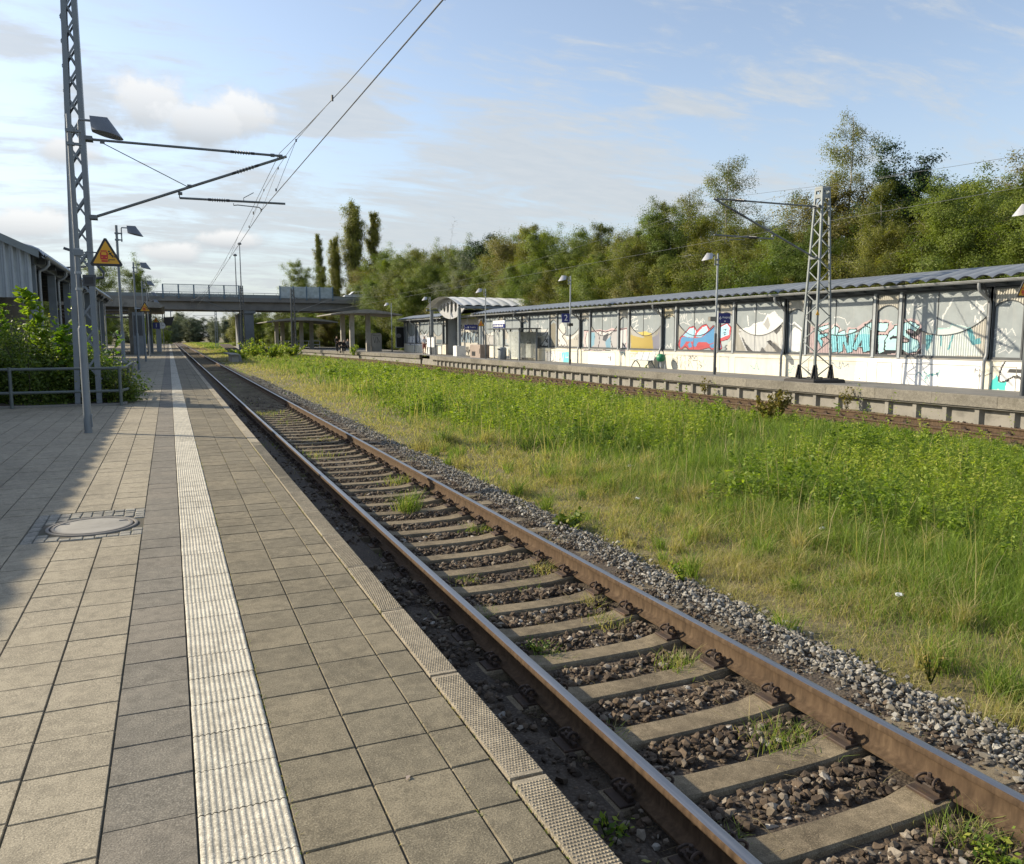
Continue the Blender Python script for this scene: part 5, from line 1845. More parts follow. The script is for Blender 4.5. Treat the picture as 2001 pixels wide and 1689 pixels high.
def lamp_post(label, s, tone, group):
    """post with thicker sleeve, clamps, side tube and shade; built at the origin, arm along s"""
    t = thing('lamp_post', label, 'lamp post', (0, 0, 0), group)
    mb = MB()
    mb.tube([(0, 0, -.12), (0, 0, 1.78), (0, 0, 1.83)], [.063, .063, .046], 14)
    mb.box(.055, .075, -.04, .04, .1, .32)
    obj('sleeve', mb, M['grey_paint'] if tone else M['dark_paint'], t, True)
    mb = MB()
    mb.tube([(0, 0, 1.8), (0, 0, 5.29)], [.044, .040], 12)
    obj('pole', mb, M['grey_paint'] if tone else M['lightgrey_paint'], t, True)
    mb = MB()
    mb.tube([(s * .145, 0, 4.76), (s * .145, 0, 5.20), (s * .15, 0, 5.22), (s * .33, 0, 5.22)], .020, 8)
    for z in (4.82, 5.03):
        mb.box(-.06, .06, -.055, .055, z - .025, z + .025)
        mb.box(min(0, s * .17), max(0, s * .17), -.03, .03, z - .02, z + .02)
    br_ = obj('bracket', mb, M['grey_paint'], t, True)
    mb = lamp_head_mb(s)
    mb.v = [(x + s * .31, y, z + 5.26) for x, y, z in mb.v]
    obj('lamp_shade', mb, M['lamp'] if tone else M['lamp_pale'], t, True)
    return t


def train_pictogram(mb_red, mb_blk, x, z, k, y):
    """red train front with buffer beam, and a person falling at the platform edge; k = scale, drawn facing -y"""
    T = lambda pts: [(x + a * k, z + b * k) for a, b in pts]
    mb_red.prism(T([(-.15, .00), (.03, .00), (.05, .04), (.05, .19), (.03, .24), (-.13, .24), (-.16, .19), (-.16, .04)]), 'y', y - .004, y)
    mb_red.k = 1
    mb_red.prism(T([(-.125, .135), (.015, .135), (.015, .20), (-.005, .22), (-.105, .22), (-.125, .20)]), 'y', y - .006, y - .004)
    for cx_ in (-.115, .0):
        mb_red.prism(T([(cx_ - .012, .055), (cx_ + .022, .055), (cx_ + .022, .08), (cx_ - .012, .08)]), 'y', y - .006, y - .004)
    mb_red.k = 0
    mb_red.prism(T([(-.14, .255), (.02, .255), (.02, .275), (-.14, .275)]), 'y', y - .004, y)
    mb_red.prism(T([(-.13, -.07), (.04, -.07), (.04, -.02), (-.13, -.02)]), 'y', y - .004, y)
    L = lambda a, b, w: mb_blk.beam((x + a[0] * k, y - .003, z + a[1] * k), (x + b[0] * k, y - .003, z + b[1] * k), .006, w * k, (0, 0, 1) if abs(a[0] - b[0]) > abs(a[1] - b[1]) else (1, 0, 0))
    L((.105, .20), (.16, .12), .04)
    L((.16, .12), (.22, .11), .024)
    L((.22, .11), (.25, .06), .022)
    L((.16, .12), (.19, .06), .024)
    L((.105, .20), (.175, .205), .02)
    L((.105, .20), (.075, .15), .02)
    mb_blk.prism(T([(.085 + .026 * math.cos(q), .245 + .026 * math.sin(q)) for q in np.linspace(0, 6.2, 9)]), 'y', y - .005, y)
    L((.06, .0), (.24, .0), .02)
    L((.07, .0), (.07, -.06), .02)


def warning_sign(post, x0, x1, zb, zt, y):
    xc, w_ = (x0 + x1) / 2, (x1 - x0) / 2
    h = zt - zb

    def tri(k, c=.04):
        cx, cz = xc, zb + h * .36
        base = [(xc - w_, zb), (xc + w_, zb), (xc, zt)]
        o = []
        for i in range(3):
            p, q, r_ = Vector(base[i - 1]), Vector(base[i]), Vector(base[(i + 1) % 3])
            for v in ((p - q).normalized(), (r_ - q).normalized()):
                pt = q + v * c
                o.append((cx + (pt.x - cx) * k, cz + (pt.y - cz) * k))
        return o
    mb = MB()
    mb.prism(tri(1.0), 'y', y - .012, y + .012)
    s = obj('warning_sign', mb, M['black'], post)
    mb = MB()
    mb.prism(tri(.76, .012), 'y', y - .016, y - .012)
    obj('yellow_field', mb, M['sign_yellow'], s)
    mr, mk = MB(), MB()
    train_pictogram(mr, mk, xc, zb + h * .22, (x1 - x0) * 1.05, y - .016)
    obj('train_symbol', mr, [M['sign_red'], M['sign_yellow']], s)
    obj('falling_person_symbol', mk, M['black'], s)


G1, G2 = 'lamp posts along the near platform', 'lamp posts along the far platform'
p1 = lamp_post('nearest lamp post on the paved platform with triangular yellow train warning sign', 1, True, G1)
p2 = lamp_post('lamp post at the right picture edge carrying a yellow warning triangle on the far platform', -1, False, G2)
near_labels = ['second lamp post, its foot hidden by the railing and bushes', 'third lamp post with a smaller yellow warning triangle', 'fourth lamp post of the near row, in the shade of the canopies',
               'fifth lamp post of the near row, in the shade of the canopies', 'sixth lamp post of the near row, with yellow triangle and blue track 1 sign']
near = []
for k, lab in enumerate(near_labels):
    near.append(copy_tree(p1, (-1.42 - .02 * k, 15.46 + 14.4 * (k + 1), 0), random.uniform(-.04, .04), None, lab))
far_labels = ['lamp post with blue exit sign beside the silver and blue graffiti', 'lamp post carrying the blue square sign with white number 2', 'lamp post with yellow warning triangle next to the glass waiting shelter',
              'lamp post behind the person in the white shirt', 'farthest lamp post on the far platform, left of the white wall end']
far = []
for k, lab in enumerate(far_labels):
    far.append(copy_tree(p2, (22.3, 15.19 + 14.05 * (k + 1), p2z(22.3)), random.uniform(-.04, .04), None, lab))
p1.location = (-1.35, 15.46, 0)
WL[p1] = Vector(p1.location)
p2.location = (22.3, 15.19, p2z(22.3))
WL[p2] = Vector(p2.location)
for o in near + far:
    WL[o] = Vector(o.location)

warning_sign(p1, -1.175, -.645, 2.835, 3.335, 15.38)
mb = MB()
mb.box(-1.40, -1.26, 15.40, 15.50, 3.0, 3.1)
mb.tube([(-1.3, 15.43, 3.06), (-.95, 15.40, 3.06)], .012, 6)
obj('sign_clamp', mb, M['grey_paint'], p1)
mb = MB()
mb.prism([(-1.28, 2.50), (-1.10, 2.50), (-1.08, 2.68), (-1.28, 2.68)], 'y', 15.30, 15.46)
sb = obj('loudspeaker', mb, M['dark_paint'], p1)
mb = MB()
mb.box(-1.25, -1.12, 15.29, 15.31, 2.53, 2.64)
obj('speaker_grille', mb, M['black'], sb)
mb = MB()
mb.tube([(-1.40, 15.42, 2.75), (-1.40, 15.42, 5.0)], .008, 6)
for z in (2.72, 3.1, 2.45):
    mb.lathe([(.055, -.02), (.055, .02)], (-1.35, 15.46, z), 10)
obj('cable', mb, M['lightgrey_paint'], p1)
o = near[1]
x, y = o.location.x, o.location.y
warning_sign(o, x + .14, x + .70, 2.87, 3.38, y - .07)
mb = MB()
mb.box(x - .06, x + .45, y - .05, y + .05, 3.02, 3.08)
obj('sign_clamp', mb, M['lightgrey_paint'], o)
o = near[4]
x, y = o.location.x, o.location.y
warning_sign(o, x + .14, x + .72, 3.05, 3.6, y - .07)
mb = MB()
mb.box(x + .1, x + .76, y - .06, y - .03, 2.42, 3.02)
s_ = obj('track_sign', mb, M['blue_sign'], o)
mb = MB()
put_text(mb, '1', .55, (x + .43, y - .064, 2.72), (1, 0, 0))
obj('number', mb, M['sign_white'], s_)
warning_sign(p2, 21.62, 22.16, 2.74, 3.22, 15.1)
o = far[0]
x, y = o.location.x, o.location.y
mb = MB()
mb.box(x + .09, x + .73, y - .07, y - .04, 2.23, 2.68)
s_ = obj('exit_sign', mb, M['blue_sign'], o)
mb = MB()
put_text(mb, 'Ausgang', .13, (x + .49, y - .073, 2.50), (1, 0, 0))
mb.beam((x + .13, y - .072, 2.46), (x + .26, y - .072, 2.46), .004, .025)
mb.beam((x + .13, y - .072, 2.46), (x + .19, y - .072, 2.53), .004, .03)
mb.beam((x + .13, y - .072, 2.46), (x + .19, y - .072, 2.39), .004, .03)
mb.box(x + .40, x + .46, y - .075, y - .07, 2.30, 2.35)
obj('sign_lettering', mb, M['sign_white'], s_)
mb = MB()
mb.box(x - .38, x - .06, y - .1, y + .06, 2.32, 2.52)
obj('loudspeaker', mb, M['concrete'], o)
o = far[1]
x, y = o.location.x, o.location.y
mb = MB()
mb.box(x - .58, x - .06, y - .06, y - .03, 2.48, 3.02)
s_ = obj('track_sign', mb, M['blue_sign'], o)
mb = MB()
put_text(mb, '2', .50, (x - .32, y - .065, 2.755), (1, 0, 0))
obj('number', mb, M['sign_white'], s_)
mb = MB()
mb.box(x - .14, x + .14, y - .12, y + .1, 2.28, 2.45)
obj('loudspeaker', mb, M['black'], o)
o = far[2]
x, y = o.location.x, o.location.y
warning_sign(o, x - .72, x - .10, 2.42, 2.96, y - .07)

# ------------------------------------------------------------------ furniture on the far platform
t = thing('notice_board', 'double white notice board on legs beside the person in white shirt', 'notice board', (22.6, 72, 0))
for k in range(2):
    y0 = 71.0 + k * 1.25
    mb = MB()
    mb.box(22.56, 22.66, y0, y0 + 1.1, .62, 1.62)
    f = obj('board', mb, M['grey_paint'], t)
    mb = MB()
    mb.box(22.545, 22.565, y0 + .06, y0 + 1.04, .68, 1.56)
    obj('paper_sheet', mb, M['sign_white'], f)
for y in (71.02, 72.22, 73.32):
    mb = MB()
    mb.box(22.58, 22.64, y - .03, y + .03, -.1, 1.68)
    obj('leg', mb, M['grey_paint'], t)

t = thing('utility_box', 'brown utility box with dark hatch beside the hall entrance', 'utility box', (23.1, 60.6, 0))
mb = MB()
mb.cbox(22.7, 23.5, 59.6, 61.9, -.06, 1.0, .03)
obj('cabinet', mb, M['kiosk'], t)
mb = MB()
mb.box(22.69, 22.72, 60.7, 61.5, .1, .45)
mb.box(22.68, 22.70, 59.7, 59.75, .3, .7)
obj('hatch', mb, M['black'], t)

t = thing('waiting_shelter', 'small glass waiting shelter with flat dark roof in front of the wall', 'shelter', (23.6, 55, 0))
mb = MB()
mb.box(22.7, 24.4, 51.9, 58.0, 2.18, 2.26)
obj('flat_roof', mb, M['dark_paint'], t)
for (x, y) in ((22.95, 52.4), (22.95, 57.2), (24.3, 52.4), (24.3, 57.2), (22.95, 55.4)):
    mb = MB()
    mb.box(x - .05, x + .05, y - .05, y + .05, -.1, 2.18)
    obj('post', mb, M['grey_paint'], t)
for (a, b) in ((52.5, 54.4), (55.5, 57.15)):
    mb = MB()
    mb.box(22.94, 22.96, a, b, .1, 2.0)
    obj('glass_pane', mb, M['dusty_glass'], t)
mb = MB()
mb.box(24.29, 24.31, 52.5, 57.1, .1, 2.0)
obj('glass_pane', mb, M['dusty_glass'], t)

t = thing('station_sign', 'white and blue station name board above the glass waiting shelter', 'sign', (22.8, 55.7, 2.26))
mb = MB()
mb.box(22.72, 22.80, 54.6, 56.9, 2.30, 2.58)
obj('blue_field', mb, M['blue_sign'], t)
mb = MB()
mb.box(22.715, 22.81, 54.6, 56.9, 2.582, 2.84)
obj('white_field', mb, M['sign_white'], t)
mb = MB()
for k, (a, h) in enumerate(((.25, .15), (.5, .11), (.72, .15), (.95, .11), (1.2, .15), (1.45, .11), (1.7, .14), (1.95, .11))):
    mb.box(22.71, 22.722, 54.65 + a, 54.8 + a, 2.37, 2.38 + h)
obj('sign_lettering', mb, M['sign_white'], t)
mb = MB()
mb.box(22.74, 22.78, 55.0, 55.05, 2.26, 2.31)
mb.box(22.74, 22.78, 56.4, 56.45, 2.26, 2.31)
obj('sign_post', mb, M['grey_paint'], t)

t = thing('litter_bin', 'grey cylindrical litter bin at the front of the glass waiting shelter', 'litter bin', (22.55, 54.6, 0))
mb = MB()
mb.lathe([(.26, -.05), (.30, 0), (.31, .72), (.27, .84), (.18, .88)], (22.55, 54.6, 0), 20)
obj('drum', mb, M['grey_paint'], t, True)
mb = MB()
mb.box(22.22, 22.3, 54.45, 54.75, .68, .78)
obj('slot', mb, M['black'], t)

bn = thing('bench', 'pale wire mesh bench with curved legs against the cream wall', 'bench', (24.15, 38.2, 0))
mb = MB()
for k in range(3):
    y0 = 37.05 + k * .62
    for z0, z1, x0, x1 in ((.34, .36, 23.75, 24.2),):
        mb.box(x0, x1, y0, y0 + .58, z0, z1)
obj('seat', mb, M['lightgrey_paint'], bn)
mb = MB()
for k in range(3):
    y0 = 37.05 + k * .62
    mb.prism([(24.20, .36), (24.22, .36), (24.36, .80), (24.34, .80)], 'y', y0, y0 + .58)
obj('backrest', mb, M['lightgrey_paint'], bn)
for y in (37.2, 38.7):
    mb = MB()
    mb.tube([(23.8, y, -.08), (23.88, y, .10), (24.0, y, .25), (24.1, y, .33), (24.2, y, .36)], .03, 6)
    mb.tube([(24.4, y, -.08), (24.3, y, .12), (24.15, y, .3)], .03, 6)
    obj('leg', mb, M['grey_paint'], bn, True)

gb = thing('litter_bin', 'rounded green litter bin on a post beside the pale bench', 'litter bin', (24.25, 36.3, 0))
mb = MB()
mb.lathe([(.03, .30), (.17, .34), (.24, .44), (.25, .55), (.19, .68), (.10, .73)], (24.2, 36.35, 0), 18)
obj('bowl', mb, M['bin_green'], gb, True)
mb = MB()
mb.tube([(24.42, 36.3, -.1), (24.42, 36.3, .72)], .03, 8)
mb.tube([(24.2, 36.35, .05), (24.2, 36.35, .31)], .06, 10)
obj('post', mb, M['lightgrey_paint'], gb, True)

t = thing('exit_sign', 'long blue exit sign hanging at the corner of the hall entrance', 'sign', (24.0, 65.0, 2.7))
mb = MB()
mb.box(23.35, 24.55, 65.0, 65.05, 2.22, 2.66)
pl = obj('sign_plate', mb, M['blue_sign'], t)
mb = MB()
put_text(mb, 'Ausgang', .16, (24.08, 64.997, 2.46), (1, 0, 0))
mb.beam((23.42, 64.996, 2.4), (23.56, 64.996, 2.4), .004, .03)
mb.box(23.62, 23.72, 64.993, 64.998, 2.36, 2.5)
obj('sign_lettering', mb, M['sign_white'], pl)
mb = MB()
mb.tube([(23.6, 65.02, 2.66), (23.6, 65.02, 3.4)], .015, 6)
mb.tube([(24.3, 65.02, 2.66), (24.3, 65.02, 3.4)], .015, 6)
obj('hanger', mb, M['grey_paint'], t)

t = thing('billboard', 'dark framed poster board with pale smudge left of the white wall end', 'billboard', (24.7, 90, 0))
mb = MB()
mb.box(23.95, 25.5, 90, 90.15, .36, 2.78)
obj('frame', mb, M['lightgrey_paint'], t)
mb = MB()
mb.box(24.03, 25.42, 89.985, 89.999, .44, 2.70)
ps = obj('poster', mb, M['black'], t)
mb = MB()
mb.prism([(24.3 + .28 * math.cos(q) , 1.75 + .25 * math.sin(q)) for q in np.linspace(0, 6, 12)], 'y', 89.975, 89.984)
mb.prism([(24.9, .5), (25.4, .5), (25.4, 1.3), (25.2, 1.35)], 'y', 89.975, 89.984)
obj('poster_print', mb, M['cloth_grey'], ps)

t = thing('vending_box', 'tall pale rounded cabinet with dark scribbles beside the canopy column', 'cabinet', (21.7, 90, 0))  # pale cabinet built as a vending box
mb = MB()
pf = [(21.1, -.05), (22.3, -.05), (22.3, 1.85), (22.2, 2.0), (22.05, 2.05), (21.35, 2.05), (21.2, 2.0), (21.1, 1.85)]
mb.prism(pf, 'y', 90, 91)
obj('cabinet', mb, M['pale_concrete'], t)
mb = MB()
for (a, b) in (((21.35, 1.6), (21.5, .9)), ((21.5, .9), (21.65, 1.6)), ((21.75, .9), (21.8, 1.6)), ((21.8, 1.6), (22.05, 1.0)), ((21.3, 1.75), (22.1, 1.72))):
    mb.beam((a[0], 89.99, a[1]), (b[0], 89.99, b[1]), .015, .05, (1, 0, 0))
obj('graffiti', mb, M['dark_paint'], t)

t = thing('handrail', 'white tube railing at the back of the far canopies', 'railing', (17, 121, 0))
mb = MB()
for z in (.45, 1.0):
    mb.tube([(14.2, 121, z), (20.6, 121, z)], .05, 6)
for x in np.arange(14.2, 20.7, 1.6):
    mb.tube([(x, 121, -.1), (x, 121, 1.0)], .05, 6)
obj('rail_tubes', mb, M['white_paint'], t)

# remains of an old platform in the grass before the bridge
t = thing('old_platform_end', 'broken end of an old concrete platform overgrown with weeds beside the near track', 'platform ruin', (6, 80, -.8))
mb = MB()
mb.box(5.35, 5.95, 79.2, 84, -.95, -.12)
obj('retaining_wall', mb, M['pale_concrete'], t)
mb = MB()
mb.box(5.25, 6.1, 79.0, 90, -.119, .0)
mb.prism([(79.6, -.8), (79.9, -.8), (81.6, -.15), (81.3, -.15)], 'x', 5.97, 6.3)
obj('top_slab', mb, M['concrete'], t)
mb = MB()
mb.prism([(112, -.7), (140, .3), (140, .45), (112, -.5)], 'x', 7.6, 9.2)
obj('ramp_slab', mb, M['bed'], t)

# ------------------------------------------------------------------ station building with its platform roof on the left
XL = -4.55
bl = thing('station_building', 'grey corrugated gable and arched metal platform roof on columns at the left', 'building', (XL, 35, 0))


def roofz(x):
    """gable line rising from the eaves at XL"""
    d = (XL + .25 - x) / 7.0
    return 4.72 + 2.2 * math.sin(min(1, max(0, d)) * math.pi / 2)


# gable of upright corrugated sheet
mb = MB()
xs_ = np.arange(XL - 12.0, XL, .05)
for i in range(len(xs_) - 1):
    f = (i % 5)
    d0 = (0, 0, .09, .09, .045)[f]
    d1 = (0, .09, .09, .045, 0)[f]
    x0, x1 = float(xs_[i]), float(xs_[i + 1])
    mb.add([(x0, 35 - d0, 3.1), (x1, 35 - d1, 3.1), (x1, 35 - d1, roofz(x1) - .12), (x0, 35 - d0, roofz(x0) - .12)], [(0, 1, 2, 3)])
obj('gable_sheet', mb, M['corr_grey'], bl)
mb = MB()
px_ = np.linspace(XL + .26, XL - 5.6, 14)
for i in range(len(px_) - 1):
    a, b = px_[i], px_[i + 1]
    mb.add([(a, 34.62, roofz(a) - .17), (b, 34.62, roofz(b) - .17), (b, 34.62, roofz(b) + .11), (a, 34.62, roofz(a) + .11),
            (a, 34.70, roofz(a) - .17), (b, 34.70, roofz(b) - .17), (b, 34.70, roofz(b) + .11), (a, 34.70, roofz(a) + .11)],
           [(0, 1, 2, 3), (7, 6, 5, 4), (0, 4, 5, 1), (3, 2, 6, 7), (0, 3, 7, 4), (1, 5, 6, 2)])
obj('barge_board', mb, M['galv'], bl)
mb = MB()
pr = [(XL + .40, 4.62), (XL + .24, 4.82), (XL + .02, 4.92), (XL - .3, 5.0), (XL - .8, 5.1)] + [(x, roofz(x) - .2) for x in (XL - 1.6, XL - 2.6, XL - 4, XL - 5.6, XL - 8, XL - 12)]
wave_roof(mb, 34.72, 74, pr, .61, .11, .0762)
obj('roof', mb, M['roof_metal'], bl, True)
mb = MB()
mb.box(XL - .2, XL + .02, 35.1, 74, 4.35, 4.66)
mb.box(XL - 12, XL - 11.8, 35.1, 74, 0, 6.2)
mb.box(XL - 6, XL - 5.8, 36.5, 74, 0, 5.6)
for y in np.arange(36, 74, 3.1):
    mb.box(XL - 6, XL + .3, y - .08, y + .08, 4.42, 4.62)
obj('beams_and_rear_wall', mb, M['dark_paint'], bl)
mb = MB()
mb.box(XL - 12, XL - 1.8, 35.35, 35.6, 2.35, 3.1)
obj('fascia_panel', mb, M['pale_concrete'], bl)
mb = MB()
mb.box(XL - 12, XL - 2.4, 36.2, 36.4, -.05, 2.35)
obj('brown_wall', mb, M['dark_brown'], bl)
g = MB()
seg = [(math.pi + q * math.pi / 8) for q in range(9)]
for r_, fl in ((.095, False), (.088, True)):
    X = np.array([[XL + .42 + r_ * math.cos(s) for s in seg]] * 2)
    Zz = np.array([[4.64 + r_ * math.sin(s) for s in seg]] * 2)
    g.sheet(X, np.array([[34.8] * 9, [74.0] * 9]), Zz, fl)
obj('gutter', g, M['gutter'], bl, True)
cols_y = [35.5, 41.3, 47.0, 52.7, 58.4, 64.1, 69.8]
for i, y in enumerate(cols_y):
    mb = MB()
    mb.cbox(XL - .28, XL + .02, y - .15, y + .15, -.05, 4.36, .015)
    obj('column', mb, M['grey_paint'], bl)
    mb = MB()
    mb.tube([(XL + .42, y + .4, 4.56), (XL + .42, y + .4, 4.4), (XL + .3, y + .4, 4.25), (XL + .1, y + .4, 4.15), (XL + .08, y + .4, 4.0), (XL + .08, y + .4, 0)], .055, 8)
    obj('downpipe', mb, M['gutter'], bl, True)
mb = MB()
mb.cbox(XL - 4.6, XL - 4.45, 34.9, 35.05, -.05, 3.1, .01)
obj('black_post', mb, M['black'], bl)
# curved end of the next roof sticking out over the platform
o = thing('roof_end_frame', 'curved tube frame ending the roof above the lamp posts at the left', 'roof frame', (-3.6, 60, 5))
mb = MB()
mb.tube([(-6.0, 60, 7.35), (-4.9, 60, 7.0), (-4.2, 60, 6.45), (-3.75, 60, 5.85), (-3.8, 60, 5.55), (-4.6, 60, 5.4), (-6.0, 60, 5.3)], .09, 8)
mb.tube([(-6.0, 60, 6.1), (-4.8, 60, 6.2), (-4.65, 60, 6.45)], .06, 8)
obj('bent_tube', mb, M['dark_paint'], o, True)
# platform hall further down: flat concrete roofs, pylons, signs
t = thing('platform_canopy', 'flat concrete canopy in shade over the far end of the near platform', 'canopy', (-3, 92, 0), 'concrete canopies on the platforms')
mb = MB()
mb.prism([(-9, 5.45), (-4.4, 5.1), (-2.2, 4.92), (-.6, 4.68), (-.25, 4.4), (-.5, 4.25), (-9, 4.4)], 'y', 80, 104)
obj('roof_slab', mb, M['concrete'], t)
for y in (82, 90, 98):
    mb = MB()
    mb.cbox(-3.3, -2.7, y - .3, y + .3, -.05, 4.3, .02)
    obj('column', mb, M['pale_concrete'], t)
mb = MB()
mb.box(-9, -8.8, 78, 104, 0, 4.4)
for z in (3.3, 3.6, 3.9):
    mb.box(-9, -3.2, 79.8, 79.95, z, z + .14)
obj('rear_wall', mb, M['dark_brown'], t)
for (x0, x1, y, h, lab) in ((-2.95, -2.05, 80.5, 3.85, 'left of two tall grey slabs standing between the lamp posts'), (-2.0, -1.55, 88, 3.9, 'right and darker of two tall grey slabs between the lamp posts')):
    o = thing('information_pillar', lab, 'pillar', (x0, y, 0))
    mb = MB()
    mb.cbox(x0, x1, y, y + .5, 0, h, .03)
    obj('slab', mb, M['grey_paint'], o)
    mb = MB()
    mb.box(x0 + .1, x1 - .1, y - .02, y - .001, h * .45, h * .92)
    obj('display_panel', mb, M['dark_paint'], o)
o = thing('canopy_underside', 'black sloped block standing for the dark underside of a far canopy', 'canopy part', (.1, 104, 3))
mb = MB()
mb.prism([(-.45, 2.9), (.35, 2.95), (.75, 4.0), (-.45, 3.9)], 'y', 104, 104.6)
obj('underside_block', mb, M['black'], o)  # black block added in place of the far canopy's dark sloped underside
mb = MB()
mb.box(-.4, -.3, 104.2, 104.3, 3.9, 4.6)
mb.box(.3, .4, 104.2, 104.3, 3.9, 4.6)
mb.box(-.6, .6, 104.2, 104.3, 4.6, 4.7)
mb.box(-.6, -.5, 104.2, 104.3, 0, 4.6)
obj('hanger', mb, M['grey_paint'], o)
o = thing('platform_clock', 'round white platform clock on a grey pillar under the canopy', 'clock', (-.95, 96, 0))
mb = MB()
mb.cbox(-1.25, -.75, 96.2, 96.7, 0, 2.8, .03)
obj('pillar', mb, M['lightgrey_paint'], o)
mb = MB()
pts = [(-.63 + .36 * math.cos(q), 2.85 + .36 * math.sin(q)) for q in np.linspace(0, 2 * math.pi, 25)[:-1]]
mb.prism(pts, 'y', 95.9, 96.0)
cf = obj('dial', mb, M['sign_white'], o)
mb = MB()
mb.box(-.64, -.62, 95.885, 95.899, 2.85, 3.12)
mb.box(-.63, -.42, 95.885, 95.899, 2.84, 2.87)
obj('hand', mb, M['black'], cf)

# roof of a neighbouring canopy just outside the view; its wavy eaves shade the paving
t = thing('platform_shelter', 'wavy edged metal canopy left of the view that shades the paving', 'shelter', (-7.6, 16, 0))
mb = MB()
wave_roof(mb, 5, 29.5, [(-7.52, 4.30), (-8.5, 4.66), (-10, 5.0), (-12, 5.1)], .61, .07, .0762)
obj('roof', mb, M['roof_metal'], t, True)
mb = MB()
mb.box(-11.9, -11.7, 5, 29.5, 0, 5.0)
mb.box(-7.6, -7.45, 5.2, 29.3, 4.0, 4.25)
obj('rear_wall', mb, M['corr_grey'], t)
for y in (6, 13, 20, 28):
    mb = MB()
    mb.cbox(-7.75, -7.5, y - .12, y + .12, 0, 4.0, .01)
    obj('column', mb, M['grey_paint'], t)

M['railing_grey'] = plain('railing_grey_green', (0.115, 0.135, 0.13), 0.5, 0.1, 0.12, 3.0)
# planting bed: kerb and tube railing
t = thing('bed_kerb', 'low concrete kerb round the planting bed on the platform', 'kerb', (-4, 21.5, 0))
mb = MB()
mb.cbox(-12, -1.02, 21.42, 21.52, -.05, .05, .01)
mb.cbox(-1.12, -1.02, 21.52, 28.0, -.05, .05, .01)
obj('kerb_stone', mb, M['concrete'], t)
mb = MB()
mb.box(-12, -1.12, 21.52, 28.0, -.04, .035)
struct(obj('bed_soil', mb, M['bed']), 'stuff')
t = thing('tube_railing', 'grey two bar tube railing in front of the overgrown bed', 'railing', (-3, 21.3, 0))
mb = MB()
for z in (.90, .36):
    mb.tube([(-12, 21.3, z), (-1.12, 21.3, z), (-1.0, 21.9, z), (-.98, 24.4, z + .02), (-3.4, 24.45, z + .02)], .033, 10)
obj('bar', mb, M['railing_grey'], t, True)
for (x, y) in [(-1.12, 21.3), (-3.38, 21.3), (-5.65, 21.3), (-7.9, 21.3), (-.99, 22.6), (-.98, 24.4)]:
    mb = MB()
    mb.tube([(x, y, -.05), (x, y, .93)], .038, 10)
    for z in (.90, .36):
        mb.lathe([(.05, -.045), (.05, .045)], (x, y, z), 10)
    obj('railing_post', mb, M['railing_grey'], t, True)

# ------------------------------------------------------------------ trees
OL = [(0, (.09, .11, .022)), (.35, (.145, .162, .032)), (.65, (.195, .20, .042)), (.9, (.24, .228, .056)), (1, (.28, .25, .075))]
M['leaf_birch'] = foliage('birch_leaves', OL, .42, .5, .16, .012)
M['leaf_green'] = foliage('green_leaves', [(0, (.075, .11, .02)), (.4, (.12, .165, .03)), (.75, (.17, .212, .04)), (1, (.22, .25, .055))], .42, .5, .16, .012)
M['leaf_dark'] = foliage('dark_leaves', [(0, (.015, .035, .010)), (.5, (.034, .066, .016)), (1, (.075, .105, .025))], .25, .45, .15, .01)
M['leaf_autumn'] = foliage('yellowing_leaves', [(0, (.085, .085, .018)), (.4, (.145, .135, .028)), (.8, (.20, .172, .04)), (1, (.25, .195, .06))], .32, .55, .2, .01)
M['leaf_pale'] = foliage('silvery_leaves', [(0, (.075, .09, .05)), (.5, (.15, .17, .105)), (1, (.26, .27, .19))], .25, .6, .08, .008)
M['leaf_far_haze'] = foliage('haze_tinted_leaves', [(0, (.085, .105, .065)), (.5, (.13, .155, .09)), (1, (.18, .20, .12))], .2, .7, .25, .02)  # distance haze mixed into the leaf colour: paler, bluer green
M['leaf_bush'] = foliage('bramble_leaves', [(0, (.035, .065, .014)), (.5, (.09, .14, .026)), (.85, (.18, .23, .045)), (1, (.34, .33, .09))], .38, .4, .15, .015)
M['leaf_bright'] = foliage('bright_leaves', [(0, (.10, .19, .018)), (.6, (.16, .27, .026)), (1, (.25, .33, .04))], .55, .4, .05, .01)


def leaves(P, size, g, up=.3, aspect=.62, dirs=None, outw=None):
    """rhombic leaf faces at points P"""
    n = len(P)
    nrm = g.normal(size=(n, 3))
    nrm[:, 2] = np.abs(nrm[:, 2]) + up
    nrm /= np.linalg.norm(nrm, axis=1)[:, None]
    if outw is not None:
        nrm = nrm * .75 + outw
        nrm /= np.linalg.norm(nrm, axis=1)[:, None] + 1e-9
    t = g.normal(size=(n, 3)) if dirs is None else dirs + g.normal(size=(n, 3)) * .5
    t -= nrm * np.sum(t * nrm, 1)[:, None]
    t /= np.linalg.norm(t, axis=1)[:, None] + 1e-9
    b = np.cross(nrm, t)
    s = (size * g.uniform(.65, 1.35, n))[:, None]
    V = np.stack([P - t * s * .5, P + b * s * aspect * .5 - t * s * .05, P + t * s * .5, P - b * s * aspect * .5 - t * s * .05], 1)
    F = np.arange(4 * n).reshape(n, 4)
    return V.reshape(-1, 3), F


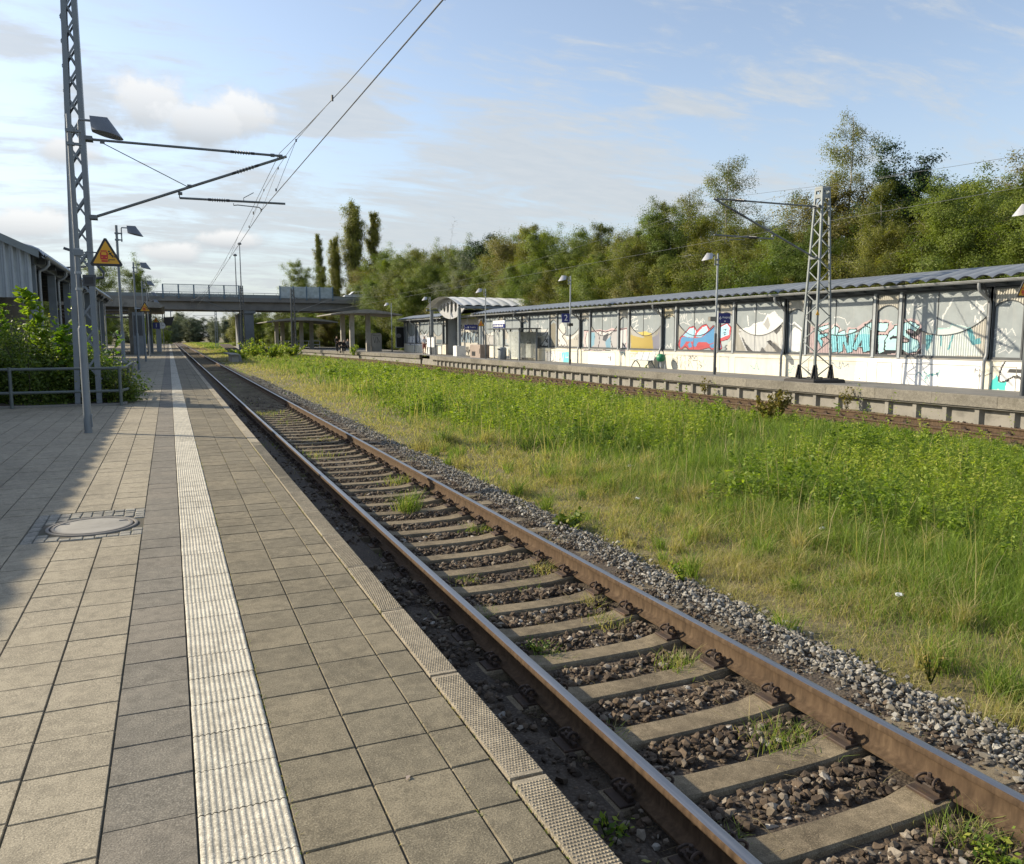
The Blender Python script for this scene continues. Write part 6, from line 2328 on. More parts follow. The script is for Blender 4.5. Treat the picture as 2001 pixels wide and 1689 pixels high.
def make_tree(name, label, cat, seed, H, Rc, base, n_limb, up0, up1, n_leaf, leaf, shape, sig, droop, mat, bark, trunk_r, twig=True, group=None, lean=0.0):
    g = np.random.default_rng(seed)
    t = thing(name, label, cat, (0, 0, 0), group)
    mb = MB()
    tr = []
    ph, ph2 = g.uniform(0, 6, 2)
    for k in range(9):
        f = k / 8
        tr.append((lean * H * f + .02 * H * math.sin(2.4 * f * 2 + ph) * f, .02 * H * math.sin(2.1 * f * 2 + ph2) * f, H * .97 * f - .3 * (1 - f)))
    mb.tube(tr, [trunk_r * (1 - .93 * k / 8) + .012 for k in range(9)], 7)
    tr = np.array(tr)

    def at(f):
        i = min(7, int(f * 8))
        return tr[i] + (tr[i + 1] - tr[i]) * (f * 8 - i)
    C, Dd, SG = [], [], []
    for k in range(n_limb):
        f = base + (1 - base) * ((k + g.uniform(0, 1)) / n_limb)
        q = (f - base) / (1 - base)
        L = Rc * shape(q) * g.uniform(.55, 1.25)
        if L < .12:
            L = .12
        a = k * 2.39996 + g.uniform(-.5, .5)
        up = R(up0 + (up1 - up0) * q + g.uniform(-10, 10))
        d = np.array([math.cos(a) * math.cos(up), math.sin(a) * math.cos(up), math.sin(up)])
        Lr = L / max(.28, math.cos(up))
        p0 = at(min(.985, f * .97))
        pts = []
        for s in np.linspace(0, 1, 6):
            p = p0 + d * Lr * s
            p[2] -= droop * Lr * s * s
            pts.append(p)
        mb.tube([tuple(p) for p in pts], [max(.006, trunk_r * .32 * (1 - f * .7) * (1 - .85 * s)) for s in np.linspace(0, 1, 6)], 4, False)
        pts = np.array(pts)
        m = max(3, int(5 + 7 * L / Rc))
        for j in range(m):
            s = g.uniform(.15, 1.0) ** .7
            i = min(4, int(s * 5))
            p = pts[i] + (pts[i + 1] - pts[i]) * (s * 5 - i)
            sd = g.normal(size=3)
            sd[2] = sd[2] * .5 + .1
            sd = sd / np.linalg.norm(sd) * L * g.uniform(.12, .40)
            if twig:
                mb.tube([tuple(p), tuple(p + sd)], [.012, .004], 3, False)
            for e in (.5, .8, 1.05):
                C.append(p + sd * e)
                Dd.append(sd)
                SG.append(.35 + .65 * min(1, L / Rc))
    C = np.array(C)
    SG = np.array(SG)
    obj('trunk', mb, M[bark], t)
    n = int(n_leaf * 3.0)
    leaf = leaf * .64
    if n:
        w = g.uniform(.15, 1, len(C)) ** 2.0
        ii = g.choice(len(C), n, p=w / w.sum())
        P = C[ii] + g.normal(size=(n, 3)) * (sig * SG[ii])[:, None] * np.array([1, 1, .75])
        if droop > .2:
            P[:, 2] -= np.abs(g.normal(size=n)) * sig * .8
        ax = np.stack([np.interp(P[:, 2], tr[:, 2], tr[:, 0]), np.interp(P[:, 2], tr[:, 2], tr[:, 1])], 1)
        ow = np.concatenate([P[:, :2] - ax, np.full((n, 1), .35 * Rc)], 1)
        ow /= np.linalg.norm(ow, axis=1)[:, None]
        cd = P - C[ii]
        cd /= np.linalg.norm(cd, axis=1)[:, None] + 1e-9
        V, F = leaves(P, leaf, g, .3, .62, None, ow * .75 + cd * .55)
        cl = g.uniform(0, 1, len(C))
        rnd = np.clip(.66 * cl[ii] + .30 * g.uniform(0, 1, n), 0, 1)
        npmesh('crown', V, F, M[mat], t, attrs={'rnd': rnd})
        t['top'] = float(np.percentile(V[:, 2], 99.7))
    return t


ov = lambda q: math.sin(math.pi * min(1, (q * .86 + .12))) ** .75
pyr = lambda q: (.12 + .88 * (1 - q) ** .65) * min(1, .45 + q * 3)
colm = lambda q: min(1, .5 + q * 2.5) * (1 - q ** 3.5) ** .8
rnd_ = lambda q: math.sqrt(max(0.01, 1 - (2 * q - .92) ** 2 * .93))
GB = 'tree belt behind the far platform'
PT = {}
PT['birch0'] = make_tree('birch_tree', 'b', 'tree', 1, 12.5, 3.6, .16, 44, 28, 55, 17000, .14, pyr, .36, .34, 'leaf_birch', 'birch_bark', .13)
PT['birch1'] = make_tree('birch_tree', 'b', 'tree', 2, 12.5, 3.5, .10, 52, 36, 62, 24000, .15, ov, .36, .26, 'leaf_birch', 'birch_bark', .13)
PT['birch2'] = make_tree('birch_tree', 'b', 'tree', 3, 12.5, 3.4, .2, 36, 24, 55, 9000, .13, pyr, .34, .42, 'leaf_birch', 'birch_bark', .11)
PT['green0'] = make_tree('leafy_tree', 'g', 'tree', 4, 11, 3.3, .06, 58, 25, 70, 30000, .17, rnd_, .34, .08, 'leaf_green', 'bark', .16)
PT['green1'] = make_tree('leafy_tree', 'g', 'tree', 5, 11, 3.4, .05, 54, 30, 70, 28000, .16, ov, .32, .1, 'leaf_green', 'bark', .15)
PT['autumn0'] = make_tree('yellowing_tree', 'y', 'tree', 6, 10, 3.0, .04, 50, 36, 66, 22000, .15, ov, .34, .16, 'leaf_autumn', 'birch_bark', .10)
PT['dark0'] = make_tree('maple_tree', 'd', 'tree', 7, 11, 2.9, .14, 60, 20, 72, 24000, .21, rnd_, .30, .04, 'leaf_dark', 'bark', .2)
PT['pale0'] = make_tree('willow_tree', 'p', 'tree', 8, 10, 4.0, .04, 66, 30, 75, 32000, .19, rnd_, .36, .1, 'leaf_pale', 'bark', .2)
PT['poplar0'] = make_tree('poplar_tree', 'p', 'tree', 9, 30, 3.3, .06, 120, 66, 82, 30000, .42, colm, .55, .0, 'leaf_birch', 'bark', .4)
PT['poplar1'] = make_tree('poplar_tree', 'p', 'tree', 10, 30, 3.6, .04, 80, 60, 80, 17000, .42, pyr, .6, .0, 'leaf_birch', 'bark', .4)
PT['bare0'] = make_tree('bare_tree', 'p', 'tree', 12, 13, 2.6, .3, 60, 45, 75, 0, .1, ov, .3, .0, 'leaf_birch', 'birch_bark', .13)
PT['shrub0'] = make_tree('shrub', 's', 'shrub', 13, 4.5, 2.2, .02, 34, 30, 75, 15000, .15, rnd_, .28, .08, 'leaf_green', 'bark', .07)
PT['shrub1'] = make_tree('shrub', 's', 'shrub', 14, 4.5, 2.0, .02, 34, 30, 75, 12000, .14, ov, .26, .1, 'leaf_birch', 'bark', .07)
PT['shrub2'] = make_tree('shrub', 's', 'shrub', 15, 4.5, 2.0, .02, 34, 30, 75, 13000, .15, ov, .26, .1, 'leaf_autumn', 'bark', .07)
PT['far0'] = make_tree('far_tree', 'f', 'tree', 16, 12, 4.6, .02, 50, 20, 75, 9000, .5, rnd_, .6, .0, 'leaf_far_haze', 'bark', .25)
PT['far1'] = make_tree('far_tree', 'f', 'tree', 17, 12, 3.4, .02, 50, 35, 75, 8000, .5, ov, .6, .0, 'leaf_far_haze', 'bark', .25)
HT = {'birch0': 12.5, 'birch1': 12.5, 'birch2': 12.5, 'green0': 11, 'green1': 11, 'autumn0': 10, 'dark0': 11, 'pale0': 10, 'poplar0': 30, 'poplar1': 30, 'bare0': 13, 'shrub0': 4.5, 'shrub1': 4.5, 'shrub2': 4.5, 'far0': 12, 'far1': 12}
PT_TOP = {k: (o['top'] if 'top' in o else HT[k]) for k, o in PT.items()}
for o in PT.values():
    if 'top' in o:
        del o['top']
USED = set()
TR = random.Random(9)


def plant(kind, x, y, top, label, group=None, wide=1.0, z=None):
    z = float(ground_z(x, y)) if z is None else z
    k = (top - z) / PT_TOP[kind]
    src = PT[kind]
    s = (k * wide * TR.uniform(.92, 1.1), k * wide * TR.uniform(.92, 1.1), k)
    if kind not in USED:
        USED.add(kind)
        o = src
        o.location = (x, y, z)
        o.rotation_euler = (0, 0, TR.uniform(0, 6.3))
        o.scale = s
        o['label'] = label
    else:
        o = copy_tree(src, (x, y, z), TR.uniform(0, 6.3), s, label)
        if 'group' in o:
            del o['group']
    if group:
        o['group'] = group
    return o


# single trees one can point out against the sky
plant('birch2', 36, 35.6, 13.9, 'tallest thin birch, its bare tip high above the belt right of the bright lattice mast', wide=.8)
plant('dark0', 37, 32.2, 11.4, 'dark green maple standing between birches above the shelter roof at right')
plant('birch2', 36, 46.3, 13.9, 'slender drooping birch just left of the bright lattice mast', wide=.95)
plant('birch2', 36.5, 51.9, 12.5, 'thin birch with pointed top left of the drooping one')
plant('birch0', 37, 55.6, 12.3, 'narrow birch pair member with pointed top over the middle of the wall', wide=.85)
plant('dark0', 36, 92.5, 14.0, 'dark round crowned tree rising behind the pale willow and the vaulted hall')
plant('pale0', 32.0, 90.5, 11.2, 'pale silvery willow behind the vaulted hall', wide=.85)
plant('bare0', 40, 120, 13.8, 'leafless grey birch sticking out above the belt near the hall')
plant('poplar0', 43.3, 200, 34, 'tallest columnar poplar beyond the bridge', wide=.8)
plant('poplar1', 48.0, 201, 32, 'ragged poplar right beside the tallest one', wide=.8)
plant('poplar0', 38.8, 203, 26, 'dense shorter poplar left of the tallest poplar', wide=.68)
plant('poplar1', 34.6, 200, 26, 'thin open poplar, leftmost of the four beyond the bridge', wide=.62)
plant('green0', 28.5, 190, 18.5, 'broad round tree behind the bridge left of the poplars')
plant('green1', -5.5, 190, 18.2, 'leafy tree behind the left end of the bridge')
plant('green0', -13, 186, 17.2, 'second tree behind the left end of the bridge, farther left')
plant('autumn0', 40, 170, 15.5, 'yellowing tree behind the bridge below the poplars', wide=1.3)
# the belt: members nothing in the picture tells apart share a label
LB = {'birch0': 'olive birch standing in the dense belt behind the far platform', 'birch1': 'full crowned birch standing in the dense belt behind the far platform', 'green0': 'broad green tree standing in the belt behind the far platform', 'green1': 'oval green tree standing in the belt behind the far platform',
      'autumn0': 'yellowing tree standing in the belt behind the far platform', 'shrub0': 'green shrub under the trees behind the far platform', 'shrub1': 'olive shrub under the trees behind the far platform', 'shrub2': 'yellowing shrub under the trees behind the far platform'}
GP = {k: GB + ', ' + k.rstrip('012') + ' ' + ('one', 'two', 'three')[int(k[-1])] for k in LB}
sky = [(8, 9.4), (14, 9.6), (19, 9.9), (25, 10.2), (28.5, 9.6), (32, 9.6), (36, 10.6), (40, 9.3), (44, 9.6), (48, 9.8), (52, 10.6), (56, 10.9), (60, 10.6), (64, 11.0), (68, 11.0), (72, 11.9), (76, 12.4), (80, 11.8), (84, 12.2), (88, 12.6), (93, 12.2), (98, 12.8), (104, 13.4), (110, 14.0), (117, 14.2), (125, 14.6), (133, 15.6), (142, 15.0)]
kinds = ['green1', 'birch1', 'birch0', 'green1', 'green0', 'birch0', 'autumn0', 'green1', 'birch1', 'birch0', 'green0']
i = 0
for (y, h) in sky:
    h *= float(np.interp(y, [25, 40, 55, 90, 130], [1.0, 1.04, 1.06, 1.05, 1.0]))
    plant(kinds[i % len(kinds)], 35.5 + TR.uniform(-1.2, 1.2), y + TR.uniform(-.8, .8), h * TR.uniform(.93, 1.0), LB[kinds[i % len(kinds)]], GP[kinds[i % len(kinds)]], 1.05)
    i += 1
    k2 = ('green0', 'birch1', 'green1', 'birch0', 'autumn0')[i % 5]
    plant(k2, 39.5 + TR.uniform(-1, 1.5), y + 2 + TR.uniform(-1, 1), h * TR.uniform(.9, 1.06), LB[k2], GP[k2], 1.15)
    k3 = ('green1', 'green0', 'birch1')[i % 3]
    plant(k3, 32.4 + TR.uniform(-.6, .6), y + 1 + TR.uniform(-1, 1), h * TR.uniform(.66, .84), LB[k3], GP[k3], 1.1)
    for q in range(2):
        ks = ('shrub0', 'shrub1', 'shrub2', 'shrub0')[(i + q) % 4]
        plant(ks, 30.3 + TR.uniform(-.8, .8), y + 2.1 * q + TR.uniform(-.8, .8), TR.uniform(4.2, 6.2), LB[ks], GP[ks], 1.2)
# trees by the right end of the bridge and behind the far canopies
for (x, y, h, k) in [(30.0, 119, 13.0, 'green0'), (33.5, 117, 14.5, 'green1'), (29.5, 109, 11.0, 'birch1'), (28.5, 101, 9.0, 'green0'), (31.5, 103, 12.5, 'green1'), (27.8, 113.5, 9.5, 'green0'), (36, 122, 15.2, 'birch1')]:
    plant(k, x, y, h, 'bushy tree crowding the right end of the bridge', 'trees at the right bridge end', 1.15)
for (x, y, h, k) in [(14, 143, 7.0, 'shrub0'), (18.5, 146, 7.5, 'shrub1'), (22.5, 142, 7.4, 'shrub0'), (26.5, 145, 8.2, 'shrub0'), (30, 148, 9.5, 'shrub2'), (34, 142, 9.5, 'shrub1'), (11.5, 150, 7.5, 'shrub1'), (20, 137, 5.0, 'shrub0'), (24.5, 136, 6.0, 'shrub2'), (28.5, 138, 6.0, 'shrub0'), (16, 138, 4.6, 'shrub0'), (38, 150, 12, 'shrub0')]:
    plant(k, x, y, h, 'green bush behind the far canopies, seen below the bridge', 'bushes seen below the bridge', 1.15)
for (x, y, h, k) in [(-14, 330, 9, 'far0'), (-6, 340, 9.5, 'far1'), (1, 335, 8.2, 'far0'), (9, 345, 9, 'far0'), (17, 340, 8.5, 'far1'), (25, 335, 9.5, 'far0'), (33, 330, 10.5, 'far0'), (40, 320, 11, 'far1'), (5, 420, 15, 'far1'), (20, 320, 9, 'far1'), (15, 300, 7, 'far0'), (30, 290, 9.5, 'far1'), (-20, 320, 10, 'far0'), (48, 300, 13, 'far0'), (58, 290, 15, 'far0'), (70, 280, 16, 'far1'), (26, 250, 9, 'far0'), (33, 240, 10, 'far1')]:
    plant(k, x, y, h, 'haze coloured far tree at the end of the line seen under the bridge', 'far trees under the bridge', 1.1)
for q in range(26):
    x = -60 + q * 5.2 + TR.uniform(-1.5, 1.5)
    k = ('far0', 'far1')[q % 2]
    plant(k, x, 352 + TR.uniform(-8, 12), TR.uniform(7.5, 11) if -20 < x < 45 else TR.uniform(12, 17), 'haze coloured far tree at the end of the line seen under the bridge', 'far trees under the bridge', 1.5)
for q in range(12):
    plant(('green0', 'birch1', 'green1')[q % 3], -14 - 3.2 * (q % 6) + TR.uniform(-1, 1), 112 + 9 * q + TR.uniform(-2, 2), TR.uniform(8, 12), 'leafy tree beyond the station building at far left', 'trees beyond the station building', 1.2)
for (x, y, h, k) in [(-2.2, 205, 3.0, 'shrub0'), (-4, 215, 5.5, 'shrub1'), (-.8, 225, 4.5, 'shrub0'), (-6, 210, 7, 'shrub0')]:
    plant(k, x, y, h, 'bush at the far end of the near platform', 'bushes at the far platform end', 1.1)
for k in list(PT):
    if k not in USED:
        drop(PT[k])

# ------------------------------------------------------------------ planting bed on the near platform
def bush(name, label, x, y, h, r, n, leaf, mat, seed, flat=1.0, low=.05):
    g = np.random.default_rng(seed)
    t = thing(name, label, 'bush', (x, y, 0))
    mb = MB()
    C = []
    for k in range(46):
        a = g.uniform(0, 6.28)
        e = g.uniform(.25, 1.35)
        L = g.uniform(.55, 1.0)
        d = np.array([math.cos(a) * math.cos(e) * r, math.sin(a) * math.cos(e) * r * flat, math.sin(e) * h * 1.03]) * L
        b = np.array([x + g.normal() * r * .25, y + g.normal() * r * flat * .25, 0.02])
        pts = [b + d * s + np.array([0, 0, -.18 * h * s * s * math.cos(e)]) for s in np.linspace(0, 1, 6)]
        mb.tube([tuple(p) for p in pts], [.016 * (1 - .8 * s) + .003 for s in np.linspace(0, 1, 6)], 4, False)
        for s in np.linspace(.25, 1, 9):
            i = min(4, int(s * 5))
            C.append(pts[i] + (pts[i + 1] - pts[i]) * (s * 5 - i) + g.normal(size=3) * .09)
    obj('stems', mb, M['bark'], t)
    C = np.array(C)
    n = int(n * 1.6)
    ii = g.integers(0, len(C), n)
    P = C[ii] + g.normal(size=(n, 3)) * np.array([.13, .13, .11]) * max(1, r)
    P[:, 2] = np.maximum(P[:, 2], .05)
    V, F = leaves(P, leaf * .78 * g.uniform(.6, 1.4, n), g, .25, .7)
    npmesh('foliage', V, F, M[mat], t, attrs={'rnd': np.clip(.5 * g.uniform(0, 1, len(C))[ii] + .5 * g.uniform(0, 1, n), 0, 1)})
    return t


bush('bush', 'dark bramble bush filling the left of the railed bed', -5.6, 23.4, 2.15, 1.6, 10500, .085, 'leaf_bush', 41)
bush('bush', 'dense bramble bush in the middle of the railed bed', -3.5, 23.2, 2.05, 1.4, 11500, .08, 'leaf_bush', 42)
bush('bush', 'low dark bush behind the front lamp post in the railed bed', -2.1, 23.0, 1.7, 1.05, 9000, .08, 'leaf_bush', 43)
bush('bush', 'low leafy growth spilling through the right end of the railing', -1.25, 22.5, .9, .55, 4200, .07, 'leaf_bush', 44)
bush('bush', 'taller bush at the back of the bed before the building', -3.9, 26.2, 2.4, 1.6, 9000, .09, 'leaf_bush', 45)
bush('bush', 'bush at the back right of the railed bed', -2.2, 26.0, 1.95, 1.25, 7500, .09, 'leaf_bush', 46)
bush('bush', 'weedy bush at the picture edge in the railed bed', -7.4, 24.0, 2.2, 1.5, 6500, .09, 'leaf_bush', 47)


def shoot(label, x, y, top, lean, n, leaf, seed, bend=.3):
    """young upright shoot with big leaves in pairs"""
    g = np.random.default_rng(seed)
    t = thing('young_shoot', label, 'plant', (x, y, 0))
    pts = [(x + lean * s + .04 * math.sin(s * 5), y + .05 * s, top * s * (1 - bend * .15 * s)) for s in np.linspace(0, 1, 9)]
    mb = MB()
    mb.tube(pts, [.018 * (1 - .75 * k / 8) for k in range(9)], 5)
    obj('stem', mb, M['bark'], t)
    P, Dr = [], []
    for k in range(n):
        s = .30 + .72 * (k / n)
        i = min(7, int(min(s, .999) * 8))
        p = np.array(pts[i]) + (np.array(pts[i + 1]) - np.array(pts[i])) * (min(s, .999) * 8 - i)
        a = g.uniform(0, 6.28)
        d = np.array([math.cos(a), math.sin(a) * .8, g.uniform(-.15, .5)])
        for q in (.5, 1.0, 1.5):
            P.append(p + d * leaf * q * (1.2 - .5 * (s - .3)))
            Dr.append(d)
    V, F = leaves(np.array(P), leaf, g, .6, .75, np.array(Dr) * 2)
    npmesh('leaves', V, F, M['leaf_bright'], t, attrs={'rnd': g.uniform(0, 1, len(F))})


shoot('tall backlit bright green shoot rising highest from the bed', -2.75, 23.6, 2.95, -.5, 130, .17, 61)
shoot('broad leaved bright shoot beside the front lamp post', -2.45, 22.8, 2.0, .1, 70, .17, 62)
shoot('leafy shoot left of the tallest one in the bed', -3.75, 23.8, 2.55, -.1, 80, .12, 63)
shoot('thin shoot between the two legs of the lattice mast', -1.9, 24.5, 2.0, .05, 26, .12, 64)
shoot('bright yellow green sprig leaning over the railing towards the platform', -1.75, 24.2, 1.85, .55, 22, .13, 65)
shoot('thin twig shoot in front of the building columns', -2.55, 26.5, 3.05, .08, 24, .12, 66)

# ------------------------------------------------------------------ grass and weeds between the tracks
g = np.random.default_rng(77)


def weedy(x, y):
    """0..1: how much tall leafy growth there is at a place"""
    xb = np.interp(y, [3, 5, 6.3, 8.9, 11, 13, 16, 21, 30, 45, 60, 80], [8.2, 7.6, 6.9, 6.6, 8.6, 8.2, 7.0, 6.2, 6.6, 8.5, 9, 9])
    v = np.clip((x - xb) / .6, -1, 1.2) + 1.25 * fbm(x * .42, y * .42, 51)
    v = v - .10 - np.clip((x - 15.2) / 1.6, 0, 2) - .55 * np.exp(-(((x - 8.6) / 1.5) ** 2 + ((y - 12.6) / 1.6) ** 2)) - np.clip((y - 46) / 25, 0, 1.2)
    # an open band of plain grass runs obliquely between the two big patches
    q = np.clip(((x - 6.8) * 7.5 + (y - 10.2) * 5.5) / 86.5, 0, 1)
    v = v - 1.1 * np.exp(-((np.hypot(x - 6.8 - 7.5 * q, y - 10.2 - 5.5 * q) / 1.15) ** 2))
    return np.clip(v, 0, 1)


def dryness(x, y):
    d = np.clip(1.25 - (x - 4.7) / np.interp(y, [3, 5.5, 8, 14, 25], [1.3, 2.1, 3.2, 3.3, 2.8]), 0, 1.1) + .45 * fbm(x * .5, y * .5, 57) - .18
    d = d + np.clip((y - 26) / 30, 0, .35)
    return np.clip(d, 0, 1)


def blades(x, y, h, w, lean, rnd):
    n = len(x)
    a = g.uniform(0, 6.283, n)
    z = ground_z(x, y) - .01
    dx, dy = np.cos(a) * lean * h, np.sin(a) * lean * h
    b = g.uniform(0, 6.283, n)
    wx, wy = np.cos(b) * w / 2, np.sin(b) * w / 2
    V = np.empty((n, 6, 3), np.float32)
    for q, (f, k, s) in enumerate(((0, 0, 1.0), (.55, .32, .85), (1.0, 1.0, .12))):
        V[:, 2 * q] = np.stack([x + dx * k - wx * s, y + dy * k - wy * s, z + h * f * (1 - .25 * k * np.minimum(1, lean))], 1)
        V[:, 2 * q + 1] = np.stack([x + dx * k + wx * s, y + dy * k + wy * s, z + h * f * (1 - .25 * k * np.minimum(1, lean))], 1)
    f = np.array([(0, 1, 3, 2), (2, 3, 5, 4)])
    F = (np.arange(n)[:, None, None] * 6 + f[None]).reshape(-1, 4)
    return V.reshape(-1, 3), F, np.repeat(rnd, 2)


VS, FS, RS = [], [], []
nb = 0
for (x0, x1, ya, yb, dens, wd) in [(4.6, 9, 2.0, 7, 3000, .005), (4.6, 9, 7, 12, 1900, .0065), (9, 16.8, 3, 12, 700, .0085), (4.6, 16.8, 12, 22, 430, .012), (4.6, 16.8, 22, 40, 150, .02), (4.6, 20, 40, 75, 42, .035), (3.9, 30, 75, 150, 16, .07), (3.9, 40, 150, 330, 5, .16), (1.0, 3.9, 145, 330, 6, .1)]:
    n = int((x1 - x0) * (yb - ya) * dens)
    x, y = g.uniform(x0, x1, n), g.uniform(ya, yb, n)
    edge = 4.62 + .22 * fbm(y * .8, y * 0 + 1, 33) + .10 * g.normal(size=n)
    cl = fbm(x * 2.2, y * 2.2, 61) + .6 * fbm(x * 6, y * 6, 62)
    k = (x > edge) & (cl > g.uniform(-1.2, .1, n))
    x, y, cl = x[k], y[k], cl[k]
    n = len(x)
    d, wv = dryness(x, y), weedy(x, y)
    tuft = np.clip(cl * 1.3, -.3, 1)
    h = (.11 + .175 * np.clip((x - 4.9) / 2.8, 0, 1) - .07 * wv) * (1 + .75 * tuft) * g.uniform(.45, 1.4, n)
    h = np.maximum(.03, h * (1 - .25 * d)) * np.interp(x, [13, 17], [1, .6])
    isdry = g.uniform(0, 1, n) < d * 1.05
    rn = np.where(isdry, g.uniform(.70, 1, n), np.clip(g.beta(2, 2.0, n) * .82 + .1 * fbm(x * .8, y * .8, 71), 0, .8))
    lean = g.uniform(.1, .75, n) + np.where(isdry, g.uniform(0, 1.0, n), 0)
    V, F, r = blades(x, y, h, np.full(n, wd) * g.uniform(.6, 1.4, n), lean, rn)
    VS.append(V)
    FS.append(F + nb)
    RS.append(r)
    nb += len(V)
# straw coloured and green tufts standing out of the strip beside the track
for q in range(230):
    y = 2.3 + 15 * g.uniform() ** 1.3
    x = 4.7 + 3.6 * g.uniform()
    n = int(g.uniform(40, 130))
    r_ = g.uniform(.03, .10)
    V, F, r = blades(x + g.normal(size=n) * r_, y + g.normal(size=n) * r_, g.uniform(.14, .40) * g.uniform(.4, 1.2, n), np.full(n, .0042 + .0004 * y), g.uniform(.15, 1.0, n), g.uniform(.72, 1, n) if g.uniform() < .5 else g.uniform(.2, .75, n))
    VS.append(V)
    FS.append(F + nb)
    RS.append(r)
    nb += len(V)
# seeding grass stalks among the weeds
n = 3000
x, y = g.uniform(6.2, 16.0, n), 3.5 + 34 * g.uniform(0, 1, n) ** 1.2
k = fbm(x * .8, y * .8, 87) > .0
x, y = x[k], y[k]
V, F, r = blades(x, y, g.uniform(.45, .95, len(x)) * np.interp(x, [6, 13, 16], [1, .85, .5]), .005 + .0006 * y, g.uniform(.05, .35, len(x)), np.where(g.uniform(0, 1, len(x)) < .6, g.uniform(.75, 1, len(x)), g.uniform(.3, .6, len(x))))
VS.append(V)
FS.append(F + nb)
RS.append(r)
nb += len(V)
# tufts in the near track
for (x, y, rad, n, h, dry) in [(2.95, 10.6, .16, 260, .34, .1), (3.35, 4.72, .16, 210, .15, .4), (3.30, 3.55, .22, 260, .15, .35), (3.45, 2.45, .18, 200, .16, .4), (3.30, 2.05, .2, 220, .13, .5), (3.3, 5.7, .16, 150, .14, .6), (2.6, 7.3, .18, 160, .12, .2), (3.1, 6.9, .14, 120, .1, .3), (2.55, 5.25, .15, 130, .1, .1), (3.45, 9.2, .2, 180, .14, .3),
                               (3.4, 12.8, .3, 120, .2, .5), (2.6, 16.3, .5, 110, .16, .6), (3.3, 19, .6, 120, .14, .7), (2.7, 26, .9, 160, .14, .6), (3.9, 8.2, .16, 140, .16, .5), (3.95, 5.0, .14, 120, .12, .6), (3.98, 3.3, .14, 120, .13, .6), (3.95, 11.0, .2, 150, .16, .4), (4.0, 15, .3, 200, .16, .4), (2.32, 4.0, .12, 90, .13, .2), (2.35, 2.9, .1, 80, .12, .2), (2.4, 6.3, .12, 90, .12, .2), (3.45, 7.3, .14, 130, .16, .8), (3.42, 6.2, .12, 120, .14, .9), (1.75, 5.3, .2, 90, .1, .2), (1.6, 9, .3, 120, .12, .1), (1.7, 3.2, .15, 60, .1, .2), (3.1, 23, .7, 120, .14, .6),
                               (1.9, 2.0, .12, 60, .12, .3), (1.5, 4.2, .2, 70, .1, .2), (1.8, 6.4, .2, 90, .12, .1), (1.55, 7.4, .2, 80, .12, .1), (1.9, 8.4, .2, 80, .12, .1), (1.6, 11, .4, 160, .14, .1), (1.7, 14, .5, 200, .15, .1), (1.6, 18, .6, 220, .16, .1), (3.98, 4.1, .2, 120, .14, .7), (4.05, 6.8, .2, 140, .15, .5), (4.75, 2.6, .14, 200, .22, .2), (5.1, 3.4, .16, 240, .3, .05), (4.6, 5.0, .1, 110, .24, .2)]:
    xx, yy = x + g.normal(size=n) * rad * .5, y + g.normal(size=n) * rad * .5
    V, F, r = blades(xx, yy, h * g.uniform(.4, 1.3, n), np.full(n, .0045 + .0004 * y), g.uniform(.2, 1.1, n), np.where(g.uniform(0, 1, n) < dry, g.uniform(.7, 1, n), g.uniform(.1, .75, n)))
    V[:, 2] += .04 if x < 3.9 else 0
    VS.append(V)
    FS.append(F + nb)
    RS.append(r)
    nb += len(V)
# far part of the track: thin green growth between the rails
n = 9000
x, y = g.uniform(1.4, 4.6, n), 24 + 120 * g.uniform(0, 1, n) ** 1.6
k = fbm(x * 1.1, y * .35, 83) > g.uniform(-.7, .6, n)
x, y = x[k], y[k]
V, F, r = blades(x, y, g.uniform(.05, .17, len(x)), .012 + y * .0006, g.uniform(.2, 1.2, len(x)), np.clip(g.beta(2, 2, len(x)), 0, 1) * .95)
VS.append(V)
FS.append(F + nb)
RS.append(r)
nb += len(V)
# thin dry stalks strewn in the track
n = 900
x, y = g.uniform(1.3, 4.2, n), g.uniform(1.6, 12, n)
V, F, r = blades(x, y, g.uniform(.03, .12, n), np.full(n, .004), g.uniform(1.0, 3.2, n), g.uniform(.86, 1, n))
V[:, 2] += .035
VS.append(V)
FS.append(F + nb)
RS.append(r)
nb += len(V)
struct(npmesh('grass', np.concatenate(VS), np.concatenate(FS), M['grass'], attrs={'rnd': np.concatenate(RS)}), 'stuff')
# tiny grass in the joints of the paving
VS, FS, RS = [], [], []
nb = 0
for xj, n in ((.322, 900), (1.094, 800), (.62, 200), (.922, 200)):
    y = g.uniform(1.5, 14, n)
    cl = fbm(y * 3.0, y * 0 + xj * 9, 81)
    y = y[cl > .12]
    x = xj + g.normal(size=len(y)) * .004
    V, F, r = blades(x, y, g.uniform(.006, .026, len(y)), np.full(len(y), .003), g.uniform(.3, 1.2, len(y)), np.where(g.uniform(0, 1, len(y)) < .6, g.uniform(.8, 1, len(y)), g.uniform(0, .5, len(y))))
    V[:, 2] = V[:, 2] - np.repeat(ground_z(x, y) - .01, 6) - .008
    VS.append(V)
    FS.append(F + nb)
    RS.append(r)
    nb += len(V)
struct(npmesh('joint_grass', np.concatenate(VS), np.concatenate(FS), M['grass'], attrs={'rnd': np.concatenate(RS)}), 'stuff')

